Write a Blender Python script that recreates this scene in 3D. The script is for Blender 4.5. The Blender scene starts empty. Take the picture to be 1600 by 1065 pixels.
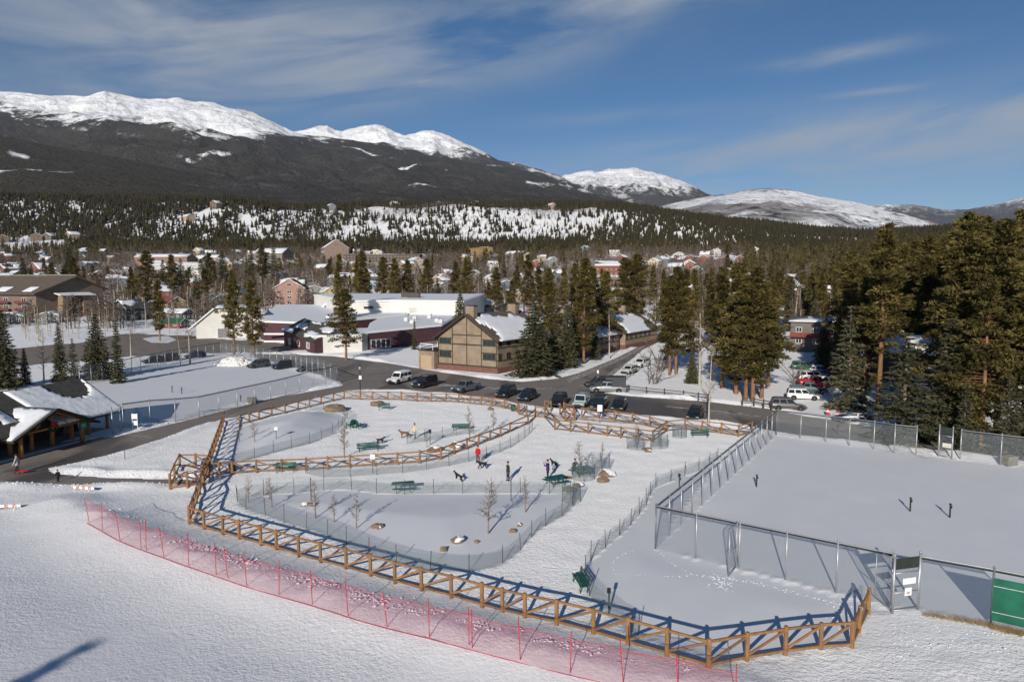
import bpy, bmesh, math, random
import numpy as np
from mathutils import Vector, Matrix, noise as mnoise
R = random.Random(7)
NR = np.random.default_rng(11)
scene = bpy.context.scene
COL = scene.collection
PI = math.pi
# ------------------------------------------------------------------ camera and light
CAMH, FPX, PITCH = 18.0, 1066.0, math.atan((532.5 - 440.0) / 1066.0)
cam_d = bpy.data.cameras.new('camera')
cam_d.sensor_fit = 'HORIZONTAL'; cam_d.sensor_width = 36.0
cam_d.lens = FPX / 1600.0 * 36.0
cam_d.clip_start = 0.5; cam_d.clip_end = 60000
cam = bpy.data.objects.new('camera', cam_d); COL.objects.link(cam)
cam.location = (0, 0, CAMH); cam.rotation_euler = (PI / 2 - PITCH, 0, 0)
scene.camera = cam
SUN_EL, SUN_AZ = math.radians(20.0), math.radians(195.0)   # azimuth clockwise from +Y
to_sun = Vector((math.sin(SUN_AZ) * math.cos(SUN_EL), math.cos(SUN_AZ) * math.cos(SUN_EL), math.sin(SUN_EL)))
sd = bpy.data.lights.new('sun', 'SUN'); sd.energy = 4.9; sd.angle = math.radians(0.5); sd.color = (1.0, 0.93, 0.83)
so = bpy.data.objects.new('sun', sd); COL.objects.link(so)
so.rotation_euler = to_sun.to_track_quat('Z', 'Y').to_euler(); so.location = (-30, -60, 80)
scene.view_settings.view_transform = 'Standard'; scene.view_settings.look = 'None'
scene.view_settings.gamma = 1.0; scene.view_settings.exposure = 0.0
scene.cycles.transparent_max_bounces = 24
scene.cycles.max_bounces = 6; scene.cycles.diffuse_bounces = 3

def G(px, py, z=0.0):
    """ground point (height z) seen at a place of the photograph"""
    u, v = (px - 800.0) / FPX, (532.5 - py) / FPX
    cp, sp = math.cos(PITCH), math.sin(PITCH)
    dy, dz = cp + v * sp, -sp + v * cp
    t = (z - CAMH) / dz
    return Vector((u * t, dy * t, z))
def XY(px, y):
    """point at distance y along the view, under image column px"""
    return (px - 800.0) / FPX * y * 1.004, y

# ------------------------------------------------------------------ world
w = bpy.data.worlds.new('World'); scene.world = w; w.use_nodes = True
nt = w.node_tree; nt.nodes.clear()
def N(t, typ, **k):
    n = t.nodes.new(typ)
    for a, b in k.items(): setattr(n, a, b)
    return n
out = N(nt, 'ShaderNodeOutputWorld'); bg = N(nt, 'ShaderNodeBackground')
sky = N(nt, 'ShaderNodeTexSky', sky_type='NISHITA'); sky.sun_disc = False
sky.sun_elevation = SUN_EL; sky.sun_rotation = SUN_AZ; sky.altitude = 2900; sky.air_density = 1.0; sky.dust_density = 0.2; sky.ozone_density = 2.0
tc = N(nt, 'ShaderNodeTexCoord'); sep = N(nt, 'ShaderNodeSeparateXYZ')
nt.links.new(tc.outputs['Generated'], sep.inputs[0])
def M(t, op, a, b=None, c=None, clamp=False):
    n = N(t, 'ShaderNodeMath', operation=op); n.use_clamp = clamp
    for i, x in enumerate((a, b, c)):
        if x is None: continue
        if isinstance(x, (int, float)): n.inputs[i].default_value = x
        else: t.links.new(x, n.inputs[i])
    return n.outputs[0]
az = M(nt, 'ARCTAN2', sep.outputs[0], sep.outputs[1]); el = M(nt, 'ARCSINE', sep.outputs[2])
def cirrus(a0, e0, ra, re, tilt):
    """soft bank of high cloud round a direction of the sky"""
    da = M(nt, 'SUBTRACT', az, a0); de = M(nt, 'SUBTRACT', M(nt, 'SUBTRACT', el, e0), M(nt, 'MULTIPLY', da, tilt))
    q = M(nt, 'ADD', M(nt, 'POWER', M(nt, 'ABSOLUTE', M(nt, 'DIVIDE', da, ra)), 2.0), M(nt, 'POWER', M(nt, 'ABSOLUTE', M(nt, 'DIVIDE', de, re)), 2.0))
    return M(nt, 'EXPONENT', M(nt, 'MULTIPLY', q, -1.0))
wsum = None
for p in ((-.45, .325, .40, .065, .05, 1.0), (-.22, .290, .42, .042, .16, 1.1), (.10, .365, .22, .018, .14, .75), (-.32, .255, .2, .03, .1, .6), (.52, .172, .34, .045, .05, 1.0), (.34, .14, .36, .05, .06, .9), (.45, .283, .11, .009, .05, .8), (.14, .228, .12, .009, .05, .5), (.48, .235, .05, .004, 0, .5)):
    c = M(nt, 'MULTIPLY', cirrus(*p[:5]), p[5]); wsum = c if wsum is None else M(nt, 'ADD', wsum, c)
comb = N(nt, 'ShaderNodeCombineXYZ'); nt.links.new(M(nt, 'MULTIPLY', az, 2.2), comb.inputs[0]); nt.links.new(M(nt, 'MULTIPLY', M(nt, 'SUBTRACT', el, M(nt, 'MULTIPLY', az, 0.13)), 11.0), comb.inputs[1])
n1 = N(nt, 'ShaderNodeTexNoise'); n1.inputs['Scale'].default_value = 1.5; n1.inputs['Detail'].default_value = 9; n1.inputs['Roughness'].default_value = 0.55; n1.inputs['Distortion'].default_value = 0.6
nt.links.new(comb.outputs[0], n1.inputs['Vector'])
r1 = N(nt, 'ShaderNodeMapRange'); r1.inputs[1].default_value = 0.33; r1.inputs[2].default_value = 0.62; nt.links.new(n1.outputs[0], r1.inputs[0])
cm = M(nt, 'MULTIPLY', M(nt, 'MULTIPLY', r1.outputs[0], M(nt, 'MINIMUM', wsum, 1.0)), 0.80, clamp=True)
mix = N(nt, 'ShaderNodeMix', data_type='RGBA'); nt.links.new(cm, mix.inputs[0]); hs = N(nt, 'ShaderNodeHueSaturation'); hs.inputs['Saturation'].default_value = 1.27; hs.inputs['Value'].default_value = 0.80; nt.links.new(sky.outputs[0], hs.inputs['Color']); nt.links.new(hs.outputs[0], mix.inputs[6]); mix.inputs[7].default_value = (3.9, 4.35, 5.0, 1)
SKYMIX = mix
nt.links.new(mix.outputs[2], bg.inputs[0]); bg.inputs[1].default_value = 0.090
nt.links.new(bg.outputs[0], out.inputs[0])

# ------------------------------------------------------------------ materials
MATS = {}
def new_mat(name):
    m = bpy.data.materials.new(name); m.use_nodes = True; m.node_tree.nodes.clear()
    t = m.node_tree; o = N(t, 'ShaderNodeOutputMaterial'); b = N(t, 'ShaderNodeBsdfPrincipled')
    t.links.new(b.outputs[0], o.inputs[0]); b.inputs['Specular IOR Level'].default_value = 0.25
    MATS[name] = m
    return m, t, b
def noise_fac(t, scale, detail=4, coord='pos', rough=0.55, stretch=None, dist=0.0):
    if coord == 'pos': src = N(t, 'ShaderNodeNewGeometry').outputs['Position']
    else: src = N(t, 'ShaderNodeTexCoord').outputs['Object']
    if stretch:
        mp = N(t, 'ShaderNodeMapping'); mp.inputs['Scale'].default_value = stretch; t.links.new(src, mp.inputs[0]); src = mp.outputs[0]
    n = N(t, 'ShaderNodeTexNoise'); n.inputs['Scale'].default_value = scale; n.inputs['Detail'].default_value = detail; n.inputs['Roughness'].default_value = rough; n.inputs['Distortion'].default_value = dist
    t.links.new(src, n.inputs['Vector'])
    return n.outputs[0]
def ramp(t, fac, stops):
    r = N(t, 'ShaderNodeValToRGB'); t.links.new(fac, r.inputs[0])
    e = r.color_ramp.elements
    while len(e) < len(stops): e.new(0.5)
    for i, (p, c) in enumerate(stops):
        e[i].position = p; e[i].color = (*c, 1) if len(c) == 3 else c
    return r.outputs[0]
def mixc(t, fac, a, b, blend='MIX'):
    m = N(t, 'ShaderNodeMix', data_type='RGBA', blend_type=blend)
    for s, x in ((0, fac), (6, a), (7, b)):
        if isinstance(x, (int, float)): m.inputs[s].default_value = x
        elif isinstance(x, tuple): m.inputs[s].default_value = (*x, 1)
        else: t.links.new(x, m.inputs[s])
    return m.outputs[2]
def add_bump(t, b, h, strength=0.4, dist=0.1):
    bp = N(t, 'ShaderNodeBump'); bp.inputs['Strength'].default_value = strength; bp.inputs['Distance'].default_value = dist
    t.links.new(h, bp.inputs['Height']); t.links.new(bp.outputs[0], b.inputs['Normal'])
    return bp
def mat(name, c, rough=0.8, var=0.25, scale=2.0, metallic=0.0, spec=0.25, bump=0.0, coat=0.0, stretch=None):
    if name in MATS: return MATS[name]
    m, t, b = new_mat(name)
    f = noise_fac(t, scale, 5, stretch=stretch)
    lo = tuple(x * (1 - var) for x in c); hi = tuple(min(1, x * (1 + var)) for x in c)
    t.links.new(ramp(t, f, [(0.3, lo), (0.7, hi)]), b.inputs['Base Color'])
    b.inputs['Roughness'].default_value = rough; b.inputs['Metallic'].default_value = metallic; b.inputs['Specular IOR Level'].default_value = spec
    if coat: b.inputs['Coat Weight'].default_value = coat
    if bump: add_bump(t, b, f, bump, 0.05)
    return m
def glass(name='window_glass', c=(0.02, 0.025, 0.03)):
    if name in MATS: return MATS[name]
    m, t, b = new_mat(name); b.inputs['Base Color'].default_value = (*c, 1); b.inputs['Roughness'].default_value = 0.08; b.inputs['Specular IOR Level'].default_value = 0.5
    return m
def net_mat(name, c, cell, cover, rough=0.6, metallic=0.0):
    """woven wire: a diamond lattice of wires, open between them"""
    m, t, b = new_mat(name); b.inputs['Base Color'].default_value = (*c, 1); b.inputs['Roughness'].default_value = rough; b.inputs['Metallic'].default_value = metallic
    uv = N(t, 'ShaderNodeUVMap'); sp = N(t, 'ShaderNodeSeparateXYZ'); t.links.new(uv.outputs[0], sp.inputs[0])
    k = 1.0 / cell
    a = M(t, 'FRACT', M(t, 'MULTIPLY', M(t, 'ADD', sp.outputs[0], sp.outputs[1]), k)); c2 = M(t, 'FRACT', M(t, 'MULTIPLY', M(t, 'SUBTRACT', sp.outputs[0], sp.outputs[1]), k))
    half = 1 - math.sqrt(1 - cover)
    al = M(t, 'MAXIMUM', M(t, 'LESS_THAN', a, half), M(t, 'LESS_THAN', c2, half))
    t.links.new(al, b.inputs['Alpha'])
    return m
def attr_mat(name, stops, rough=0.9, attr='tone', spec=0.1, nscale=0.0, namp=0.0, trans=0.0):
    m, t, b = new_mat(name); a = N(t, 'ShaderNodeAttribute'); a.attribute_name = attr
    oi = N(t, 'ShaderNodeObjectInfo')
    f = M(t, 'ADD', M(t, 'MULTIPLY', a.outputs['Fac'], 0.75), M(t, 'MULTIPLY', oi.outputs['Random'], 0.25), clamp=True)
    t.links.new(ramp(t, f, stops), b.inputs['Base Color']); b.inputs['Roughness'].default_value = rough; b.inputs['Specular IOR Level'].default_value = spec
    return m
SNOW = None
m, t, b = new_mat('roof_snow')
f = noise_fac(t, 0.6, 5)
t.links.new(ramp(t, f, [(0.3, (0.72, 0.74, 0.77)), (0.7, (0.82, 0.83, 0.85))]), b.inputs['Base Color']); b.inputs['Roughness'].default_value = 0.7
add_bump(t, b, noise_fac(t, 2.5, 4), 0.25, 0.15)
SNOW = m
m, t, b = new_mat('cedar_wood')
f = noise_fac(t, 5.0, 6, stretch=(1, 1, 0.5)); oi = N(t, 'ShaderNodeObjectInfo')
c = ramp(t, f, [(.25, (.19, .095, .04)), (.6, (.33, .165, .066)), (.8, (.40, .22, .10))])
c = mixc(t, M(t, 'MULTIPLY', M(t, 'POWER', oi.outputs['Random'], 2.0), 0.75), c, (.17, .115, .075))
t.links.new(c, b.inputs['Base Color']); b.inputs['Roughness'].default_value = .8; add_bump(t, b, f, .3, .03); WOOD = m
LOG = mat('peeled_log', (0.42, 0.17, 0.05), 0.6, 0.3, 3.0)
GALV = mat('galvanised_steel', (0.42, 0.43, 0.44), 0.45, 0.15, 6, metallic=0.6)
STAKE = mat('dark_steel_stake', (0.05, 0.055, 0.06), 0.6, 0.2, 6)
BLACKM = mat('black_metal', (0.02, 0.02, 0.022), 0.5, 0.2, 6)
GREENP = mat('green_coated_steel', (0.015, 0.085, 0.06), 0.5, 0.3, 6)
ROCK = None
m, t, b = new_mat('boulder_stone')
f = noise_fac(t, 1.6, 8, rough=0.65); g = noise_fac(t, 0.5, 3)
t.links.new(mixc(t, g, ramp(t, f, [(0.3, (0.12, 0.09, 0.07)), (0.6, (0.27, 0.19, 0.13)), (0.75, (0.36, 0.30, 0.24))]), (0.22, 0.155, 0.105)), b.inputs['Base Color'])
add_bump(t, b, f, 0.6, 0.1); b.inputs['Roughness'].default_value = 0.9; ROCK = m
CHAIN = net_mat('chain_link_wire', (0.33, 0.36, 0.38), 0.055, 0.22, 0.5, 0.3)
WELD = net_mat('green_welded_wire', (0.14, 0.18, 0.18), 0.06, 0.26)
REDNET = net_mat('red_plastic_net', (0.56, 0.09, 0.13), 0.06, 0.17)

# ------------------------------------------------------------------ mesh helpers
class MB:
    """collects shapes, then links them as one mesh object"""
    def __init__(s): s.v, s.f, s.mi, s.uv = [], [], [], {}
    def face(s, pts, mi=0):
        i = len(s.v); s.v += [tuple(p) for p in pts]; s.f.append(tuple(range(i, i + len(pts)))); s.mi.append(mi)
    def box(s, c, d, mi=0, rz=0.0):
        cx, cy, cz = c; dx, dy, dz = d[0] / 2, d[1] / 2, d[2] / 2; ca, sa = math.cos(rz), math.sin(rz)
        i = len(s.v)
        for sx, sy, sz in ((-1,-1,-1),(1,-1,-1),(1,1,-1),(-1,1,-1),(-1,-1,1),(1,-1,1),(1,1,1),(-1,1,1)):
            x, y = sx * dx, sy * dy
            s.v.append((cx + x * ca - y * sa, cy + x * sa + y * ca, cz + sz * dz))
        for q in ((0,3,2,1),(4,5,6,7),(0,1,5,4),(1,2,6,5),(2,3,7,6),(3,0,4,7)):
            s.f.append(tuple(i + k for k in q)); s.mi.append(mi)
    def beam(s, a, b, w, h, mi=0):
        a, b = Vector(a), Vector(b); d = (b - a).normalized()
        side = d.cross(Vector((0, 0, 1)))
        if side.length < 1e-4: side = Vector((1, 0, 0))
        side.normalize(); up = side.cross(d)
        i = len(s.v)
        for p in (a, b):
            for x, y in ((-1, -1), (1, -1), (1, 1), (-1, 1)): s.v.append(tuple(p + side * x * w / 2 + up * y * h / 2))
        for q in ((0,1,2,3),(7,6,5,4),(0,4,5,1),(1,5,6,2),(2,6,7,3),(3,7,4,0)):
            s.f.append(tuple(i + k for k in q)); s.mi.append(mi)
    def tube(s, pts, rad, n=6, mi=0, cap=True):
        pts = [Vector(p) for p in pts]; rad = rad if isinstance(rad, (list, tuple)) else [rad] * len(pts)
        i0 = len(s.v)
        for k, p in enumerate(pts):
            d = (pts[min(k + 1, len(pts) - 1)] - pts[max(k - 1, 0)]).normalized()
            a = d.cross(Vector((0, 0, 1)));
            if a.length < 1e-3: a = Vector((1, 0, 0))
            a.normalize(); b = a.cross(d)
            for j in range(n):
                t = 2 * PI * j / n; s.v.append(tuple(p + (a * math.cos(t) + b * math.sin(t)) * rad[k]))
        for k in range(len(pts) - 1):
            for j in range(n):
                q = i0 + k * n; s.f.append((q + j, q + (j + 1) % n, q + n + (j + 1) % n, q + n + j)); s.mi.append(mi)
        if cap:
            s.f.append(tuple(i0 + j for j in range(n))[::-1]); s.mi.append(mi)
            e = i0 + (len(pts) - 1) * n; s.f.append(tuple(e + j for j in range(n))); s.mi.append(mi)
    def prism(s, poly, z0, z1, mi=0):
        n = len(poly); i = len(s.v)
        s.v += [(p[0], p[1], z0) for p in poly] + [(p[0], p[1], z1) for p in poly]
        s.f.append(tuple(i + k for k in range(n))[::-1]); s.mi.append(mi); s.f.append(tuple(i + n + k for k in range(n))); s.mi.append(mi)
        for k in range(n): s.f.append((i + k, i + (k + 1) % n, i + n + (k + 1) % n, i + n + k)); s.mi.append(mi)
    def loft(s, rings, mi=0, cap=True):
        n = len(rings[0]); i = len(s.v)
        for r in rings: s.v += [tuple(p) for p in r]
        for k in range(len(rings) - 1):
            for j in range(n):
                q = i + k * n; s.f.append((q + j, q + (j + 1) % n, q + n + (j + 1) % n, q + n + j)); s.mi.append(mi)
        if cap:
            s.f.append(tuple(i + j for j in range(n))[::-1]); s.mi.append(mi); e = i + (len(rings) - 1) * n
            s.f.append(tuple(e + j for j in range(n))); s.mi.append(mi)
    def ball(s, c, r, mi=0, nu=8, nv=6, jitter=0.0, seed=0):
        rr = random.Random(seed); rx, ry, rz = r if isinstance(r, (tuple, list)) else (r, r, r)
        rings = []
        for k in range(nv + 1):
            t = PI * (k + 0.02) / (nv + 0.04)
            rings.append([(c[0] + rx * math.sin(t) * math.cos(2 * PI * j / nu) * (1 + rr.uniform(-jitter, jitter)), c[1] + ry * math.sin(t) * math.sin(2 * PI * j / nu) * (1 + rr.uniform(-jitter, jitter)), c[2] - rz * math.cos(t) * (1 + rr.uniform(-jitter, jitter) * .5)) for j in range(nu)])
        s.loft(rings, mi)
    def mesh(s, name, mats, smooth=False):
        me = bpy.data.meshes.new(name); me.from_pydata(s.v, [], s.f)
        for m in (mats if isinstance(mats, (list, tuple)) else [mats]): me.materials.append(m)
        me.polygons.foreach_set('material_index', s.mi)
        if smooth: me.polygons.foreach_set('use_smooth', [True] * len(s.f))
        me.validate(); me.update(); return me
    def build(s, name, mats, parent=None, smooth=False):
        return link(name, s.mesh(name, mats, smooth), parent)
def link(name, me, parent=None, loc=None, rz=0.0):
    o = bpy.data.objects.new(name, me); COL.objects.link(o)
    if parent is not None: o.parent = parent
    if loc is not None: o.location = loc
    if rz: o.rotation_euler = (0, 0, rz)
    return o
def bevelled(o, w=0.03, seg=2):
    md = o.modifiers.new('soft_edge', 'BEVEL'); md.width = w; md.segments = seg; md.limit_method = 'ANGLE'; md.angle_limit = math.radians(35)
    return o
def tag(o, label=None, cat=None, group=None, kind=None):
    if label: o['label'] = label
    if cat: o['category'] = cat
    if group: o['group'] = group
    if kind: o['kind'] = kind
    return o
def thing(name, label, cat, loc=(0, 0, 0), rz=0.0, group=None):
    o = bpy.data.objects.new(name, None); COL.objects.link(o); o.empty_display_size = 0.3
    o.location = loc; o.rotation_euler = (0, 0, rz)
    return tag(o, label, cat, group)
def copy_tree(o, parent=None):
    c = o.copy(); COL.objects.link(c)
    if parent is not None: c.parent = parent
    for ch in list(o.children): copy_tree(ch, c)
    return c
def np_mesh(name, V, F, mats, smooth=False, tone=None, mi=None, attrs=None):
    V = np.asarray(V, np.float32); F = np.asarray(F, np.int32); k = F.shape[1]
    me = bpy.data.meshes.new(name); me.vertices.add(len(V)); me.vertices.foreach_set('co', V.ravel())
    me.loops.add(F.size); me.loops.foreach_set('vertex_index', F.ravel())
    me.polygons.add(len(F)); me.polygons.foreach_set('loop_start', np.arange(0, F.size, k, dtype=np.int32))
    for m in (mats if isinstance(mats, (list, tuple)) else [mats]): me.materials.append(m)
    if mi is not None: me.polygons.foreach_set('material_index', np.asarray(mi, np.int32))
    me.polygons.foreach_set('use_smooth', np.full(len(F), smooth))
    at = dict(attrs or {})
    if tone is not None: at['tone'] = tone
    me.update(calc_edges=True)
    for a, val in at.items():
        x = me.attributes.new(a, 'FLOAT', 'POINT'); x.data.foreach_set('value', np.asarray(val, np.float32))
    return me
def fbm(x, y, scale, oct=4, seed=0.0):
    """value noise on arrays"""
    out = np.zeros_like(x, dtype=np.float64); amp, tot, s = 1.0, 0.0, 1.0 / scale
    for o in range(oct):
        X, Y = x * s + 37.2 * o + seed, y * s + 11.7 * o + seed * 1.7
        xi, yi = np.floor(X), np.floor(Y); fx, fy = X - xi, Y - yi
        fx = fx * fx * (3 - 2 * fx); fy = fy * fy * (3 - 2 * fy)
        def h(a, b): q = np.sin(a * 127.1 + b * 311.7) * 43758.5453; return q - np.floor(q)
        v = (h(xi, yi) * (1 - fx) + h(xi + 1, yi) * fx) * (1 - fy) + (h(xi, yi + 1) * (1 - fx) + h(xi + 1, yi + 1) * fx) * fy
        out += amp * (v - 0.5); tot += amp; amp *= 0.5; s *= 2.0
    return out / tot * 2
def inpoly(x, y, poly):
    ins = np.zeros(x.shape, bool); n = len(poly)
    for i in range(n):
        x1, y1 = poly[i][0], poly[i][1]; x2, y2 = poly[(i + 1) % n][0], poly[(i + 1) % n][1]
        if y1 == y2: continue
        ins ^= ((y1 > y) != (y2 > y)) & (x < (x2 - x1) * (y - y1) / (y2 - y1) + x1)
    return ins
def dist_line(x, y, pts, closed=False):
    d = np.full(x.shape, 1e9); n = len(pts)
    for i in range(n if closed else n - 1):
        ax, ay = pts[i][0], pts[i][1]; bx, by = pts[(i + 1) % n][0], pts[(i + 1) % n][1]
        L = (bx - ax) ** 2 + (by - ay) ** 2 + 1e-9
        t = np.clip(((x - ax) * (bx - ax) + (y - ay) * (by - ay)) / L, 0, 1)
        d = np.minimum(d, np.hypot(x - ax - t * (bx - ax), y - ay - t * (by - ay)))
    return d
def sst(a, b, x):
    t = np.clip((x - a) / (b - a), 0, 1); return t * t * (3 - 2 * t)
# ------------------------------------------------------------------ plan of the place (ground outlines)
def PL(*p): return [(G(a, b).x, G(a, b).y) for a, b in p]
ROAD = PL((395,552),(440,553),(520,556),(600,566),(690,581),(760,591),(815,596),(870,591),(905,582),(960,560),(1000,540),(1018,526),(1062,506),(1072,511),(1026,536),(1004,547),(975,572),(952,591),(934,603),(945,613),(982,618),(1040,622),(1097,626),(1201,638),(1256,649),(1327,660),(1450,684),(1700,716),(1700,735),(1450,703),(1341,690),(1214,675),(1150,664),(1100,657),(1000,649),(930,645),(850,637),(760,622),(700,615),(640,610),(563,609),(537,611),(425,640),(350,656),(300,670),(200,705),(130,722),(76,731),(86,739),(180,746),(265,747),(320,750),(320,757),(265,755),(113,757),(0,752),(-120,775),(-120,735),(4,723),(101,696),(161,681),(169,684),(300,654),(420,623),(534,602),(529,596),(455,571),(397,559))
LOT = PL((-60,560),(20,545),(130,533),(200,520),(300,524),(345,529),(430,534),(470,541),(478,548),(440,552),(395,551.5),(300,552),(200,559),(100,566),(-60,580))
COURT_L = PL((-40,650),(130,600),(270,566),(345,552),(385,556),(527,595),(311,649),(165,675),(60,690))
COURT_R = PL((1213,680),(1290,690),(1365,701),(1431,711),(1563,726),(1800,757),(1800,1030),(1548,975),(1394,945),(1024,857))
L1 = PL((366,725),(407,714),(449,702.5),(487,693),(525,677),(537,664),(543,653),(531,645),(505,642),(478,643))
L2 = PL((478,740),(494,745),(516,746),(546,745),(576,743),(605,741),(632,739),(660,735),(687,731),(714,726),(745,719),(773,711),(804,697),(825,681),(832,671))
L3 = PL((371,784),(376,793),(391,799),(410,804),(427,810),(446.6,817.5),(468,823),(489,830),(509,837),(526,846),(545,855),(565,864),(588,872),(613,879),(634,885),(658,889),(697,893.5),(737,893.5),(770,886),(791.5,878),(810,864),(821,850),(832,838.6),(846,826),(869,813),(884.5,803),(896,792),(900,779),(886,773),(862,772),(830,771),(795,771),(762,771),(731,772),(703,771),(673,772),(640,773),(614,772),(588,771),(560,767),(531,765),(502,767),(476,770),(450,771),(424,773),(398,776),(383,778))
L4 = PL((1122,719),(1108,728),(1088,738),(1072,743),(1054,750),(1037,758),(1023,763),(1015,776),(1009,792.6),(998,806),(987,819),(976,832),(959,845),(942,860),(927,872),(917,884),(914,897.5),(916,920),(924,939),(940,950),(961,973),(997,995))
L5 = PL((636,694),(662,690),(690,686),(716,680),(740,678))
MA = L1 + PL((470,642),(430,652),(376,668),(366,700))
MB_ = L3
MC = L4 + PL((1060,1018),(1107,1036),(1331,1004),(1352,960),(1394,955),(1024,857),(1122,719))
PARK = PL((352,657),(445,646),(563,620),(700,627),(809,642),(900,650),(1000,660),(1175,674),(1024,857),(1394,957),(1357,958),(1331,1012),(1107,1044),(296,819))
LEFTFIELD = PL((350,660),(300,675),(200,708),(100,738),(265,745),(320,745))
TRACKS = PL((1120,1050),(1340,1012),(1600,1000),(1700,1005),(1700,1090),(1000,1100))
NETPX = [(139.5,816),(160,827),(187.5,843),(220.5,856),(256,869),(295,883),(338,897.5),(385.5,914),(436,928.5),(488,943),(544,961),(605,978.5),(671,994),(738,1012),(813,1031.5),(891,1051),(974,1069),(1060,1088),(1150,1108)]
NET = PL(*NETPX)
BERM = PL((95,792)) + NET
HILLSIDE = BERM + [(60, 15), (60, -40), (-200, -40), (-200, 60), PL((-60, 800))[0]]

def rowh(row, y):
    """height of a point at distance y that is seen on image row"""
    v = (532.5 - np.asarray(row, float)) / FPX; cp, sp = math.cos(PITCH), math.sin(PITCH)
    return CAMH + np.asarray(y, float) * (-sp + v * cp) / (cp + v * sp)

def ground_base(x, y):
    x = np.asarray(x, float); y = np.asarray(y, float)
    u = x / np.maximum(y, 30.0)
    ys = [-1e4, 250, 330, 400, 600, 800, 1000, 1200, 1290, 1450, 1620, 1900, 2600, 9000]
    hs = [0, 0, 2.5, 7, 21, 38, 58, 84, 108, 168, 190, 200, 212, 225]
    h = np.interp(y, ys, hs)
    f = np.interp(u, [-0.75, -0.42, -0.3, 0.16, 0.28, 0.38, 0.5, 0.8], [1.12, 1.06, 1.0, 1.0, 0.86, 0.74, 0.66, 0.7])
    far = sst(900, 1500, y); h = h * (1 + (f - 1) * far)
    h = h + fbm(x, y, 130, 4) * 9 * sst(420, 1000, y) + fbm(x, y, 420, 2, 5.0) * 14 * sst(900, 1400, y)
    # gully and shoulders on the steep snowy bank
    h = h + sst(1230, 1330, y) * (1 - sst(1450, 1560, y)) * fbm(x, y, 60, 3, 2.0) * 9
    h = h + sst(0.40, 0.78, u) * sst(95, 330, y) * 20
    return h
def ground_h(x, y, detail=False):
    x = np.atleast_1d(np.asarray(x, float)); y = np.atleast_1d(np.asarray(y, float))
    h = ground_base(x, y)
    near = y < 260
    if near.any():
        a, b = x[near], y[near]; g = np.full(a.shape, 0.03)
        for poly, hh, wd in ((MA, 0.9, 7.0), (MB_, 0.32, 8.0), (MC, 0.12, 4.0)):
            ins = inpoly(a, b, poly)
            if ins.any(): g[ins] += hh * sst(0, wd, dist_line(a[ins], b[ins], poly, True))
        hs_ = inpoly(a, b, HILLSIDE); d = dist_line(a, b, BERM)
        g += np.where(hs_, 0.6 * np.exp(-(d / 4.2) ** 2), 0.6 * np.exp(-(d / 2.6) ** 2)) + np.where(hs_, 0.042 * np.clip(d - 3, 0, 40), 0)
        inr = inpoly(a, b, ROAD) | inpoly(a, b, LOT)
        dr = np.minimum(dist_line(a, b, ROAD, True), dist_line(a, b, LOT, True))
        # snow shovelled along the road edges
        bank = np.exp(-((dr - 1.0) / 0.9) ** 2) * np.clip(0.28 + 0.5 * fbm(a, b, 5, 3, 3.0), 0.02, 0.7)
        g = np.where(inr, -0.09 + 0.10 * (1 - sst(0.0, 0.55, dr)), g * sst(-0.2, 1.2, dr) + 0.02 + bank)
        if detail:
            inp = inpoly(a, b, PARK) | inpoly(a, b, LEFTFIELD)
            isl = inpoly(a, b, MA) | inpoly(a, b, MB_) | inpoly(a, b, MC) | inpoly(a, b, COURT_R) | inpoly(a, b, COURT_L)
            rough = np.where(isl, 0.004, np.where(inp, 0.075, np.where(hs_, 0.022, 0.05)))
            rough = np.where(~isl & ~hs_ & inpoly(a, b, TRACKS), 0.10, rough)
            rough = rough + np.where(~hs_, 0.16, 0.04) * np.exp(-(d / 1.5) ** 2)
            rough = np.where(inr, 0.0, rough)
            g = g + rough * (fbm(a, b, 1.3, 3, 9.0) + 0.5 * fbm(a, b, 0.6, 2, 4.0)) + np.where(isl, 0.03, 0.05) * fbm(a, b, 9, 3, 6.0) * ~inr
        h[near] = h[near] + g
    return h
def gz(x, y): return float(ground_h(x, y)[0])
def GP(px, py):
    """ground point under an image place, following the relief"""
    p = G(px, py)
    for _ in range(3):
        p = G(px, py, gz(p.x, p.y))
    return p
def on(x, y): return Vector((x, y, gz(x, y)))

def steps(lo, hi, fine, near_lo, near_hi, grow):
    c = list(np.arange(near_lo, near_hi + fine, fine)); s = fine; x = c[-1]
    while x < hi: s = min(s * grow, 60); x += s; c.append(x)
    s = fine; x = c[0]; pre = []
    while x > lo: s = min(s * grow, 60); x -= s; pre.append(x)
    return np.array(pre[::-1] + c)
xs = steps(-2600, 2600, 0.5, -68, 72, 1.07); ys = steps(-120, 2700, 0.5, 24, 172, 1.05)
GX, GY = np.meshgrid(xs, ys); gx, gy = GX.ravel(), GY.ravel()
gh = ground_h(gx, gy, True)
nx, ny = len(xs), len(ys)
ii = (np.arange(ny - 1)[:, None] * nx + np.arange(nx - 1)[None, :]).ravel()
F = np.stack([ii, ii + 1, ii + nx + 1, ii + nx], 1)
isl = inpoly(gx, gy, MA) | inpoly(gx, gy, MB_) | inpoly(gx, gy, MC) | inpoly(gx, gy, COURT_R) | inpoly(gx, gy, COURT_L)
hs_ = inpoly(gx, gy, HILLSIDE); inp = inpoly(gx, gy, PARK) | inpoly(gx, gy, LEFTFIELD)
tramp_sunlit = np.where(isl, 0.0, np.where(inp | inpoly(gx, gy, TRACKS), 1.0, np.where(hs_, 0.05, 0.6)))
dn = dist_line(gx, gy, BERM); tramp_sunlit = np.maximum(tramp_sunlit, np.where(hs_, 0.95 * np.exp(-(dn / 4.0) ** 2), 0))  # also paints the bank's front paler, as the side facing the sun
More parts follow.
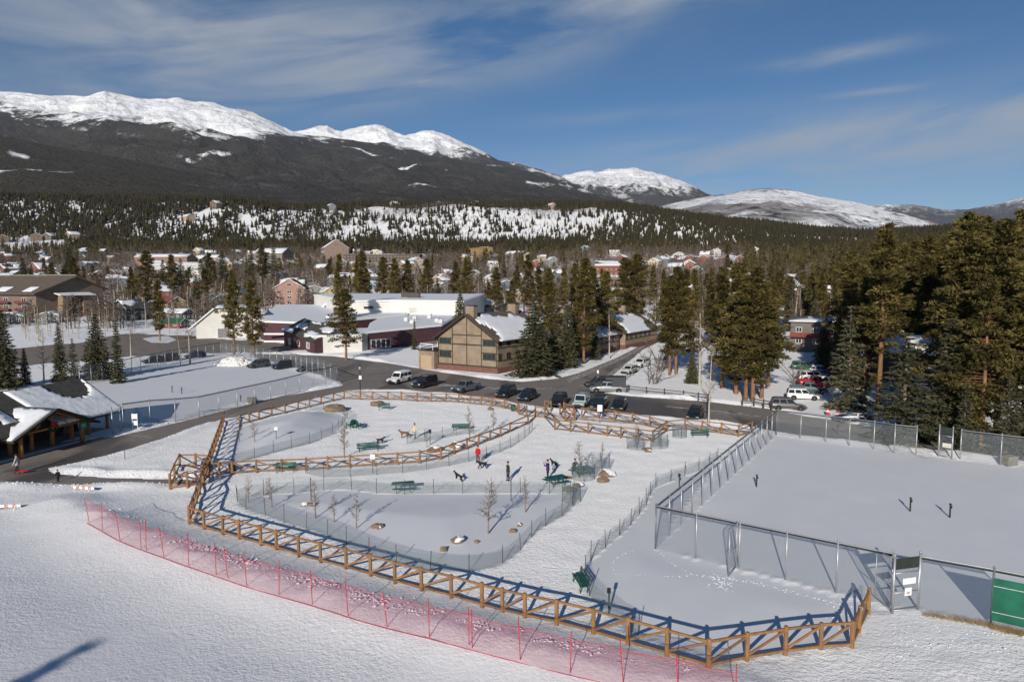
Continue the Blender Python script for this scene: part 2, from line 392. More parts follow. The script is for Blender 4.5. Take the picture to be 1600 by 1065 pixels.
dr = np.minimum(dist_line(gx, gy, ROAD, True), dist_line(gx, gy, LOT, True))
dirt = np.exp(-(dr / 1.0) ** 2) * 0.55 + sst(285, 400, gy) * (0.98 - 0.45 * sst(950, 1150, gy)) * (gy < 1230) + 0.42 * sst(1190, 1240, gy) * (gy < 1500)
RB = PL((795,640),(1000,664),(1190,678),(1190,686),(1040,682),(1000,690),(880,678),(800,660))
for bx, by, br in ((845,590,4.5),(800,592,2.5),(930,566,4),(1180,632,4),(1270,655,4),(690,579,3),(560,612,2.5),(1450,700,9),(1350,672,6),(1060,625,3),(868,655,3)):
    q = G(bx, by); dirt = np.maximum(dirt, 0.75 * np.exp(-((gx - q.x) ** 2 + (gy - q.y) ** 2) / br ** 2))
dirt = np.maximum(dirt, 1.0 * np.exp(-(dist_line(gx, gy, PL((640,618),(760,626),(809,640),(880,652),(1000,662),(1175,676))) / 1.4) ** 2))
brush = sst(1000, 1500, gy) * 0
me = np_mesh('snow_ground', np.stack([gx, gy, gh], 1), F, [], True, attrs={'tramp_sunlit': tramp_sunlit, 'dirt': dirt, 'grain': np.where(hs_, 0.30 + 0.5 * np.clip(fbm(gx, gy, 7, 3, 12.) + .2, 0, 1), tramp_sunlit)})
m, t, b = new_mat('ground_snow')
at = N(t, 'ShaderNodeAttribute'); at.attribute_name = 'tramp_sunlit'; ad = N(t, 'ShaderNodeAttribute'); ad.attribute_name = 'dirt'; ag = N(t, 'ShaderNodeAttribute'); ag.attribute_name = 'grain'
nl = noise_fac(t, 0.35, 5); nf = noise_fac(t, 3.2, 6, rough=0.65); nv = noise_fac(t, 1.2, 6, rough=0.6)
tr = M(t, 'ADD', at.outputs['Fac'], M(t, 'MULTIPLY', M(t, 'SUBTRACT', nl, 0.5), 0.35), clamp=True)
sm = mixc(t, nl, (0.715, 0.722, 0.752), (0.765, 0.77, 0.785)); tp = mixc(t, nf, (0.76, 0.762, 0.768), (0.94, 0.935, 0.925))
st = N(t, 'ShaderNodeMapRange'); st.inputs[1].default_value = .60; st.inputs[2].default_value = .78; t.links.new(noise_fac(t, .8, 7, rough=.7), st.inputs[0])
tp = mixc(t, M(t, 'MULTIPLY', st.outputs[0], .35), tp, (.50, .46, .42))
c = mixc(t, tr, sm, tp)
dm = N(t, 'ShaderNodeMapRange'); dm.inputs[1].default_value = 0.62; dm.inputs[2].default_value = 0.86
t.links.new(M(t, 'ADD', M(t, 'MULTIPLY', ad.outputs['Fac'], 0.55), M(t, 'MULTIPLY', nv, 0.62)), dm.inputs[0])
c = mixc(t, M(t, 'MULTIPLY', dm.outputs[0], 0.85), c, mixc(t, nf, (0.16, 0.11, 0.075), (0.34, 0.25, 0.18)))
t.links.new(c, b.inputs['Base Color']); b.inputs['Roughness'].default_value = 0.75
t.links.new(M(t, 'MULTIPLY', tr, 0.22), b.inputs['Diffuse Roughness'])
hgt = M(t, 'MULTIPLY', M(t, 'ADD', M(t, 'MULTIPLY', nf, 0.8), M(t, 'MULTIPLY', noise_fac(t, 7.0, 4), 0.5)), M(t, 'ADD', M(t, 'MULTIPLY', ag.outputs['Fac'], 1.0), 0.05))
add_bump(t, b, hgt, 0.75, 0.17)
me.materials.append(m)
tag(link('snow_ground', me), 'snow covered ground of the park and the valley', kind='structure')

# roads
def sheet(name, poly, z, m, label):
    bm = bmesh.new(); rr = random.Random(3)
    pts = []
    for i in range(len(poly)):
        a, c = poly[i], poly[(i + 1) % len(poly)]; L = math.hypot(c[0] - a[0], c[1] - a[1]); n = max(1, int(L / 1.5))
        for k in range(n):
            q = k / n; pts.append((a[0] + (c[0] - a[0]) * q + rr.uniform(-.12, .12), a[1] + (c[1] - a[1]) * q + rr.uniform(-.12, .12)))
    f = bm.faces.new([bm.verts.new((p[0], p[1], z)) for p in pts]); bm.normal_update()
    if f.normal.z < 0: f.normal_flip()
    bmesh.ops.triangulate(bm, faces=[f]); me = bpy.data.meshes.new(name); bm.to_mesh(me); bm.free(); me.materials.append(m)
    return tag(link(name, me), label, kind='structure')
m, t, b = new_mat('winter_asphalt')
f1 = noise_fac(t, 0.16, 5, dist=0.6); f2 = noise_fac(t, 1.1, 7, rough=0.65); f3 = noise_fac(t, 0.09, 6, stretch=(1, 0.35, 1), dist=1.0)
dry = mixc(t, f2, (0.18, 0.153, 0.133), (0.29, 0.255, 0.225))
wet = N(t, 'ShaderNodeMapRange'); wet.inputs[1].default_value = 0.50; wet.inputs[2].default_value = 0.62; t.links.new(f3, wet.inputs[0])
c = mixc(t, M(t, 'MULTIPLY', wet.outputs[0], 0.75), dry, (0.065, 0.056, 0.05))
sn = N(t, 'ShaderNodeMapRange'); sn.inputs[1].default_value = 0.60; sn.inputs[2].default_value = 0.68; t.links.new(M(t, 'ADD', M(t, 'MULTIPLY', f1, 0.7), M(t, 'MULTIPLY', f2, 0.33)), sn.inputs[0])
c = mixc(t, M(t, 'MULTIPLY', sn.outputs[0], 0.45), c, (0.42, 0.40, 0.38))
t.links.new(c, b.inputs['Base Color']); t.links.new(M(t, 'SUBTRACT', 0.9, M(t, 'MULTIPLY', wet.outputs[0], 0.45)), b.inputs['Roughness'])
add_bump(t, b, f2, 0.15, 0.03)
ASPH = m
sheet('road', ROAD, 0.0, ASPH, 'grey brown winter road and car park with thawed dark patches')
ISL = PL((222,529),(240,526),(262,525),(276,531),(262,536),(236,535.5))
m, t, b = new_mat('gravel_lot'); f = noise_fac(t, .5, 8, rough=.65); f9 = noise_fac(t, .12, 4, stretch=(1, .3, 1)); t.links.new(mixc(t, M(t, 'MULTIPLY', f9, .6), ramp(t, f, [(.3, (.17, .14, .115)), (.62, (.29, .25, .21)), (.75, (.42, .39, .36))]), (.15, .125, .105)), b.inputs['Base Color']); b.inputs['Roughness'].default_value = .95
sheet('parking_lot', LOT, 0.006, m, 'brown grey parking lot in front of the white school')
# wheel tracks of old snow running along the side street
sheet('snow_island', ISL, 0.05, me.materials[0], 'snow covered island in the parking lot')
m, t, b = new_mat('packed_road_snow'); f = noise_fac(t, 1.1, 7, rough=.7); t.links.new(ramp(t, f, [(.42, (.17, .15, .13)), (.58, (.46, .44, .42))]), b.inputs['Base Color']); b.inputs['Roughness'].default_value = .85; TRK = m
for k, p in enumerate((((884,592),(930,574),(975,555),(1010,536),(1012,539),(978,559),(934,579),(890,597)), ((905,603),(945,586),(985,562),(1015,543),(1016,545),(988,565),(950,590),(912,606)), ((640,597),(700,600),(790,606),(862,606),(862,608),(790,609),(700,604),(640,600)), ((1040,634),(1110,640),(1190,650),(1190,652),(1110,643),(1040,636)))):
    sheet('packed_snow', PL(*p), 0.010 + .003 * k, TRK, 'streak of packed grey snow left along the wheel tracks')
# ------------------------------------------------------------------ mountains
m, t, b = new_mat('mountain_cover')
asn = N(t, 'ShaderNodeAttribute'); asn.attribute_name = 'snowv'; arq = N(t, 'ShaderNodeAttribute'); arq.attribute_name = 'rocky'
n30 = noise_fac(t, 0.022, 8, rough=0.7); n120 = noise_fac(t, 0.006, 6, rough=0.6); n600 = noise_fac(t, 0.0016, 5)
ntree = noise_fac(t, 0.06, 3, rough=0.7)
s = M(t, 'ADD', asn.outputs['Fac'], M(t, 'ADD', M(t, 'MULTIPLY', M(t, 'SUBTRACT', n30, 0.5), 3.2), M(t, 'MULTIPLY', M(t, 'SUBTRACT', n120, 0.5), 4.2)))
sf = N(t, 'ShaderNodeMapRange'); sf.inputs[1].default_value = -0.25; sf.inputs[2].default_value = 0.35; t.links.new(s, sf.inputs[0])
forest = mixc(t, ntree, (0.014, 0.015, 0.011), (0.066, 0.058, 0.044))
forest = mixc(t, M(t, 'MULTIPLY', n600, 0.8), forest, mixc(t, n30, (0.036, 0.031, 0.029), (0.088, 0.078, 0.073)))
rk = N(t, 'ShaderNodeMapRange'); rk.inputs[1].default_value = 0.56; rk.inputs[2].default_value = 0.66
t.links.new(M(t, 'ADD', M(t, 'MULTIPLY', M(t, 'ADD', M(t, 'MULTIPLY', n30, 0.55), M(t, 'MULTIPLY', n120, 0.45)), 0.75), M(t, 'MULTIPLY', arq.outputs['Fac'], 0.35)), rk.inputs[0])
ft = N(t, 'ShaderNodeMapRange'); ft.inputs[1].default_value = 0.55; ft.inputs[2].default_value = 0.75; t.links.new(M(t, 'ADD', M(t, 'MULTIPLY', ntree, 0.5), M(t, 'MULTIPLY', n120, 0.55)), ft.inputs[0])
forest = mixc(t, M(t, 'MULTIPLY', ft.outputs[0], 0.6), forest, (0.20, 0.19, 0.185))
aw = N(t, 'ShaderNodeAttribute'); aw.attribute_name = 'warm'; forest = mixc(t, M(t, 'MULTIPLY', aw.outputs['Fac'], .7), forest, mixc(t, ntree, (.022, .02, .011), (.085, .066, .038)))
snow = mixc(t, M(t, 'MULTIPLY', rk.outputs[0], 0.85), (0.86, 0.87, 0.89), (0.17, 0.14, 0.125))
t.links.new(mixc(t, sf.outputs[0], forest, snow), b.inputs['Base Color']); b.inputs['Roughness'].default_value = 0.9; b.inputs['Specular IOR Level'].default_value = 0.05
bh = M(t, 'ADD', M(t, 'MULTIPLY', n120, 60), M(t, 'MULTIPLY', M(t, 'MULTIPLY', ntree, M(t, 'SUBTRACT', 1.0, sf.outputs[0])), 22))
bh = M(t, 'ADD', bh, M(t, 'MULTIPLY', n30, 14))
add_bump(t, b, bh, 1.0, 1.0)
MOUNT = m
def ridge_mesh(name, sil, base, y0, y1, tl, label, power=0.85, amp=45.0, seed=0.0, nu=380, nt=110, patches=(), rocky=0.3, soft=13.0, back=0.25, warm=0.0):
    pu = np.array([p[0] for p in sil], float); pr = np.array([p[1] for p in sil], float)
    px = np.linspace(pu[0], pu[-1], nu); s = np.interp(px, pu, pr); bb = np.interp(px, [q[0] for q in base], [q[1] for q in base])
    tt = np.concatenate([np.linspace(0, 1, nt), 1 + np.linspace(0.02, back, 14)])
    T, P = np.meshgrid(tt, px, indexing='ij'); S = np.broadcast_to(s, T.shape); B = np.broadcast_to(bb, T.shape)
    Y = y0 + (y1 - y0) * T; X = (P - 800) / FPX * Y
    row = B + (S - B) * np.clip(T, 0, 1) ** power
    Hh = rowh(row, Y); top = rowh(S, np.full_like(Y, y1))
    over = np.clip(T - 1, 0, 1); Hh = np.where(T > 1, top - (Y - y1) * 0.75, Hh)
    damp = np.sin(np.clip(T, 0, 1) * PI * 0.93) ** 0.7
    rid = 1 - np.abs(fbm(X, Y, 900, 4, seed)) * 2.2
    Hh = Hh + amp * damp * (rid - 0.55) + amp * 0.5 * (0.4 - np.abs(fbm(X, Y, 330, 4, seed + 3)) * 2) * damp + amp * 0.3 * fbm(X, Y, 200, 4, seed + 3) * (0.3 + damp)
    TL = np.interp(P, [q[0] for q in tl], [q[1] for q in tl])
    sv = np.clip((TL - row) / soft, -1.3, 4)
    rowp = 440 - (Hh - CAMH) / Y * FPX
    for (a0, b0, a1, b1, wd) in patches:
        L = (a1 - a0) ** 2 + (b1 - b0) ** 2 + 1e-6; q = np.clip(((P - a0) * (a1 - a0) + (row - b0) * (b1 - b0)) / L, 0, 1)
        d = np.hypot(P - a0 - q * (a1 - a0), (row - b0 - q * (b1 - b0)) * 1.6)
        sv = np.maximum(sv, np.where(d < wd * 2, (1.2 if wd > 10 else 0.35) - 1.2 * d / wd, -9))
    n0, n1 = T.shape; ii = (np.arange(n0 - 1)[:, None] * n1 + np.arange(n1 - 1)[None, :]).ravel()
    F = np.stack([ii, ii + 1, ii + n1 + 1, ii + n1], 1)
    me = np_mesh(name, np.stack([X.ravel(), Y.ravel(), Hh.ravel()], 1), F, MOUNT, True, attrs={'warm': np.full(sv.size, warm), 'snowv': sv.ravel(), 'rocky': (rocky + (0.0 if rocky < 0.6 else 1.0) * (0.75 * fbm(X, Y, 700, 4, 2.0) + 0.3 * fbm(X, Y * 3, 260, 3, 5.0))).ravel()})
    return tag(link(name, me), label, kind='structure')
ridge_mesh('mountain', [(-260,128),(-120,132),(0,140),(60,145),(130,150),(160,147),(180,144),(205,149),(240,153),(290,152),(320,157),(350,162),(385,171),(405,176),(432,189),(460,203),(490,212),(520,215),(560,220),(600,223),(640,229),(680,240),(740,254),(800,263),(850,276),(900,293),(940,306),(990,322),(1040,338)],
    [(-260,322),(500,322),(1040,345)], 2500, 6600, [(-260,150),(0,163),(60,180),(120,191),(200,192),(232,187),(290,207),(330,214),(400,213),(480,217),(520,213),(560,214),(1040,300)], 'long snowy mountain ridge above dark forest slopes', 0.8, 85, 1.0, 520, 170,
    [(22,172,62,197,7),(60,198,95,199,4),(8,216,24,208,4),(40,216,60,221,4),(300,244,376,244,2),(326,261,356,262,1.5),(540,228,600,236,2),(824,287,941,305,5),(640,290,700,297,1.5),(610,262,700,268,1)])
ridge_mesh('mountain', [(440,214),(470,203),(492,199),(508,194),(518,193),(528,199),(541,203),(556,199),(572,197),(592,192),(606,197),(622,207),(636,212),(655,209),(680,205),(700,213),(722,222),(745,232),(762,240),(778,250),(800,253),(822,258),(840,264),(872,275),(910,295)],
    [(440,300),(910,320)], 6500, 9300, [(440,260),(620,262),(700,240),(760,240),(800,250),(910,292)], 'jagged bright white peaks behind the forested shoulder', 0.9, 110, 8.0, 300, 90, rocky=0.45)
ridge_mesh('mountain', [(860,290),(880,273),(900,268),(918,266),(932,268),(950,264),(970,262),(990,263),(1015,268),(1040,275),(1065,284),(1092,300),(1130,316),(1170,330)],
    [(860,330),(1170,340)], 8500, 11500, [(860,300),(930,292),(1000,300),(1060,296),(1100,298),(1170,322)], 'rounded snowy mountain with grey lower slopes standing alone', 0.9, 120, 15.0, 220, 80, rocky=0.5, soft=14)
ridge_mesh('hill', [(1000,330),(1040,320),(1090,310),(1130,303),(1160,298),(1195,295),(1230,298),(1270,306),(1310,314),(1350,322),(1400,334),(1460,350),(1520,372)],
    [(1000,350),(1520,400)], 3300, 5600, [(1000,345),(1520,380)], 'snowy hill dotted with scrub at the valley end', 0.8, 40, 21.0, 260, 80, rocky=0.62, soft=60,
    patches=[(1130,318,1300,322,9),(1180,344,1260,352,7)])
ridge_mesh('hill', [(1290,330),(1340,323),(1400,319),(1440,322),(1490,329),(1520,323),(1550,317),(1580,309),(1600,305),(1660,300),(1760,304)],
    [(1290,350),(1760,352)], 10500, 14500, [(1290,332),(1480,326),(1500,318),(1760,312)], 'distant bluish snow dusted hills on the skyline', 0.9, 90, 33.0, 240, 60, rocky=0.6, soft=20)
ridge_mesh('hill', [(-260,168),(-100,188),(0,206),(60,222),(130,235),(200,247),(300,266),(400,283),(480,296),(560,308),(640,318)],
    [(-260,335),(640,332)], 2050, 3500, [(-260,90),(640,90)], 'dark forested foothill below the snowy ridge', 0.8, 25, 41.0, 300, 80,
    [(30,242,54,252,9),(360,286,397,291,2.5),(435,286,468,291,2),(472,287,508,288,3.5),(0,268,75,268,5),(90,271,130,272,4)], warm=1.0)
# ------------------------------------------------------------------ timber fences
def unit_beam(name, m, bev=0.0):
    mb = MB(); mb.box((0.5, 0, 0), (1, 1, 1)); return mb.mesh(name, m)
def post_mesh(name, m, w, h):
    mb = MB(); a = w / 2; c = a * 0.55
    ring = lambda s, z: [(-s, -c * s / a, z), (-c * s / a, -s, z), (c * s / a, -s, z), (s, -c * s / a, z), (s, c * s / a, z), (c * s / a, s, z), (-c * s / a, s, z), (-s, c * s / a, z)]
    mb.loft([ring(a, -0.3), ring(a, h - 0.03), ring(a * 0.8, h)]); return mb.mesh(name, m)
BEAM = unit_beam('fence_rail', WOOD); POST = post_mesh('fence_post', WOOD, 0.19, 1.42)
def place_beam(name, a, b, w, h, me, parent, org):
    a, b = Vector(a), Vector(b); d = b - a; o = bpy.data.objects.new(name, me); COL.objects.link(o); o.parent = parent
    side = d.cross(Vector((0, 0, 1))).normalized(); up = side.cross(d.normalized())
    q = Matrix((d.normalized(), -side, up)).transposed().to_quaternion()
    o.rotation_mode = 'QUATERNION'; o.rotation_quaternion = q; o.location = a - org; o.scale = (d.length, w, h); return o
def wood_fence(px, label, height=1.42, flip=False, gaps=(), spacing=None, world=None):
    P = world or [GP(a, b) for a, b in px]
    if spacing:
        Q = []
        for i in range(len(P) - 1):
            n = max(1, round((P[i + 1] - P[i]).xy.length / spacing))
            Q += [P[i].lerp(P[i + 1], k / n) for k in range(n)]
        P = Q + [P[-1]]
        P = [on(p.x, p.y) for p in P]
    org = P[0].copy(); root = thing('timber_fence', label, 'fence', org, 0, 'cedar timber fences of the dog park')
    for i, p in enumerate(P):
        o = link('post', POST, root, p - org, math.atan2(P[min(i + 1, len(P) - 1)].y - P[max(i - 1, 0)].y, P[min(i + 1, len(P) - 1)].x - P[max(i - 1, 0)].x) + R.uniform(-.05, .05)); o.scale = (1, 1, height / 1.42 * R.uniform(.98, 1.03))
    for i in range(len(P) - 1):
        if i in gaps: continue
        a, b = P[i], P[i + 1]; zt = height - 0.13; zb = 0.2
        d = (b - a).normalized() * 0.1
        place_beam('top_rail', a + Vector((0, 0, zt)) + d, b + Vector((0, 0, zt)) - d, 0.08, 0.125, BEAM, root, org)
        place_beam('bottom_rail', a + Vector((0, 0, zb)) + d, b + Vector((0, 0, zb)) - d, 0.08, 0.125, BEAM, root, org)
        z0, z1 = (zb + 0.13, zt - 0.1) if not flip else (zt - 0.1, zb + 0.13)
        place_beam('brace', a + Vector((0, 0, z0)) + d, b + Vector((0, 0, z1)) - d, 0.07, 0.115, BEAM, root, org)
    return root
wood_fence([(296,819),(319,827),(348.5,835),(374,842.6),(407.7,852),(432,858.6),(467,870),(501,879),(541,889.5),(579,900),(617,911),(658.5,922.3),(705,934),(753,948.5),(785,957),(820,965.5),(869.6,976),(927,991),(981,1007),(1042,1025),(1107,1044)], 'long orange timber fence running beside the red net')
wood_fence([(1107,1044),(1167,1032),(1227,1022),(1282,1015),(1331,1012),(1342,988),(1356.6,958)], 'orange timber fence closing the untouched snow corner by the tennis gate')
wood_fence([(296,819),(350,658)], 'timber fence seen end on with its ladder shaped shadow on the snow', spacing=2.6)
wood_fence([(374.6,664.5),(390,660),(405,656),(425,650),(445.6,646),(466,640.7),(483.7,636.5),(502,631.5),(521,626.6),(538,623),(563,624.3)], 'timber fence along the narrow asphalt lane up to the lamp post', 1.35, True)
wood_fence([(563,624.3),(582,624.5),(606,624.5),(627,625),(651.7,627),(674,627.6),(697,628),(717,629),(735,631),(752,632.5),(769,634.5),(788,637.5),(809,644)], 'timber fence in front of the black cars parked by the dog park', 1.35, True)
wood_fence([(363,740.6),(400.6,737.6),(440,736.5),(478.4,735),(512,732.5),(547,730),(585,727.8),(621,725.5),(656,722.7),(689,717.4),(710,709),(729.6,702),(748,695),(766,688.5),(782,682.5),(797,675.5),(825,662.5),(836.6,652)], 'timber fence crossing the middle of the dog park', 1.25, True)
wood_fence([(266,764),(293,761),(318,757),(328,741),(329,731),(306,729.6),(281,729.6),(273,746),(266,764)], 'small square timber pen at the end of the footpath', 1.35, False, gaps=(3,))
wood_fence([(363,740.6),(343,741.5),(324,743)], 'short dark timber fence joining the square pen to the middle fence', 1.25)
wood_fence([(809,644),(811,648),(823,651),(836.6,652)], 'little timber entrance pen beside the rubbish bin', 1.5, gaps=(2,))
wood_fence([(836.6,652),(851,653),(867,671.5)], 'timber fence turning round the entrance at the white notice', 1.5)
wood_fence([(851,641),(861,643),(875,648),(883,657.5),(898.6,657),(896,649),(881,645)], 'inner timber gateway in front of the pale boxy car', 1.5, gaps=(1,))
wood_fence([(909,652),(934.5,653.5),(960,657),(988,661.5),(1015,667),(1042,674),(1070,671.5),(1097,674.5),(1127,677.5),(1154,682),(1175,676)], 'timber fence along the lower car park towards the tennis court', 1.4, True)
wood_fence([(867,671.5),(891.5,674),(919,677),(949,681),(970,683.5),(997,687),(1020,690),(1042,674)], 'lower timber fence with three posts in wire tree cages', 1.35, True)

# ------------------------------------------------------------------ low wire fences on steel stakes
mb = MB(); mb.tube([(0, 0, -0.3), (0, 0, 1.25)], 0.024, 5); STK = mb.mesh('stake', STAKE)
mb = MB(); mb.tube([(0, 0, -0.3), (0, 0, 3.15)], 0.055, 8); mb.ball((0, 0, 3.16), 0.065, 0, 6, 4); TPOST = mb.mesh('steel_post', GALV, True)
mb = MB(); mb.tube([(0, 0, 0), (1, 0, 0)], 1.0, 6); TUBE = mb.mesh('steel_rail', GALV, True)
mb = MB(); mb.tube([(0, 0, 0), (1, 0, 0)], 1.0, 6); TUBEB = mb.mesh('black_rail', BLACKM, True)
def resample(P, sp):
    Q = []; 
    L = [0]
    for i in range(len(P) - 1): L.append(L[-1] + (Vector(P[i + 1][:2]) - Vector(P[i][:2])).length)
    n = max(1, round(L[-1] / sp))
    for k in range(n + 1):
        s = L[-1] * k / n; j = max(i for i in range(len(L)) if L[i] <= s + 1e-6); j = min(j, len(P) - 2)
        t = (s - L[j]) / max(1e-6, L[j + 1] - L[j]); a, b = Vector(P[j][:2]), Vector(P[j + 1][:2]); q = a.lerp(b, t); Q.append(on(q.x, q.y))
    return Q
def strip(P, org, z0, z1, m, name, parent, sag=0.0):
    V, F, uv, u = [], [], [], 0.0
    for i, p in enumerate(P):
        if i: u += (P[i] - P[i - 1]).length
        V += [tuple(p - org + Vector((0, 0, z0))), tuple(p - org + Vector((0, 0, z1 - (sag if i % 2 else 0))))]; uv += [(u, z0), (u, z1)]
    for i in range(len(P) - 1): F.append((2 * i, 2 * i + 2, 2 * i + 3, 2 * i + 1))
    me = bpy.data.meshes.new(name); me.from_pydata(V, [], F); ul = me.uv_layers.new(name='UVMap')
    for l in me.loops: ul.data[l.index].uv = uv[l.vertex_index]
    me.materials.append(m); me.update(); return link(name, me, parent)
def wire_fence(poly, label, h=1.0, sp=2.5, lean=0.0):
    P = resample(poly, sp); org = P[0].copy(); root = thing('wire_fence', label, 'fence', org, 0, 'low wire fences in the dog park')
    for p in P:
        o = link('stake', STK, root, p - org); o.scale = (1, 1, R.uniform(.92, 1.15)); o.rotation_euler = (R.uniform(-.05, .05), R.uniform(-.05, .05), R.uniform(0, 6))
    fine = resample(poly, sp / 2)
    strip(fine, org, 0.02, h, WELD, 'wire_mesh', root)
    return root
wire_fence(L1, 'low green wire fence round the smooth snow mound by the lane')
wire_fence(L2, 'low green wire fence curving below the middle timber fence')
wire_fence(L3 + [L3[0]], 'low wire fence looping round the large snow island with the saplings')
wire_fence(L4, 'low wire fence curving along the trodden snow beside the tennis court')
wire_fence(L5, 'short low wire fence behind the park bench and the brown dog')
# small wire cages round young trees
def cage(px, py, wd, label):
    p = GP(px, py); r = wd / 2
    root = thing('tree_cage', label, 'tree guard', p, 0, 'wire cages round young trees')
    pts = [Vector((r * math.cos(a), r * .8 * math.sin(a), 0)) + p for a in [2 * PI * k / 8 for k in range(9)]]
    strip(pts, p, 0, 1.45, WELD, 'wire_mesh', root)
    for k in range(0, 8, 2):
        o = link('stake', STK, root, pts[k] - p); o.scale = (.9, .9, 1.2); o.rotation_euler = (R.uniform(-.08, .08), R.uniform(-.08, .08), 0)
for a in ((939,734,1.7,'wire cage round a sapling behind the snow capped boulders'), (911,748,2.1,'wire cage in front of the occupied picnic table'), (993,701,1.8,'wire cage round a shrub below the lower timber fence corner'), (1030,699,1.9,'wire cage beside the flat stone near the fence corner'), (1062,683,1.6,'wire cage against the fence near the green bench'), (893,783,1.5,'tall wire cage at the tip of the snow island')):
    cage(*a)

# ------------------------------------------------------------------ tennis court fences
def chain_fence(P, label, sp=3.0, h=3.0, wind=None, gaps=(), fixed=False, cat='fence', rail_black=True, mid=False):
    Q = P if fixed else [q for i in range(len(P) - 1) for q in ([P[i].lerp(P[i + 1], k / max(1, round((P[i + 1] - P[i]).length / sp))) for k in range(max(1, round((P[i + 1] - P[i]).length / sp)))])] + [P[-1]]
    Q = [on(q.x, q.y) for q in Q]; org = Q[0].copy()
    root = thing('chain_link_fence', label, cat, org, 0, 'tall chain link fences of the tennis courts')
    for q in Q: link('post', TPOST, root, q - org).scale = (1, 1, h / 3.05)
    for i in range(len(Q) - 1):
        if i in gaps: continue
        a, b = Q[i] - org, Q[i + 1] - org; z = Vector((0, 0, h))
        o = place_beam('top_rail', a + z, b + z, 0.035, 0.035, TUBE, root, Vector((0, 0, 0)))
        if rail_black: place_beam('top_band', a + z * 0.965, b + z * 0.965, 0.03, 0.09, BEAMB, root, Vector((0, 0, 0)))
        strip([Q[i], Q[i + 1]], org, 0.03, h * 0.97, CHAIN, 'wire_mesh', root)
    return root
BEAMB = unit_beam('top_band', BLACKM)
g = lambda x, y: GP(x, y)
chain_fence([g(1213,679), g(1024,857)], 'tall chain link fence between the dog park and the tennis court', 2.75)
chain_fence([g(1213,679), g(1290,690), g(1365,701), g(1397,707), g(1431,711)], 'tall chain link fence along the back of the tennis court by the road', 2.8)
chain_fence([g(1500,717), g(1563,726), g(1760,752)], 'tall chain link fence continuing past the court gate below the pines', 3.2)
chain_fence([g(1024,857), g(1392,946)], 'tall chain link fence along the front of the tennis court', 2.75)
chain_fence([g(1434,951), g(1548,975)], 'short chain link run between the signed gate and the green screen', 2.9)
fs = chain_fence([g(1548,975), g(1640,996)], 'chain link fence covered with a green windscreen', 3.4)
SCREEN = mat('green_windscreen', (0.012, 0.11, 0.065), 0.7, 0.3, 1.2)
P0, P1 = g(1548,975), g(1640,996); mb = MB(); d = (P1 - P0).normalized(); nn = Vector((-d.y, d.x, 0)) * -0.07
mb.beam(P0 + nn + Vector((0, 0, 1.42)), P1 + nn + Vector((0, 0, 1.42)), 0.012, 2.3)
o = mb.build('windscreen', SCREEN, fs); o.matrix_parent_inverse = Matrix.Translation(-fs.location)
for zz_ in (0.75, 2.15): place_beam('cross_rail', P0 - fs.location + nn * 1.6 + Vector((0, 0, zz_)), P1 - fs.location + nn * 1.6 + Vector((0, 0, zz_)), .03, .03, TUBE, fs, Vector((0, 0, 0)))
# gates
WHITE = mat('white_paint', (0.78, 0.78, 0.76), 0.5, 0.06, 4); WINDB = mat('dark_windscreen', (0.03, 0.035, 0.03), 0.8, 0.2, 2)
def gate(a, b, label, h=2.2, posts=True, top=None, signs=()):
    a, b = on(a.x, a.y), on(b.x, b.y); root = thing('chain_link_gate', label, 'gate', a); d = b - a; d.z = 0; L = d.length; u = d / L
    mbf = MB()
    A = lambda s, z: u * s + Vector((0, 0, z))
    for s0, z0, s1, z1 in ((.05,.12,L-.05,.12),(.05,h,L-.05,h),(.05,.12,.05,h),(L-.05,.12,L-.05,h),(.05,h*.5,L-.05,h*.5)): mbf.tube([A(s0, z0), A(s1, z1)], 0.035, 6)
    mbf.build('frame', GALV, root, True)
    strip([a, b], a, 0.12, h, CHAIN, 'wire_mesh', root)
    if posts:
        for q in (a, b): link('post', TPOST, root, q - a).scale = (1.25, 1.25, 1.03)
    if top:
        m2 = MB(); m2.beam(A(.08, top[0]), A(L - .08, top[0]), .02, top[1]); m2.build('dark_panel', WINDB, root)
    return root, A
gt, A = gate(g(1394,957), g(1434,951), 'chain link gate carrying two white signs and a dark top panel', top=(2.72, .62))
nn = Vector((0.1, -0.25, 0)).normalized() * 0.06
m2 = MB(); m2.beam(A(.55, 1.72) + nn, A(1.4, 1.72) + nn, .015, .34); tag(m2.build('gate_sign', WHITE), 'pale blue white rectangular sign hung on the tennis gate', 'sign').location = gt.location
m2 = MB(); m2.beam(A(.7, 1.12) + nn, A(1.15, 1.12) + nn, .015, .44)
o = m2.build('gate_sign', WHITE); tag(o, 'small white portrait notice below the larger gate sign', 'sign').location = gt.location
m3 = MB(); m3.beam(A(.82, 1.06) + nn * 1.25, A(1.03, 1.06) + nn * 1.25, .008, .12); m3.build('print', mat('faded_red_print', (.5, .3, .3), .7), o)
gate(g(1138,903), g(1150,888), 'open chain link gate leaf standing out from the court front fence', 3.0, False)
gate(g(1394,957), g(1366,934), 'open chain link gate leaf next to the two white signs', 2.9, False)
gt, A = gate(g(1466,712), g(1487,716), 'back gate of the tennis court with a dark panel', top=(2.6, 1.05))
m2 = MB(); m2.beam(A(.3, 1.25) + Vector((0, -.06, 0)), A(1.1, 1.25) + Vector((0, -.06, 0)), .015, .45)
tag(m2.build('gate_sign', mat('cream_sign', (.62, .6, .5), .6)), 'cream notice hung on the back gate of the court', 'sign').location = gt.location
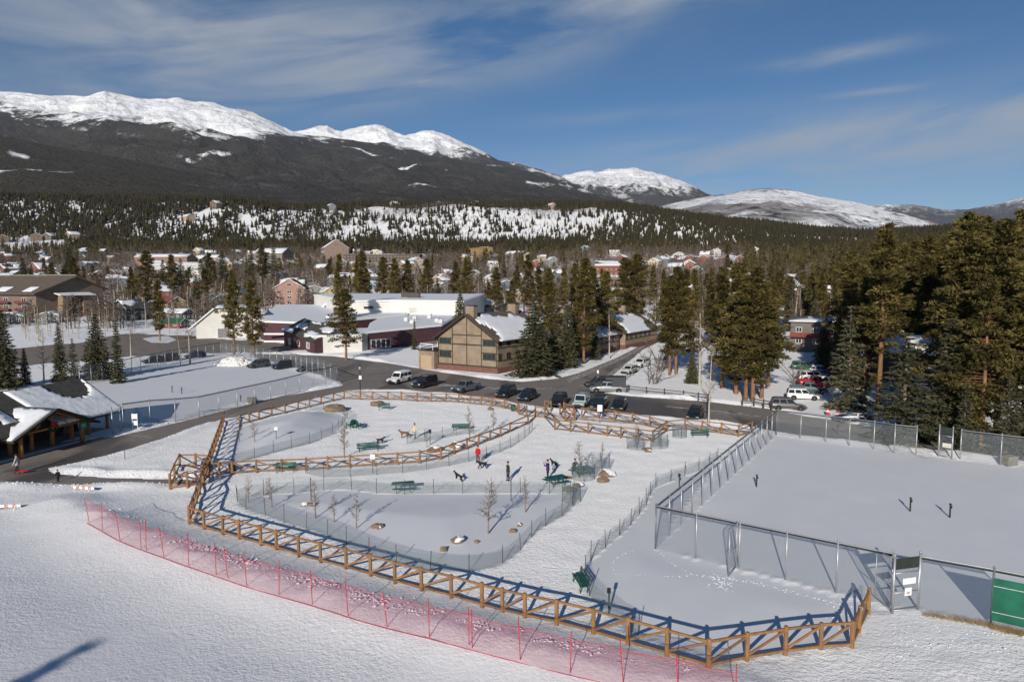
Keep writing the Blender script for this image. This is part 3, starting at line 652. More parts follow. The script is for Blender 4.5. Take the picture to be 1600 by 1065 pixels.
# far court by the pavilion
chain_fence([g(527,596), g(311,649.5), g(193,672)], 'tall chain link fence along the lane beside the far court', 3.6)
chain_fence([g(527,596), g(455,574), g(392,560)], 'tall chain link fence between the far court and the parked cars', 3.2)
chain_fence([g(392,560), g(345,553), g(270,567), g(125,602)], 'dark chain link fence behind the far court under the bare trees', 3.4)
gate(g(176,674), g(189,672.5), 'narrow chain link gate with papers beside the pavilion', 2.4)
for (x, y, lab) in ((209,671,'white notice board panel fixed near the narrow gate'),):
    p = GP(x + 2, y - 1); m2 = MB(); m2.box((0, 0, 1.55), (.7, .03, .6)); m2.box((.1, 0, .75), (.5, .03, .55)); m2.tube([(-.3, .05, 0), (-.3, .05, 1.9)], .04); m2.tube([(.3, .05, 0), (.3, .05, 1.9)], .04)
    tag(m2.build('notice_board', WHITE), lab, 'sign').location = p
# net posts on the courts
mb = MB(); mb.tube([(0, 0, -.2), (0, 0, 1.05)], .06, 8); mb.box((.07, 0, .82), (.09, .12, .2)); mb.box((0, 0, 1.06), (.16, .16, .05)); NP = mb.mesh('net_post', BLACKM)
for x, y, lab in ((1182,760,'dark net post standing alone near the court side fence'), (1422,798,'dark net post with its thin shadow, closer to the court side fence'), (1484,808,'dark net post out on the open court snow'), (269,613,'dark net post on the far court'), (284,615,'second dark net post on the far court'), (376,628,'dark net post by the crate next to the lane fence')):
    tag(link('net_post', NP, None, GP(x, y)), lab, 'net post')
# ------------------------------------------------------------------ red slope net
root_p = [GP(a, b) for a, b in NETPX]; org = root_p[0].copy()
rn = thing('safety_net', 'red plastic safety net on thin red poles along the sledding slope', 'net', org)
REDP = mat('red_pole', (0.5, 0.02, 0.03), 0.5, 0.2, 5)
mb = MB(); mb.tube([(0, 0, -.3), (0, 0, 1.95)], .022, 6); RP = mb.mesh('pole', REDP, True)
for p in root_p + [root_p[3] + Vector((.5, -.3, 0)), root_p[6] + Vector((.9, -.5, 0)), root_p[12] + Vector((2, -.8, 0))]:
    o = link('pole', RP, rn, on(p.x, p.y) - org); o.rotation_euler = (R.uniform(-.09, .05), R.uniform(-.12, .04), 0); o.scale = (1, 1, R.uniform(.95, 1.06))
V, F, uv = [], [], []; fine = resample([(p.x, p.y) for p in root_p], 1.1); u = 0
for i, p in enumerate(fine):
    if i: u += (p - fine[i - 1]).length
    sag = 0.14 * abs(math.sin(u * .95)) ; bul = 0.18 * math.sin(u * 1.3)
    for k, (z, q) in enumerate(((0.03, 0.22), (0.6, 0.12), (1.15, 0.05), (1.66 - sag, 0))):
        V.append(tuple(p - org + Vector((-.3 * q + .2 * bul * (k in (1, 2)), -q + bul * (k in (1, 2)), z)))); uv.append((u, z))
for i in range(len(fine) - 1):
    for k in range(3): F.append((4 * i + k, 4 * i + 4 + k, 4 * i + 5 + k, 4 * i + 1 + k))
me = bpy.data.meshes.new('net'); me.from_pydata(V, [], F); ul = me.uv_layers.new(name='UVMap')
for l in me.loops: ul.data[l.index].uv = uv[l.vertex_index]
me.materials.append(REDNET); link('net', me, rn)
mb = MB(); mb.tube([Vector(V[4 * i + 3]) for i in range(len(fine))], .014, 4, cap=False); mb.tube([Vector(V[4 * i]) for i in range(len(fine))], .014, 4, cap=False); mb.build('edge_rope', REDP, rn)
# post and rail fence along the street
mb = MB(); mb.box((0, 0, .45), (.16, .16, 1.3)); DPOST = mb.mesh('post', mat('weathered_post', (.075, .06, .055), .9, .3))
def rail_fence(px, label):
    P = [GP(a, b) for a, b in px]; org = P[0].copy(); r = thing('rail_fence', label, 'fence', org, 0, 'dark post and rail fences by the street')
    for p in P: link('post', DPOST, r, p - org)
    for i in range(len(P) - 1):
        for z in (.45, .85): place_beam('rail', P[i] + Vector((0, 0, z)), P[i + 1] + Vector((0, 0, z)), .06, .12, unit_rail, r, org)
unit_rail = unit_beam('rail', MATS['weathered_post'])
rail_fence([(982,611),(1010,614.5),(1038,617),(1068,620.5),(1091,624),(1107,626)], 'dark post and rail fence along the street verge by the leaning shrub')
rail_fence([(1160,630),(1178,632),(1193,635),(1206,637)], 'short dark post and rail fence under the pine clump')
rail_fence([(975,596),(990,585),(1003,575)], 'dark post and rail fence behind the camper pickup')
# ------------------------------------------------------------------ vehicles
RUB = mat('tyre_rubber', (0.018, 0.018, 0.02), 0.85, 0.2, 8); RIM = mat('alloy_rim', (0.32, 0.33, 0.34), 0.4, 0.1, 8, metallic=0.6)
CGL = glass('car_glass', (0.015, 0.02, 0.025)); TRIMB = mat('black_trim', (0.025, 0.025, 0.027), 0.6, 0.2, 5)
LAMPM = mat('headlamp_lens', (0.6, 0.6, 0.6), 0.2, 0.05, 5, spec=0.6); TAIL = mat('tail_lamp', (0.35, 0.01, 0.01), 0.3, 0.1, 5, spec=.5)
def paint(c):
    n = 'car_paint_%d_%d_%d' % tuple(int(x * 999) for x in c)
    return mat(n, c, 0.32, 0.14, 1.6, spec=0.5, coat=0.35)
mbw = MB()
def wheel_meshes(r, w):
    a = MB(); prof = [(r * .62, -w / 2), (r * .95, -w / 2), (r, -w * .3), (r, w * .3), (r * .95, w / 2), (r * .62, w / 2)]
    a.loft([[(q * math.cos(2 * PI * j / 16), y, q * math.sin(2 * PI * j / 16)) for j in range(16)] for q, y in prof], cap=False)
    t = a.mesh('tyre', RUB, True); c = MB()
    for s in (-1, 1): c.loft([[(q * math.cos(2 * PI * j / 10), y * s, q * math.sin(2 * PI * j / 10)) for j in range(10)] for q, y in ((r * .64, w * .4), (r * .5, w * .44), (r * .18, w * .36), (r * .16, w * .46), (.001, w * .46))], cap=False)
    return t, c.mesh('rim', RIM)
WH = {}
def rounded(x, hw, z0, z1, top=0.82):
    return [(x, -hw * .92, z0), (x, hw * .92, z0), (x, hw, z0 + .18), (x, hw, z0 + (z1 - z0) * .72), (x, hw * .94, z1 - .02), (x, hw * top, z1), (x, -hw * top, z1), (x, -hw * .94, z1 - .02), (x, -hw, z0 + (z1 - z0) * .72), (x, -hw, z0 + .18)]
def car(kind, c, label, at, head, snow=False, group=None):
    """kind: suv, boxy, wagon, sedan, pickup, camper ; head = heading angle"""
    P = dict(suv=(4.75, 1.9, 1.75, .37), boxy=(4.5, 1.85, 1.85, .37), wagon=(4.6, 1.78, 1.6, .33), big=(5.5, 2.02, 1.92, .41), sedan=(4.7, 1.8, 1.45, .32), pickup=(5.6, 1.98, 1.85, .40), camper=(5.9, 2.0, 1.9, .42))[kind]
    L, W, H, r = P; hw = W / 2; g0 = .30; belt = .95 if kind not in ('big', 'pickup', 'camper') else 1.08
    names = dict(suv='parked_suv', boxy='parked_suv', wagon='parked_car', big='parked_suv', sedan='parked_car', pickup='pickup_truck', camper='camper_pickup')
    root = thing(names[kind], label, 'pickup truck' if kind in ('pickup', 'camper') else 'car', at, head, group)
    pm = paint(c); f, b = L / 2, -L / 2
    xr = b + .05                                                # cabin limits on the belt line and on the roof
    cab = dict(suv=(1.05, xr, .35, b + .3), boxy=(.85, xr, .55, b + .12), wagon=(1.05, xr + .05, .3, b + .55), big=(1.2, xr, .65, b + .2), sedan=(1.0, b + .65, .25, b + 1.35), pickup=(1.3, -.85, .72, -.7), camper=(1.4, -.75, .85, -.62))[kind]
    hood = belt - (.04 if kind in ('boxy', 'big') else .09)
    body = MB(); rear = belt if kind in ('suv', 'boxy', 'wagon', 'big') else (belt - .02)
    body.loft([rounded(b, hw * .9, g0 + .18, rear - .15), rounded(b + .12, hw * .97, g0 + .05, rear), rounded(b + .9, hw, g0, belt), rounded(cab[0] - .3, hw, g0, belt), rounded(cab[0] + .1, hw * .995, g0, belt - .01, .9), rounded(f - .45, hw * .97, g0, hood - .05, .86), rounded(f - .12, hw * .9, g0 + .04, hood - .17, .8), rounded(f, hw * .8, g0 + .15, hood - .33, .75)])
    if kind in ('pickup',):
        pass
    bo = body.build('body', pm, root, True); bo.data.polygons.foreach_set('use_smooth', [True] * len(bo.data.polygons))
    md = bo.modifiers.new('edge', 'EDGE_SPLIT'); md.split_angle = math.radians(38)
    wt = hw * .78; x0, x1, x2, x3 = cab
    cb = MB(); lo = [(x1, -hw * .9), (x0, -hw * .9), (x0, hw * .9), (x1, hw * .9)]; hi = [(x3, -wt), (x2, -wt), (x2, wt), (x3, wt)]
    zb, zt = belt - .03, H - .05
    cb.loft([[(*p, zb) for p in lo], [(*p, zt) for p in hi], [(p[0] * .96 - .0, p[1] * .92, H) for p in hi]])
    bevelled(cb.build('cabin', pm, root), .05, 2)
    A = [Vector((*p, zb)) for p in lo]; B = [Vector((*p, zt)) for p in hi]
    def panel(name, q, n, inset=(.06, .12, .1)):
        # q: four corners bottom-left, bottom-right, top-right, top-left
        q = [Vector(p) for p in q]; s0, zl, zh = inset
        def P_(u, v): return (q[0].lerp(q[1], u)).lerp(q[3].lerp(q[2], u), v) + n * .012
        m = MB(); pts = [P_(s0, zl), P_(1 - s0, zl), P_(1 - s0, 1 - zh), P_(s0, 1 - zh)]
        m.loft([[p for p in pts], [p - n * .03 for p in pts]]); return m.build(name, CGL, root)
    panel('windscreen', (A[1], A[2], B[2], B[1]), Vector((1, 0, .6)).normalized())
    panel('rear_window', (A[3], A[0], B[0], B[3]), Vector((-1, 0, .3)).normalized(), (.1, .3, .12))
    nw = 3 if kind in ('suv', 'boxy', 'wagon', 'big') else 2
    for s in (1, -1):
        a0, a1, b0, b1 = (A[3], A[2], B[3], B[2]) if s > 0 else (A[0], A[1], B[0], B[1])
        for k in range(nw):
            u0, u1 = k / nw, (k + 1) / nw
            panel('side_window', (a0.lerp(a1, u0), a0.lerp(a1, u1), b0.lerp(b1, u1), b0.lerp(b1, u0)), Vector((0, s, .3)).normalized(), (.07, .2, .12))
        m = MB(); m.box((x0 - .25, s * (hw + .09), belt + .08), (.14, .2, .15)); m.build('mirror', TRIMB, root)
        m = MB(); m.box((f - .1, s * hw * .68, hood - .25), (.16, .34, .15)); m.build('headlight', LAMPM, root)
        m = MB(); m.box((b + .07, s * hw * .84, belt - .22), (.12, .16, .3)); m.build('tail_light', TAIL, root)
    m = MB(); m.box((f - .02, 0, g0 + .2), (.16, W * .86, .2)); m.box((f - .03, 0, hood - .3), (.1, W * .5, .16)); m.build('front_bumper', TRIMB, root)
    m = MB(); m.box((b + .02, 0, g0 + .28), (.16, W * .88, .2)); m.build('rear_bumper', TRIMB, root)
    if kind in ('suv', 'boxy', 'wagon', 'big'):
        m = MB()
        for s in (1, -1): m.tube([(x2 * .7, s * wt * .85, H + .05), (x3 * .85, s * wt * .85, H + .05)], .022, 5)
        m.build('roof_rack', TRIMB, root)
    key = (r,)
    if key not in WH: WH[key] = wheel_meshes(r, .25)
    wb = L * .295
    for x in (wb + .12, -wb):
        for s in (1, -1):
            o = link('wheel', WH[key][0], root, (x, s * (hw - .11), r)); link('rim', WH[key][1], o)
        m = MB(); m.tube([(x, -hw - .004, r + .02), (x, hw + .004, r + .02)], r * 1.17, 16); m.build('wheel_arch', TRIMB, root)
    if kind == 'pickup':
        m = MB(); m.box(((x1 + b) / 2 - .02, 0, belt + .012), (x1 - b - .25, W * .74, .03)); m.build('cargo_bed', TRIMB, root)
        for s in (1, -1):
            m = MB(); m.box(((x1 + b) / 2, s * hw * .88, belt + .1), (x1 - b - .1, .1, .22)); m.build('bed_side', pm, root)
        m = MB(); m.box((b + .09, 0, belt + .1), (.08, W * .84, .22)); m.build('tailgate', pm, root)
    if kind == 'camper':
        cm = mat('camper_shell', (0.05, 0.052, 0.058), .5, .1, 3)
        m = MB(); m.box((b + 1.25, 0, belt + .55), (2.3, W * 1.02, 1.1)); m.box((b + 1.7, 0, belt + 1.33), (3.3, W * 1.04, .5)); bevelled(m.build('camper_box', cm, root), .06)
        m = MB(); m.box((b + 1.25, -hw * 1.03, belt + .62), (1.3, .04, .62)); m.build('open_hatch', TRIMB, root)
        m = MB(); m.box((b + 1.5, 0, belt + 1.62), (2.2, W * .8, .06)); m.build('roof_panel', BLACKM, root)
        m = MB(); m.tube([(b - .05, .3, 1.3), (b - .5, .3, .1)], .03, 5); m.tube([(b - .05, -.3, 1.3), (b - .5, -.3, .1)], .03, 5)
        for z in (.35, .65, .95): m.tube([(b - .41 + z * .38 - .04, .3, z), (b - .41 + z * .38 - .04, -.3, z)], .025, 5)
        m.build('rear_ladder', GALV, root)
    if snow:
        m = MB(); m.box(((x2 + x3) / 2, 0, H + .07), (abs(x2 - x3) * .9, wt * 1.8, .14)); bevelled(m.build('snow_cover', SNOW, root), .05)
    return root
def carat(px, py): return G(px, py, 0.0)
BLK = (0.012, 0.013, 0.016); NAVY = (0.012, 0.018, 0.035); SILV = (0.42, 0.43, 0.44); WHT = (0.75, 0.75, 0.74)
h0 = math.atan2(-.86, -.51)
cars = [
 ('big', WHT, 'big white estate car with a white roof load on the car park', 624, 597.5, h0 + .1, 1), ('big', BLK, 'long black off-road car beside the big white one', 664, 604, h0 + .05, 0),
 ('pickup', (.10, .12, .13), 'blue grey pickup truck parked alone behind the timber fence', 728, 611, h0 - .1, 0),
 ('suv', BLK, 'black car with its nose at the fence, first of a touching pair', 791, 619, h0 + .12, 0), ('wagon', NAVY, 'dark navy car parked tight beside another black one', 824, 624.5, h0 + .16, 0),
 ('suv', BLK, 'black car parked just behind the white notice', 873, 633, h0 + .24, 0), ('boxy', (.42, .50, .50), 'pale mint boxy car between black ones', 908, 635, h0 + .2, 0),
 ('suv', NAVY, 'navy car next to the pale boxy one', 936, 638, h0 + .24, 0), ('wagon', BLK, 'black car at the end of the fence row with a rear spare', 967, 640, h0 + .24, 0),
 ('suv', (.05, .048, .045), 'dark bronze car standing behind the camper pickup', 934, 604, math.radians(195), 0), ('camper', (.17, .185, .20), 'silver pickup truck with a camper box and rear ladder', 950, 613, math.radians(172), 0),
 ('wagon', (.6, .6, .58), 'dirty white car parked behind the street rail fence', 983, 583, math.radians(235), 0), ('big', WHT, 'white van like car at the bend of the side street', 1002, 573, math.radians(235), 0),
 ('wagon', BLK, 'black car nosing the fence behind the tall bare aspen', 1086, 654, h0 + .12, 0),
 ('suv', (.075, .07, .068), 'charcoal car parked sideways at the snowy drive mouth', 1231, 640, math.radians(-12), 0), ('suv', WHT, 'white car parked behind the charcoal one', 1254, 624, math.radians(-14), 0),
 ('pickup', (.06, .10, .12), 'teal grey pickup truck between white and red cars', 1263, 614, math.radians(-12), 0), ('pickup', (.36, .012, .016), 'bright red pickup truck in the driveway row', 1274, 604, math.radians(-8), 0),
 ('big', (.7, .66, .62), 'cream white car half hidden behind the red pickup', 1271, 595, math.radians(-8), 0), ('suv', (.02, .11, .07), 'dark green car in the snowy driveway', 1256, 577, math.radians(-8), 0), ('wagon', (.3, .32, .35), 'snow covered grey car beside the green one', 1283, 584, math.radians(-20), 1),
 ('wagon', (.03, .05, .08), 'dark blue car at the top of the snowy driveway', 1217, 560, math.radians(10), 0),
 ('suv', (.06, .07, .075), 'grey car with bright headlamps behind the far court fence', 404, 574, h0 - .15, 0), ('suv', BLK, 'black car second along behind the far court fence', 443, 576, h0 - .1, 0), ('wagon', (.03, .04, .055), 'dark low car at the end of the far court fence', 481, 581, h0 - .1, 0),
 ('wagon', BLK, 'black car under the bare trees behind the far court', 240, 567, h0 - .2, 0), ('suv', (.05, .02, .02), 'dark maroon car under the bare trees behind the far court', 262, 564, h0 - .2, 0), ('wagon', NAVY, 'navy car beside the snow heap behind the far court', 305, 559, h0 - .2, 0),
 ('sedan', (.02, .03, .07), 'blue car in the shade beyond the court back fence', 1334, 660, math.radians(160), 0)]
for k, c, lab, x, y, hd, sn in cars: car(k, c, lab, carat(x, y), hd, bool(sn), 'cars parked around the park')

# ------------------------------------------------------------------ benches and picnic tables
def bench_mesh_parts(root, L=1.8, m=GREENP):
    s = MB()
    for k in range(4): s.box((0, -.18 + k * .12, .45), (L, .09, .04))
    s.build('seat', m, root)
    b = MB()
    for k in range(3): b.beam((-L / 2, .25 + k * .035, .58 + k * .13), (L / 2, .25 + k * .035, .58 + k * .13), .03, .1)
    b.build('backrest', m, root)
    for x in (-L * .4, L * .4):
        g_ = MB(); g_.beam((x, -.2, 0), (x, -.2, .44), .05, .05); g_.beam((x, .22, 0), (x, .34, .92), .05, .05); g_.beam((x, -.22, .42), (x, .25, .42), .05, .05); g_.build('leg', m, root)
def bench(px, py, rz, label, L=1.9):
    r = thing('park_bench', label, 'bench', GP(px, py), rz, 'green benches in the dog park'); bench_mesh_parts(r, L); return r
def picnic(px, py, rz, label):
    r = thing('picnic_table', label, 'picnic table', GP(px, py), rz, 'green picnic tables in the dog park'); L = 1.9
    s = MB()
    for k in range(5): s.box((0, -.32 + k * .16, .74), (L, .13, .04))
    s.build('tabletop', GREENP, r)
    for y in (-.68, .68):
        q = MB(); q.box((0, y - .07, .44), (L, .12, .04)); q.box((0, y + .07, .44), (L, .12, .04)); q.build('seat', GREENP, r)
    for x in (-.6, .6):
        q = MB(); q.beam((x, -.62, 0), (x, -.2, .72), .05, .07); q.beam((x, .62, 0), (x, .2, .72), .05, .07); q.beam((x, -.72, .4), (x, .72, .4), .05, .07); q.build('leg_frame', GREENP, r)
    return r
picnic(630,767, math.radians(14), 'green picnic table behind the low fence of the snow island')
picnic(868,757, math.radians(30), 'green picnic table beside the person in purple')
picnic(908,742, math.radians(28), 'green picnic table with someone sitting at it')
bench(720,672, math.radians(190), 'green bench facing the smooth snow patch behind the middle fence', 2.2)
bench(576,705, math.radians(20), 'dark green bench by the wire fence near the small dog', 2.4)
bench(446,737.5, math.radians(4), 'green bench against the middle timber fence near the pen')
bench(1094,683, math.radians(-4), 'green bench under the tall bare aspen', 2.1)
bench(906,917, math.radians(-80), 'green bench at the bend of the low wire fence by the untouched snow', 1.9)
bench(600,640, math.radians(5), 'low bench half sunk in snow by the lane corner', 1.7)
for x, y, rz, lab in ((547,669,.9,'green lawn chair leaning left by the wire fence bend'), (554,667,.1,'green lawn chair in the middle of three'), (562.5,669,-.8,'green lawn chair leaning right of three')):
    r = thing('lawn_chair', lab, 'chair', GP(x, y), rz + PI, 'three green lawn chairs'); s = MB(); s.box((0, 0, .38), (.6, .6, .06)); s.build('seat', GREENP, r)
    s = MB(); s.beam((0, .28, .38), (0, .5, 1.05), .6, .06); s.build('backrest', GREENP, r)
    for q in (-.28, .28): s = MB(); s.beam((q, -.28, 0), (q, -.28, .6), .06, .06); s.beam((q, .35, 0), (q, .35, .6), .06, .06); s.beam((q, -.32, .6), (q, .4, .6), .08, .05); s.build('arm_frame', GREENP, r)
for x, y, lab in ((802,641.5,'green rubbish bin by the timber entrance pen'), (363,735,'small dark green bin at the start of the middle fence')):
    r = thing('litter_bin', lab, 'bin', GP(x, y)); s = MB(); s.tube([(0, 0, 0), (0, 0, .75)], [.3, .36], 12); s.build('drum', GREENP, r, True); s = MB(); s.ball((0, 0, .76), (.37, .37, .16), 0, 12, 6); s.build('lid', GREENP, r, True)
# ------------------------------------------------------------------ boulders
def boulder(px, py, wpx, asp, label, snow=0.3, seed=1):
    p = GP(px, py); wd = wpx * (p.y / FPX) * 1.02; rr = random.Random(seed); bm = bmesh.new(); bmesh.ops.create_icosphere(bm, subdivisions=3, radius=1.0); off = Vector((rr.uniform(0, 50), rr.uniform(0, 50), 0))
    for v in bm.verts:
        n = mnoise.noise(v.co * 1.1 + off) * .38 + mnoise.noise(v.co * 2.6 + off) * .14; v.co *= (1 + n)
        v.co.x *= wd / 2; v.co.y *= wd / 2 * .8; v.co.z = v.co.z * wd / 2 * asp + wd * asp * .18
    me = bpy.data.meshes.new('boulder'); bm.to_mesh(me); bm.free(); me.materials.append(ROCK)
    o = tag(link('boulder', me, None, p, rr.uniform(-.5, .5)), label, 'boulder', 'boulders in the dog park')
    if snow:
        bm = bmesh.new(); bm.from_mesh(me); d = [f for f in bm.faces if f.normal.z < .35 or f.calc_center_median().x < wd * (-.5 + .9 * (1 - snow))]
        bmesh.ops.delete(bm, geom=d, context='FACES')
        for v in bm.verts: v.co += Vector((0, 0, .035))
        e = bmesh.ops.extrude_face_region(bm, geom=bm.faces[:]);
        for v in [q for q in e['geom'] if isinstance(q, bmesh.types.BMVert)]: v.co += Vector((0, 0, .06 + .02 * rr.random()))
        ms = bpy.data.meshes.new('snow_cap'); bm.to_mesh(ms); bm.free(); ms.materials.append(SNOW); link('snow_cap', ms, o)
for k, a in enumerate(((524,642,34,.45,'long brown boulder beside the wire fence bend',0), (590,633,22,.5,'brown boulder near the lamp post corner of the fence',0), (677,705,21,.6,'boulder with a snowy flank just above the middle timber fence',.5), (713,698,20,.55,'tan boulder with a snow patch where the middle fence turns',.6), (693,860,11,.9,'small grey boulder standing upright on the snow island',0), (715,845,23,.42,'wide brown boulder with a snow patch on the snow island',.35), (744.5,847,9,.6,'smallest brown boulder on the snow island',0), (801,831,12,.8,'round brown boulder near the sapling shadow',0), (811,822,8,.6,'little snow dusted stone behind the round brown boulder',.4), (891,767,22,.5,'orange brown boulder at the tip of the snow island',0), (903,759,17,.45,'flat grey boulder behind the orange brown one',.35), (941,752,19,.6,'tan boulder in front of the snow capped ones',0), (949,742,26,.5,'large boulder half covered in snow by the wire cage',.6), (590,823,20,.42,'low tan boulder under the island fence',0), (592,826,8,.5,'sliver of stone beside the low tan boulder',.3), (475,790,11,.55,'light tan stone capped with snow in a pair',.7), (487,789,13,.55,'light tan stone, bare one of a pair',.1), (1013,706,13,.4,'small dark stone with snow near the fence corner',.5), (1010,702.5,16,.3,'flat tan stone lying below the lower timber fence',0), (887,747,12,.5,'small tan stone between the two picnic tables',0), (766,640,9,.8,'square stone block at the foot of the car park fence',0))):
    boulder(*a, seed=k + 3)
# ------------------------------------------------------------------ lamp post, signs, posts
r = thing('street_lamp', 'black street lamp with a white fixture at the fence corner', 'street lamp', GP(563,616)); s = MB(); s.tube([(0, 0, -.2), (0, 0, .5), (0, 0, .55), (0, 0, 4.0)], [.14, .12, .07, .055], 8); s.build('pole', BLACKM, r, True)
s = MB(); s.tube([(0, 0, 4.0), (0, 0, 4.15), (0, 0, 4.55)], [.08, .2, .16], 8); s.build('lantern', mat('lamp_glass', (.35, .35, .33), .3), r); s = MB(); s.tube([(0, 0, 4.55), (0, 0, 4.8)], [.27, .05], 8); s.build('lantern_roof', BLACKM, r)
s = MB(); s.box((.05, -.1, 2.75), (.42, .04, .6)); s.build('banner', WHITE, r)
def sign(px, py, h, sw, sh, m, label, pm=STAKE, name='sign_post'):
    r = thing(name, label, 'sign', GP(px, py)); s = MB(); s.tube([(0, .03, -.2), (0, .03, h)], .035, 6); s.build('post', pm, r); s = MB(); s.box((0, 0, h - sh / 2), (sw, .03, sh)); s.build('panel', m, r)
sign(431.5,684,1.25,.36,.36,WHITE,'small white square sign on a stake in the snow mound')
sign(582.5,738,1.75,.45,.45,WHITE,'white sign behind the middle timber fence')
sign(937,660,2.3,.62,.85,WHITE,'white notice panel standing at the park entrance')
sign(868.5,667,2.5,.55,.55,WHITE,'white notice panel in front of the black cars') if False else None
sign(672,694,1.7,.3,.42,BLACKM,'dark bag dispenser post by the smooth snow patch')
sign(951,958,1.45,.2,.3,BLACKM,'thin dark marker post on the untouched snow corner')
sign(798.5,782,1.7,.08,.1,BLACKM,'dark stake beside the sapling on the snow island')
sign(486,782,1.9,.09,.1,BLACKM,'dark stake among the saplings of the snow island')
sign(1061,766,1.5,.22,.3,BLACKM,'dark marker post between the low fence and the tennis court')
sign(873,603,1.9,.4,.6,WHITE,'white sign pole behind the bronze car') if False else None
sign(934,601,2.6,.3,.55,WHITE,'white sign pole at the street corner by the camper')
sign(1309,679,1.3,.3,.3,BLACKM,'dark sign post on the road verge behind the court')
sign(195,717,1.4,.1,.12,STAKE,'thin stake in the trodden snow near the pavilion')
for x, y, rz, lab in ((10,796,.1,'orange and white striped barricade lying on the slope by the footpath'), (131,767,-.2,'small striped barricade board lying in the snow beyond the red net')):
    r = thing('barricade', lab, 'barricade', GP(x, y), rz); OR = mat('orange_stripe', (.55, .24, .14), .6)
    for z in (.3,):
        s = MB()
        for k in range(7): s.box((-.9 + k * .3, 0, z), (.3, .04, .22), k % 2)
        s.build('striped_board', [WHITE, OR], r)
    for q in (-.7, .7): s = MB(); s.beam((q, -.3, 0), (q, 0, .35), .05, .06); s.beam((q, .3, 0), (q, 0, .35), .05, .06); s.build('leg', WHITE, r)
for x, y, lab in ((1293,648,'tall red and white snow marker on the drive corner'), (1308,653,'short red snow marker with a pointed top')):
    r = thing('snow_marker', lab, 'marker', GP(x, y)); s = MB(); s.tube([(0, 0, 0), (0, 0, .5), (0, 0, 1.0)], [.28, .2, .05], 8); s.build('cone', mat('red_marker', (.7, .04, .05), .6), r, True); s = MB(); s.tube([(0, 0, .45), (0, 0, .65)], [.225, .185], 8); s.build('white_band', WHITE, r); s = MB(); s.box((0, 0, .03), (.7, .7, .06)); s.build('base', TRIMB, r)
for x, y, lab in ((394,630,'small wooden crate lying by the lane fence'), (1577,726,'grey utility box behind the court back fence')):
    r = thing('wooden_crate' if 'crate' in lab else 'utility_box', lab, 'crate' if 'crate' in lab else 'box', GP(x, y), .3); s = MB(); s.box((0, 0, .4), (1.3, .8, .8)); bevelled(s.build('case', mat('grey_box', (.2, .19, .16), .8), r), .04); s = MB(); s.box((0, 0, .84), (1.4, .9, .08)); s.build('lid', mat('box_lid', (.28, .27, .24), .8), r)
# ------------------------------------------------------------------ people and dogs
def skin_mesh(name, nodes, edges, mats, edge_mat, levels=2, hook=None):
    """grow one continuous body over a jointed skeleton and colour it by the nearest bone"""
    me = bpy.data.meshes.new('skeleton'); me.from_pydata([n[0] for n in nodes], edges, []); o = bpy.data.objects.new('skeleton', me); COL.objects.link(o)
    md = o.modifiers.new('skin', 'SKIN'); md.use_smooth_shade = True
    sv = me.skin_vertices[0].data
    for i, n in enumerate(nodes): sv[i].radius = n[1] if isinstance(n[1], tuple) else (n[1], n[1]); sv[i].use_root = (i == 0)
    ss = o.modifiers.new('sub', 'SUBSURF'); ss.levels = levels; ss.render_levels = levels
    bpy.context.view_layer.update(); dg = bpy.context.evaluated_depsgraph_get(); out = bpy.data.meshes.new_from_object(o.evaluated_get(dg)); out.name = name
    bpy.data.objects.remove(o); bpy.data.meshes.remove(me)
    out.materials.clear()
    for m in mats: out.materials.append(m)
    E = [(Vector(nodes[a][0]), Vector(nodes[b][0]), edge_mat[i]) for i, (a, b) in enumerate(edges)]
    for p in out.polygons:
        c = p.center; best, bi = 1e9, 0
        for a, b, mi in E:
            d = b - a; t = max(0, min(1, (c - a).dot(d) / max(1e-9, d.length_squared))); q = (c - a - d * t).length
            if q < best: best, bi = q, mi
        p.material_index = bi; p.use_smooth = True
    return out
SKINM = mat('skin', (.48, .26, .17), .6, .1, 20)
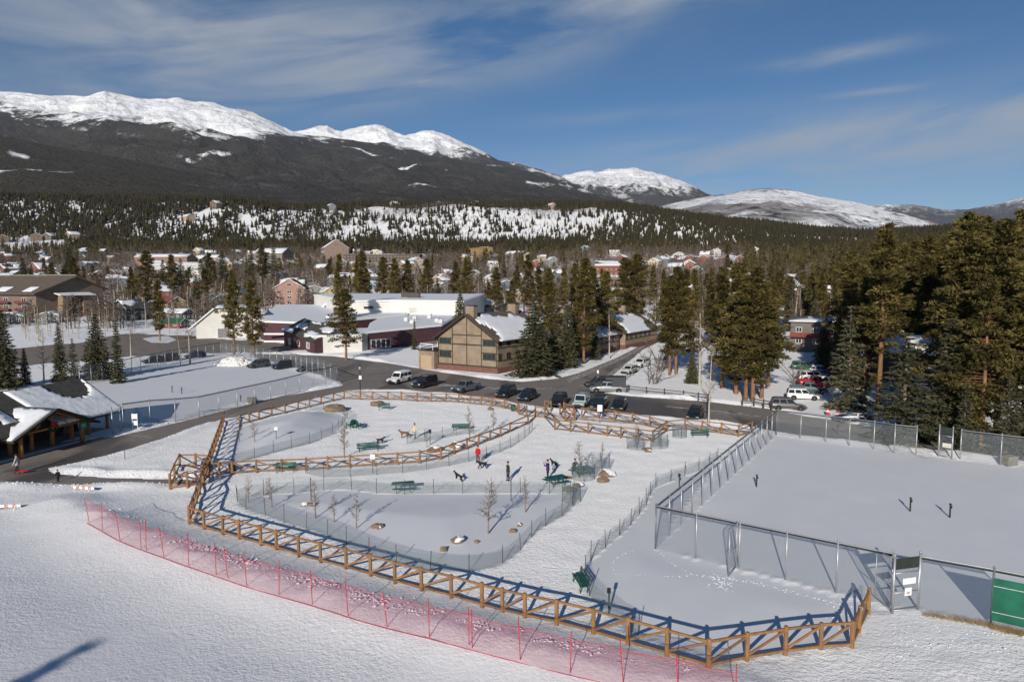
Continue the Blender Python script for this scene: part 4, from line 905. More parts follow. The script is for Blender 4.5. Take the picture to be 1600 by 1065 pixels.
def person(px, py, rz, label, jacket, trousers, hat=(.05, .04, .03), pose='stand', at=None, scale=1.0, hairlong=False):
    cl = lambda n, c: mat('cloth_%s_%d_%d_%d' % ((n,) + tuple(int(v * 999) for v in c)), c, .9, .25, 6)
    J, T, Hm, BT = cl('jacket', jacket), cl('trousers', trousers), cl('hat', hat), cl('boot', (.03, .025, .02))
    p = at or GP(px, py); r = thing('person', label, 'person', p, rz); r.scale = (scale,) * 3
    sit = pose == 'sit'; hipz = .52 if sit else .92; ln = .22 if pose == 'lean' else (.06 if sit else 0.02); walk = .24 if pose == 'walk' else 0.05
    X = lambda x, y, z: (x, y, z)
    nodes = [(X(0, 0, hipz), (.17, .13)), (X(0, ln * .5, hipz + .27), (.165, .12)), (X(0, ln, hipz + .47), (.18, .125)), (X(0, ln * 1.1, hipz + .575), (.07, .07)), (X(0, ln * 1.2 + .01, hipz + .66), (.085, .095)), (X(0, ln * 1.2 + .01, hipz + .78), (.09, .1))]
    edges = [(0, 1), (1, 2), (2, 3), (3, 4), (4, 5)]; em = [1, 0, 0, 2, 2]
    for s in (-1, 1):
        i = len(nodes)
        if sit: leg = [(s * .1, .08, hipz - .02), (s * .12, .46, hipz - .0), (s * .12, .48, .09), (s * .12, .62, .05)]
        else:
            k = s * walk; leg = [(s * .1, 0, hipz - .06), (s * .11, k * .5 + .02, .50), (s * .11, k, .09), (s * .12, k + .15, .05)]
        nodes += [(leg[0], (.105, .11)), (leg[1], .075), (leg[2], .055), (leg[3], (.05, .04))]
        edges += [(0, i), (i, i + 1), (i + 1, i + 2), (i + 2, i + 3)]; em += [1, 1, 1, 3]
        i = len(nodes); sh = hipz + .47
        if pose == 'lean' or sit: arm = [(s * .2, ln + .01, sh), (s * .25, ln + .2, sh - .2), (s * .17, ln + .42, sh - (.16 if sit else .05))]
        elif pose == 'up': arm = [(s * .2, ln, sh), (s * .27, ln + .16, sh - .16), (s * .15, ln + .32, sh + .06)]
        else: arm = [(s * .2, ln, sh), (s * .27, ln - .02 - s * walk * .3, sh - .27), (s * .26, ln + .06 - s * walk * .6, sh - .5)]
        nodes += [(arm[0], .075), (arm[1], .058), (arm[2], .042)]; edges += [(2, i), (i, i + 1), (i + 1, i + 2)]; em += [0, 0, 0]
        a, b = Vector(arm[1]), Vector(arm[2]); d = (b - a).normalized(); side = Vector((1, 0, 0)) if abs(d.x) < .8 else Vector((0, 1, 0)); q = b + d * .02
        hm = MB(); pe = b + d * .1; hm.loft([[q + side * (.03 * cx) + d.cross(side) * (.014 * cy) for cx, cy in ((-1, -1), (1, -1), (1, 1), (-1, 1))], [pe + side * (.042 * cx) + d.cross(side) * (.013 * cy) for cx, cy in ((-1, -1), (1, -1), (1, 1), (-1, 1))]])
        curl = d.cross(side) * .4
        for f_, (of, ln_) in enumerate(((-.033, .07), (-.011, .083), (.011, .077), (.033, .06))): hm.tube([pe + side * of, pe + side * of + d * ln_ * .55 + curl * .01, pe + side * of * 1.05 + d * ln_ + curl * .05], [.0095, .009, .007], 5)
        th = b + d * .04 + side * (.035 * -s); hm.tube([th, th + side * (-s * .03) + d * .025, th + side * (-s * .035) + d * .06], [.011, .010, .008], 5); hm.build('hand', [SKINM], r, True)
    me = skin_mesh('person_body', nodes, edges, [J, T, SKINM, BT], em); link('body', me, r)
    hd = Vector(nodes[5][0]); fy = hd.y + .1
    s = MB(); s.tube([(0, fy - .01, hd.z + .0), (0, fy + .02, hd.z - .035)], [.012, .017], 6)
    for q in (-1, 1): s.ball((q * .036, fy - .004, hd.z + .012), (.013, .008, .01), 1, 6, 4); s.ball((q * .094, hd.y, hd.z - .01), (.014, .025, .035), 0, 6, 4)
    s.box((0, fy - .005, hd.z - .075), (.05, .012, .012), 2); s.build('face', [SKINM, BLACKM, mat('lips', (.35, .12, .1), .6)], r, True)
    s = MB(); s.ball((0, hd.y - .015, hd.z + .045), (.108, .118, .1), 0, 12, 8)
    if hairlong: s.ball((0, hd.y - .07, hd.z - .06), (.085, .06, .15), 0, 10, 6)
    s.build('hat', Hm, r, True)
    s = MB(); zc = hipz + (.05 if sit else -.02); s.loft([[(rx * math.cos(2 * PI * j / 12), ry * math.sin(2 * PI * j / 12) + ln * t, z) for j in range(12)] for rx, ry, z, t in ((.20, .165, zc - .06, 0), (.185, .15, zc + .1, .2), (.175, .145, zc + .3, .6))], cap=False); s.build('coat_hem', J, r, True)
    return r
person(747,723, math.radians(150), 'person in a bright red jacket by the middle fence', (.5, .012, .02), (.06, .06, .07), pose='stand')
person(648,685, math.radians(200), 'person in a beige jacket walking behind the brown dog', (.62, .52, .36), (.35, .33, .3), pose='walk')
person(794,751, math.radians(115), 'person in a long dark olive coat standing in the middle of the park', (.03, .034, .022), (.02, .02, .02), pose='stand')
person(856,748, math.radians(60), 'person in purple clothes bending forward with raised arms', (.045, .03, .10), (.03, .03, .07), (.05, .02, .06), pose='up')
pt = GP(908, 742); person(0, 0, math.radians(220), 'person in a dark jacket sitting on the end of a picnic table', (.03, .025, .03), (.03, .03, .04), at=Vector((pt.x - .55, pt.y + .75, pt.z)), pose='sit')
person(27.5,741, math.radians(100), 'person in a grey jacket walking past the pavilion', (.42, .4, .4), (.03, .03, .035), (.04, .03, .03), pose='walk', scale=1.08)
person(91,754, math.radians(60), 'small child in dark clothes standing on the footpath', (.02, .022, .03), (.02, .02, .025), scale=.68)
p = GP(27.5, 741); r = thing('sled', 'red plastic sled carried beside the person in grey', 'sled', p + Vector((.42, -.1, .35)), .6); s = MB()
s.loft([[(-.5, -.2, .1), (-.5, .2, .1), (-.5, .17, .16), (-.5, -.17, .16)], [(-.35, -.22, 0), (-.35, .22, 0), (-.35, .19, .06), (-.35, -.19, .06)], [(.5, -.22, 0), (.5, .22, 0), (.5, .19, .06), (.5, -.19, .06)]]); s.build('shell', mat('red_plastic', (.6, .02, .03), .4), r); s = MB(); s.tube([(-.5, -.15, .14), (-.8, 0, .2), (-.5, .15, .14)], .012, 5); s.build('rope', BLACKM, r)
def dog(px, py, rz, c, label, pose='stand', sc=1.0):
    m = mat('fur_%d_%d_%d' % tuple(int(v * 999) for v in c), c, .9, .4, 9); p = GP(px, py)
    up = .22 if pose == 'jump' else 0
    n = [((-.26, 0, .5), (.09, .1)), ((.02, 0, .5 + up * .5), (.1, .12)), ((.24, 0, .52 + up), (.12, .14)), ((.4, 0, .66 + up), .07), ((.47, 0, .74 + up), (.075, .075)), ((.6, 0, .70 + up), .038), ((-.4, 0, .6), .025), ((-.52, 0, .74), .018)]
    e = [(0, 1), (1, 2), (2, 3), (3, 4), (4, 5), (0, 6), (6, 7)]
    for s in (-1, 1):
        i = len(n); n += [((-.27, s * .09, .42), .09), ((-.2, s * .1, .3), .066), ((-.33, s * .1, .17), .042), ((-.3, s * .1, .03), .04)]; e += [(0, i), (i, i + 1), (i + 1, i + 2), (i + 2, i + 3)]
        i = len(n); f = .12 if pose == 'run' else 0; n += [((.24, s * .09, .4 + up), .075), ((.23 + f * s, s * .1, .24 + up), .052), ((.25 + f * 1.5 * s, s * .1, .03 + up), .04)]; e += [(2, i), (i, i + 1), (i + 1, i + 2)]
        i = len(n); n += [((.45, s * .06, .8 + up), .022), ((.42, s * .085, .86 + up), .012)]; e += [(4, i), (i, i + 1)]
    me = skin_mesh('dog', n, e, [m], [0] * len(e), 1); o = tag(link('dog', me, None, p, rz), label, 'dog', 'dogs in the park'); o.scale = (sc,) * 3
    s = MB(); s.ball((.635, 0, .71 + up), .018, 0, 6, 4)
    for q in (-1, 1): s.ball((.52, q * .045, .775 + up), .012, 0, 6, 4)
    s.build('face', BLACKM, o)
dog(717,752, math.radians(160), (.02, .018, .016), 'black dog sitting up on the trodden snow', 'jump', .95)
dog(754,732, math.radians(190), (.02, .02, .02), 'dark dog running between two people', 'run', 1.1)
dog(632,684, math.radians(185), (.2, .09, .04), 'reddish brown dog in front of the person in beige', 'stand', 1.25)
dog(594,693, math.radians(20), (.03, .03, .03), 'dark dog beside the long green bench', 'stand', 1.0)
dog(866,731, math.radians(150), (.02, .02, .022), 'black dog leaping next to the person in purple', 'jump', .9)
# ------------------------------------------------------------------ buildings
SHING = mat('dark_shingle', (.075, .068, .062), .9, .3, 1.5, bump=.2); SHINGB = mat('brown_shingle', (.13, .10, .08), .9, .25, 1.5, bump=.2)
WGL = glass('pane_glass', (.03, .035, .04)); CONC = mat('concrete', (.30, .27, .24), .85, .2, .8); BRICK = mat('red_brick', (.17, .085, .065), .9, .3, 3); DARKW = mat('dark_stained_wood', (.045, .03, .022), .8, .3, 2)
def place(o, loc, rz): o.location = loc; o.rotation_euler = (0, 0, rz); return o
def snow_slab(name, root, quad, thick, hole=None, n=(16, 10), seed=0, edge=0.06, ragged=.0):
    """snow lying on a roof slope; quad = four corners; hole(u,v) true where the roof is bare"""
    q = [Vector(p) for p in quad]; nu, nv = n; rr = random.Random(seed); P = {}
    nrm = (q[1] - q[0]).cross(q[3] - q[0]).normalized(); nrm = nrm if nrm.z > 0 else -nrm
    bm = bmesh.new()
    keep = [[not (hole and hole((i + .5) / nu, (j + .5) / nv)) for j in range(nv)] for i in range(nu)]
    V = {}
    def pt(i, j):
        u, v = i / nu, j / nv; u = min(max(u, 0), 1)
        if 0 < i < nu and 0 < j < nv and ragged: u += rr.uniform(-ragged, ragged) / nu; v += rr.uniform(-ragged, ragged) / nv
        return q[0].lerp(q[1], u).lerp(q[3].lerp(q[2], u), v)
    B, T = {}, {}
    for i in range(nu + 1):
        for j in range(nv + 1):
            nb = [keep[a][b] for a in (i - 1, i) for b in (j - 1, j) if 0 <= a < nu and 0 <= b < nv]
            if not any(nb): continue
            p = pt(i, j); full = all(nb) and 0 < i < nu and 0 < j < nv
            th = thick * (1.0 if full else .45) * rr.uniform(.85, 1.1)
            B[i, j] = bm.verts.new(p - nrm * .02); T[i, j] = bm.verts.new(p + nrm * th)
    for i in range(nu):
        for j in range(nv):
            if not keep[i][j]: continue
            bm.faces.new((T[i, j], T[i + 1, j], T[i + 1, j + 1], T[i, j + 1]))
            for (a, b, c, d) in (((i, j), (i + 1, j), i, j - 1), ((i + 1, j), (i + 1, j + 1), i + 1, j), ((i + 1, j + 1), (i, j + 1), i, j + 1), ((i, j + 1), (i, j), i - 1, j)):
                if not (0 <= c < nu and 0 <= d < nv and keep[c][d]): bm.faces.new((B[a], B[b], T[b], T[a]))
    bmesh.ops.recalc_face_normals(bm, faces=bm.faces[:])
    me = bpy.data.meshes.new(name); bm.to_mesh(me); bm.free(); me.materials.append(SNOW); me.polygons.foreach_set('use_smooth', [True] * len(me.polygons))
    return link(name, me, root)
def slab(name, root, quad, th, m, over=0):
    q = [Vector(p) for p in quad]; n = (q[1] - q[0]).cross(q[3] - q[0]).normalized(); n = n if n.z > 0 else -n
    s = MB(); s.loft([[p - n * th for p in q], [p for p in q]]); return s.build(name, m, root)
def window(root, c, w, h, axis, frame=None, depth=.05, bars=1, name='window'):
    """axis: unit vector along the wall; outward normal is axis rotated -90 deg"""
    ax = Vector((axis[0], axis[1], 0)); n = Vector((ax.y, -ax.x, 0)); c = Vector(c); f = MB()
    t = .09
    for dz in (-h / 2, h / 2): f.beam(c + ax * (-w / 2) + Vector((0, 0, dz)) + n * .03, c + ax * (w / 2) + Vector((0, 0, dz)) + n * .03, .1, t)
    for k in range(bars + 2):
        x = -w / 2 + w * k / (bars + 1); f.beam(c + ax * x + Vector((0, 0, -h / 2)) + n * .035, c + ax * x + Vector((0, 0, h / 2)) + n * .035, .1, t)
    o = f.build(name, frame or WHITE, root)
    g_ = MB(); g_.beam(c - ax * (w / 2) + n * .012, c + ax * (w / 2) + n * .012, .02, h); g_.build('pane', WGL, o); return o
# ---- log pavilion -------------------------------------------------
rt = thing('log_pavilion', 'log pavilion with snow covered roof and peeled log posts by the lane', 'pavilion', (-49.7, 75.8, 0.0), math.atan2(.97, .24))
s = MB(); s.box((-8, 5.0, .06), (28, 11.5, .3)); s.build('floor_slab', CONC, rt)
s = MB(); s.box((-9.5, 3.4, 1.7), (27.0, .2, 3.2)); s.box((3.9, 6.4, 1.7), (.2, 5.8, 3.2)); s.box((-9.5, 9.4, 1.5), (27, .2, 3.0)); s.build('wall', DARKW, rt)
for x in (-4.2, -1.2, 1.2): window(rt, (x, 3.28, 1.5), 1.5, 1.1, (1, 0), DARKW)
s = MB(); s.box((2.4, 3.27, 1.1), (.95, .06, 2.05)); s.build('door', mat('pale_door', (.2, .17, .14), .7), rt)
for x, hh, rd in ((-10.3, 2.3, .2), (-7.3, 2.3, .22), (-4.9, 3.2, .2), (-2.45, 3.6, .24), (0, 2.6, .22), (2.3, 2.55, .2), (4.95, 2.5, .2)):
    s = MB(); s.tube([(x, 0, .1), (x, 0, .9), (x, 0, hh)], [rd * 1.1, rd, rd * .9], 10); s.build('log_post', LOG, rt, True)
for x in (-7.3, 0): s = MB(); s.tube([(x, -1.4, .1), (x, -1.4, 2.3)], [.24, .2], 10); s.build('log_post', LOG, rt, True)
s = MB(); s.tube([(-12, 0, 2.55), (5.6, 0, 2.55)], .15, 8); s.build('log_beam', LOG, rt, True)
s = MB(); s.tube([(-8.4, -1.4, 2.25), (-3.65, -1.4, 4.25), (1.1, -1.4, 2.25)], .14, 8); s.tube([(-7.4, -1.4, 2.45), (.1, -1.4, 2.45)], .13, 8); s.tube([(-3.65, -1.4, 2.45), (-3.65, -1.4, 4.1)], .12, 8); s.tube([(-5.6, -1.4, 2.5), (-4.6, -1.4, 3.6)], .09, 6); s.tube([(-1.7, -1.4, 2.5), (-2.7, -1.4, 3.6)], .09, 6); s.build('gable_truss', LOG, rt, True)
E0, E1, R0, R1 = (-26, -1.5, 2.55), (6.2, -1.5, 2.55), (-26, 6.0, 6.0), (7.6, 6.0, 6.0)
slab('roof', rt, (E0, E1, R1, R0), .22, SHING); slab('roof', rt, ((6.2, 13.5, 2.55), (-26, 13.5, 2.55), R0, R1), .22, SHING)
snow_slab('roof_snow', rt, ((-3.0, -1.42, 2.6), (6.1, -1.42, 2.6), (7.3, 5.7, 5.88), (-3.0, 5.7, 5.88)), .22, lambda u, v: ((u - .70) / .27) ** 2 + ((v - 1.02) / .50) ** 2 < 1, (34, 22), 2, ragged=.5)
snow_slab('roof_snow', rt, ((-25.8, .4, 3.48), (-6.0, .4, 3.48), (-6.0, 5.8, 5.92), (-25.8, 5.8, 5.92)), .22, lambda u, v: v < .05 + .12 * math.sin(u * 17), (26, 10), 4, ragged=.5)
GF, GB = -2.4, 4.6
slab('gable_roof', rt, ((-8.9, GF, 2.15), (-8.9, GB, 2.15), (-3.65, GB, 4.6), (-3.65, GF, 4.6)), .2, SHING); slab('gable_roof', rt, ((1.6, GB, 2.15), (1.6, GF, 2.15), (-3.65, GF, 4.6), (-3.65, GB, 4.6)), .2, SHING)
snow_slab('gable_snow', rt, ((-8.8, GF + .35, 2.22), (-8.8, GB, 2.22), (-4.0, GB, 4.46), (-4.0, GF + .35, 4.46)), .2, lambda u, v: u > .45 + .2 * math.sin(v * 9) and v < .7, (14, 12), 5, ragged=.5)
s = MB(); s.beam((-8.9, GF - .03, 2.05), (-3.65, GF - .03, 4.5), .06, .24); s.beam((-3.65, GF - .03, 4.5), (1.6, GF - .03, 2.05), .06, .24); s.build('fascia', DARKW, rt)
s = MB(); s.tube([(-1.8, 5.4, 5.6), (-1.8, 5.4, 6.25)], .12, 8); s.build('vent_pipe', BLACKM, rt)
mw = rt.matrix_basis.copy() if False else Matrix.Translation((-49.7, 75.8, 0)) @ Matrix.Rotation(math.atan2(.97, .24), 4, 'Z')
w_ = thing('wreath', 'green wreath with a big red bow hung in the pavilion gable', 'wreath', mw @ Vector((-3.65, -1.62, 2.55))); w_.rotation_euler = (0, 0, math.atan2(.97, .24)); s = MB()
s.loft([[((.42 + .13 * math.cos(a)) * math.cos(t_), .13 * math.sin(a), (.42 + .13 * math.cos(a)) * math.sin(t_)) for a in [2 * PI * k / 8 for k in range(8)]] for t_ in [2 * PI * k / 18 for k in range(19)]], cap=False); s.build('ring', mat('wreath_green', (.02, .06, .025), .9, .4, 12), w_)
s = MB(); s.ball((-.2, -.16, .42), (.24, .09, .17)); s.ball((.2, -.16, .42), (.24, .09, .17)); s.beam((-.05, -.16, .35), (-.2, -.16, -.1), .06, .12); s.beam((.05, -.16, .35), (.2, -.16, -.1), .06, .12); s.build('bow', mat('red_ribbon', (.6, .02, .03), .6), w_, True)
sg = thing('post_sign', 'green rectangular sign on a pavilion log post', 'sign', mw @ Vector((0, -1.68, 1.95))); sg.rotation_euler = (0, 0, math.atan2(.97, .24)); s = MB(); s.box((0, 0, 0), (.62, .05, .8)); s.build('panel', mat('sign_green', (.02, .28, .16), .5), sg); s = MB(); s.box((0, -.03, .12), (.4, .01, .06)); s.box((0, -.03, -.05), (.46, .01, .05)); s.build('print', WHITE, sg)
# ---- brown gabled apartment house ---------------------------------------
TAN = mat('tan_stucco', (.26, .20, .145), .85, .2, .7); BRTRIM = mat('brown_trim', (.052, .038, .03), .8, .2, 2)
def cond(B, ang, W, D, he, hp, label, front=True, chim=(2.5,), group=None):
    r = thing('apartment_house', label, 'apartment house', (B[0], B[1], gz(B[0], B[1])), ang - PI / 2, group)
    # local: +Y = along the ridge (inwards), -X = along the front to the left, origin = right front corner
    w2 = -W / 2; s = MB(); base = 1.1
    s.loft([[(0, y, base), (-W, y, base), (-W, y, he), (w2, y, hp), (0, y, he)] for y in (0, D)]); s.build('wall', TAN, r)
    s = MB(); s.loft([[(.05, y, -.3), (-W - .05, y, -.3), (-W - .05, y, base - .003), (.05, y, base - .003)] for y in (-.05, D)]); s.build('brick_base', BRICK, r)
    if front:
        t = MB(); xs_ = (-.02, -W * .27, -W * .73, -W + .02); sl = lambda x: he + (hp - he) * (1 - abs(x - w2) / (W / 2)) - .1
        for x in (-.15, -W * .255, -W * .5, -W * .745, -W + .15): t.beam((x, -.035, base), (x, -.035, sl(x)), .07, .26)
        t.beam((-W, -.03, base + .1), (0, -.03, base + .1), .065, .28); t.beam((-W * .745, -.03, 5.4), (-W * .255, -.03, 5.4), .06, .26); t.beam((-W * .745, -.03, 7.3), (-W * .255, -.03, 7.3), .06, .2)
        for z in (2.6, 3.95, 5.35, 6.55):
            for a, b in ((-W * .255, 0), (-W, -W * .745)): t.beam((a, -.025, z), (b, -.025, z), .055, .16)
        t.build('timber_trim', BRTRIM, r)
        for z in (3.28, 5.95):
            for x in (-W * .128, -W * .872): window(r, (x, -.02, z), W * .2, 1.1, (1, 0), mat('window_frame_green', (.06, .08, .06), .6), bars=2)
    for z in (3.28, 5.95):
        if z > he - .6: continue
        for y in ([.9] + [4 + 3.4 * k for k in range(int((D - 5) / 3.4))]): window(r, (.02, y, z), 1.3 if y > 1 else 1.0, 1.1, (0, 1), BRTRIM)
    s = MB(); s.beam((.03, 0, 2.45), (.03, D, 2.45), .06, .2); s.beam((.03, 0, min(5.0, he - .5)), (.03, D, min(5.0, he - .5)), .06, .2); s.build('side_trim', BRTRIM, r)
    ov = .75; k = (hp - he) / (W / 2); ez = he - ov * k
    a = [(ov, -.7, ez), (ov, D + .7, ez), (w2, D + .7, hp), (w2, -1.0, hp)]; b = [(-W - ov, D + .7, ez), (-W - ov, -.7, ez), (w2, -1.0, hp), (w2, D + .7, hp)]
    up = Vector((0, 0, .3)); slab('roof', r, [Vector(p) + up for p in a], .3, SHINGB); slab('roof', r, [Vector(p) + up for p in b], .3, SHINGB)
    q = [Vector(p) + up for p in a]; rr = random.Random(int(D * 7)); ph = rr.uniform(0, 6)
    snow_slab('roof_snow', r, q, .2, lambda u, v: u < .10 + .05 * math.sin(v * 9 + ph) or v > .86 + .07 * math.sin(u * 11 + ph) or u > .80 + .1 * math.sin(v * 6 + ph), (26, 14), 3, ragged=.6)
    for y in chim:
        s = MB(); s.box((w2 + .3, y, hp + .6), (2.0, 1.3, 2.4)); s.build('chimney', TAN, r); s = MB(); s.box((w2 + .3, y, hp + 1.87), (2.2, 1.5, .14)); s.build('chimney_cap', BRTRIM, r)
    s = MB(); s.beam((ov, -1.03, ez + .16), (w2, -1.03, hp + .16), .06, .3); s.beam((-W - ov, -1.03, ez + .16), (w2, -1.03, hp + .16), .06, .3); s.build('fascia', BRTRIM, r)
    return r
CA = math.radians(58)
c1 = cond((-2.85, 132.4), CA, 14.6, 20, 6.6, 11.3, 'tan gabled apartment house with brown timber grid and a brick base', True, (1.2, 17.0))
gr = MB(); gr.box((-16.6, 1.6, 1.9), (4.0, 6, 3.8)); gr.build('garage', TAN, c1); gr = MB(); gr.box((-16.6, 1.6, 3.88), (4.3, 6.4, .16)); gr.build('garage_roof', BRTRIM, c1)
gr = MB(); gr.box((-16.6, -1.42, 1.5), (2.8, .08, 2.7)); gr.build('garage_door', mat('garage_door_tan', (.42, .31, .2), .7, .05), c1)
gr = MB();
for y in (4.5, -1.3): gr.beam((-18.3, y, 3.96), (-18.3, y, 5.2), .08, .08)
gr.beam((-18.3, 4.5, 5.2), (-18.3, -1.3, 5.2), .08, .12); gr.beam((-18.3, -1.3, 5.2), (-15, -1.3, 5.2), .08, .12); gr.beam((-15, -1.3, 3.96), (-15, -1.3, 5.2), .08, .08); gr.build('terrace_rail', WHITE, c1)
cond((16.5, 160), CA, 15, 22, 4.6, 9.6, 'brown roofed apartment house behind the tan one, with a big chimney', False, (3,), None)
cond((30, 180), CA, 16, 24, 4.4, 9.2, 'farthest brown roofed apartment house along the side street', False, (4, 16), None)
# ---- white school ----------------------------------------------------------
PLUM = mat('plum_siding', (.085, .04, .05), .8, .15, 1); WST = mat('white_stucco', (.66, .64, .595), .85, .06, .4)
sc = thing('school', 'sprawling white and plum flat roofed school with snowy roofs', 'school', (0, 0, 0))
def wing(foot, h, m, name='wing', snow=True, tilt=0.0):
    """foot: plan outline, counter-clockwise"""
    n = len(foot); zt = [h + tilt * (p[1] - foot[0][1]) for p in foot]
    s = MB(); s.loft([[(p[0], p[1], -.3) for p in foot], [(p[0], p[1], z) for p, z in zip(foot, zt)]]); o = s.build(name, m, sc)
    cx = sum(p[0] for p in foot) / n; cy = sum(p[1] for p in foot) / n
    s = MB(); big = [(cx + (p[0] - cx) * 1.012, cy + (p[1] - cy) * 1.012) for p in foot]
    s.loft([[(p[0], p[1], z - .28) for p, z in zip(big, zt)], [(p[0], p[1], z + .12) for p, z in zip(big, zt)]]); s.build('roof_edge', WHITE, o)
    if snow:
        sm_ = [(cx + (p[0] - cx) * .985, cy + (p[1] - cy) * .985) for p in foot]
        s = MB(); s.loft([[(p[0], p[1], z + .1) for p, z in zip(sm_, zt)], [(p[0], p[1], z + .24) for p, z in zip(sm_, zt)]]); s.build('roof_snow', SNOW, o)
    return o
def gp2(px, py): p = G(px, py); return (p.x, p.y)
f0, f1, f2 = gp2(491, 552), gp2(566, 549), gp2(690, 536)
wing([f0, f1, (f1[0] + 6, f1[1] + 26), (f0[0] - 4, f0[1] + 26)], 4.3, WST)
wing([(f1[0] + .5, f1[1] + 3), f2, (-18, 262), (-46, 262), (f1[0] - 4, f1[1] + 30)], 4.7, PLUM, tilt=.028)
wing([(-74.5, 206), (f0[0] - 4.5, 199), (f0[0] - 4, 205), (-36, 232), (-40, 285), (-98, 285), (-80, 216)], 6.0, PLUM, tilt=.03)
s = MB(); s.box((-64, 201.5, 2.6), (19, .2, .5)); s.box((-64, 201.4, .4), (19, .2, .5)); s.build('white_band', WHITE, sc)
wing([(-57, 236), (-43, 240), (-17, 236), (-12, 296), (-76, 300), (-84, 290)], 11.3, WST, 'gym', tilt=.022)
window(sc, (-50, 237.9, 9.0), 3.0, .7, (1, .24), DARKW); s = MB(); s.box((-34, 238.55, 8.2), (4, .1, 1.5)); s.build('wall_grille', mat('pale_grille', (.5, .5, .48), .7), sc)
# slanted clerestory over the entrance
p0, p1 = gp2(441, 540), gp2(489, 553)
a0, a1 = Vector((*p0, 4.6)), Vector((*p1, 3.2)); inn = Vector((.62, .78, 0)).normalized()
slab('clerestory', sc, (a0, a1, a1 + inn * 7.5 + Vector((0, 0, 2.6)), a0 + inn * 7.5 + Vector((0, 0, 2.9))), .3, SHING)
snow_slab('clerestory_snow', sc, (a0, a1, a1 + inn * 7.5 + Vector((0, 0, 2.6)), a0 + inn * 7.5 + Vector((0, 0, 2.9))), .15, lambda u, v: math.sin(u * 9 + v * 4) * math.cos(v * 7 - u * 3) < .15, (18, 12), 9, ragged=.6)
s = MB(); b0, b1 = a0 + inn * .6, a1 + inn * .6; s.loft([[(b0.x, b0.y, -.2), (b1.x, b1.y, -.2), ((b1 + inn * 6).x, (b1 + inn * 6).y, -.2), ((b0 + inn * 6).x, (b0 + inn * 6).y, -.2)], [(b0.x, b0.y, 4.5), (b1.x, b1.y, 3.1), ((b1 + inn * 6).x, (b1 + inn * 6).y, 5.5), ((b0 + inn * 6).x, (b0 + inn * 6).y, 7.0)]]); s.build('entrance_wall', PLUM, sc)
d = (Vector((*p1, 0)) - Vector((*p0, 0))).normalized()
for k in (.2, .5, .8): c = b0.lerp(b1, k); window(sc, (c.x, c.y, 1.7), 2.2, 1.6, (d.x, d.y))
# plum gables on the roof and vents
for x, y in ((-73, 276), (-70.5, 268)):
    s = MB(); s.loft([[(x - 4, yy, 7.6), (x + 4, yy, 7.6), (x, yy, 11.2)] for yy in (y, y + 5)]); s.build('roof_gable', PLUM, sc); s = MB(); s.beam((x - 4.5, y - .1, 7.6), (x, y - .1, 11.5), .3, .5); s.beam((x + 4.5, y - .1, 7.6), (x, y - .1, 11.5), .3, .5); s.build('gable_trim', WHITE, sc)
for x, y, z in ((-58, 215, 6.3), (-52, 225, 6.7), (-33, 212, 5.9), (-31, 217, 6.0), (-23, 208, 5.8), (-21.5, 205, 5.7), (-46, 191, 4.5), (-27, 222, 6.2), (-30, 204, 5.6)):
    s = MB(); s.box((x, y, z + .5), (1.1, 1.1, 1.1)); s.tube([(x + .6, y - .2, z + .9), (x + 1.0, y - .2, z + 1.4)], .25, 6); s.build('roof_vent', GALV, sc)
for x, y in ((-40, 262), (-37, 258)): s = MB(); s.box((x, y, 12.9), (4.5, 3, 1.9)); s.build('air_unit', mat('unit_brown', (.09, .07, .065), .8), sc)
window(sc, (f1[0] + 4.2, f1[1] + 3.55, 1.8), 6.5, 2.2, ((f2[0] - f1[0]), (f2[1] - f1[1] - 3)) if False else Vector((f2[0] - f1[0], f2[1] - f1[1] - 3, 0)).normalized().xy, WHITE, bars=3)
# left white wing with the garage
gw = thing('school_garage', 'white gabled garage block with a grey roller door and dark sloping roof', 'garage', (0, 0, 0))
q0, q1 = gp2(307, 529), gp2(352, 525.5); ax = Vector((.93, .37, 0)); Lw = 10.5; ax.normalize(); nn = Vector((-ax.y, ax.x, 0)); o0 = Vector((*q0, 0))
s = MB(); s.loft([[o0 + nn * k + Vector((0, 0, -.2)), o0 + nn * k + ax * (Lw + 8) + Vector((0, 0, -.2)), o0 + nn * k + ax * (Lw + 8) + Vector((0, 0, 9.5)), o0 + nn * k + ax * 5.4 + Vector((0, 0, 9.3)), o0 + nn * k + Vector((0, 0, 4.6))] for k in (0, 24)]); s.build('wall', WST, gw)
s = MB(); c = o0 + ax * (Lw * .78) - nn * .04; s.beam(c - ax * 1.9 + Vector((0, 0, 1.5)), c + ax * 1.9 + Vector((0, 0, 1.5)), .08, 3.0); s.build('roller_door', mat('grey_door', (.2, .2, .2), .6, .1), gw)
e0 = o0 - ax * 3.5 + Vector((0, 0, 1.9)) - nn * .5; e1 = o0 + ax * 5.4 + Vector((0, 0, 9.55)) - nn * .5
slab('roof', gw, (e0, e1, e1 + nn * 25, e0 + nn * 25), .3, SHING); s = MB(); s.beam(e0 - nn * .06, e1 - nn * .06, .1, .4); s.build('roof_trim', WHITE, gw)
e2 = o0 + ax * (Lw + 8.5) + Vector((0, 0, 9.8)) - nn * .5; slab('roof', gw, (e1 + ax * .05 + Vector((0, 0, .1)), e2, e2 + nn * 25, e1 + ax * .05 + nn * 25 + Vector((0, 0, .1))), .3, SHING)
snow_slab('roof_snow', gw, (e1 + ax * .4 + Vector((0, 0, .1)), e2, e2 + nn * 25, e1 + ax * .4 + nn * 25 + Vector((0, 0, .1))), .2, lambda u, v: False, (10, 10), 3)
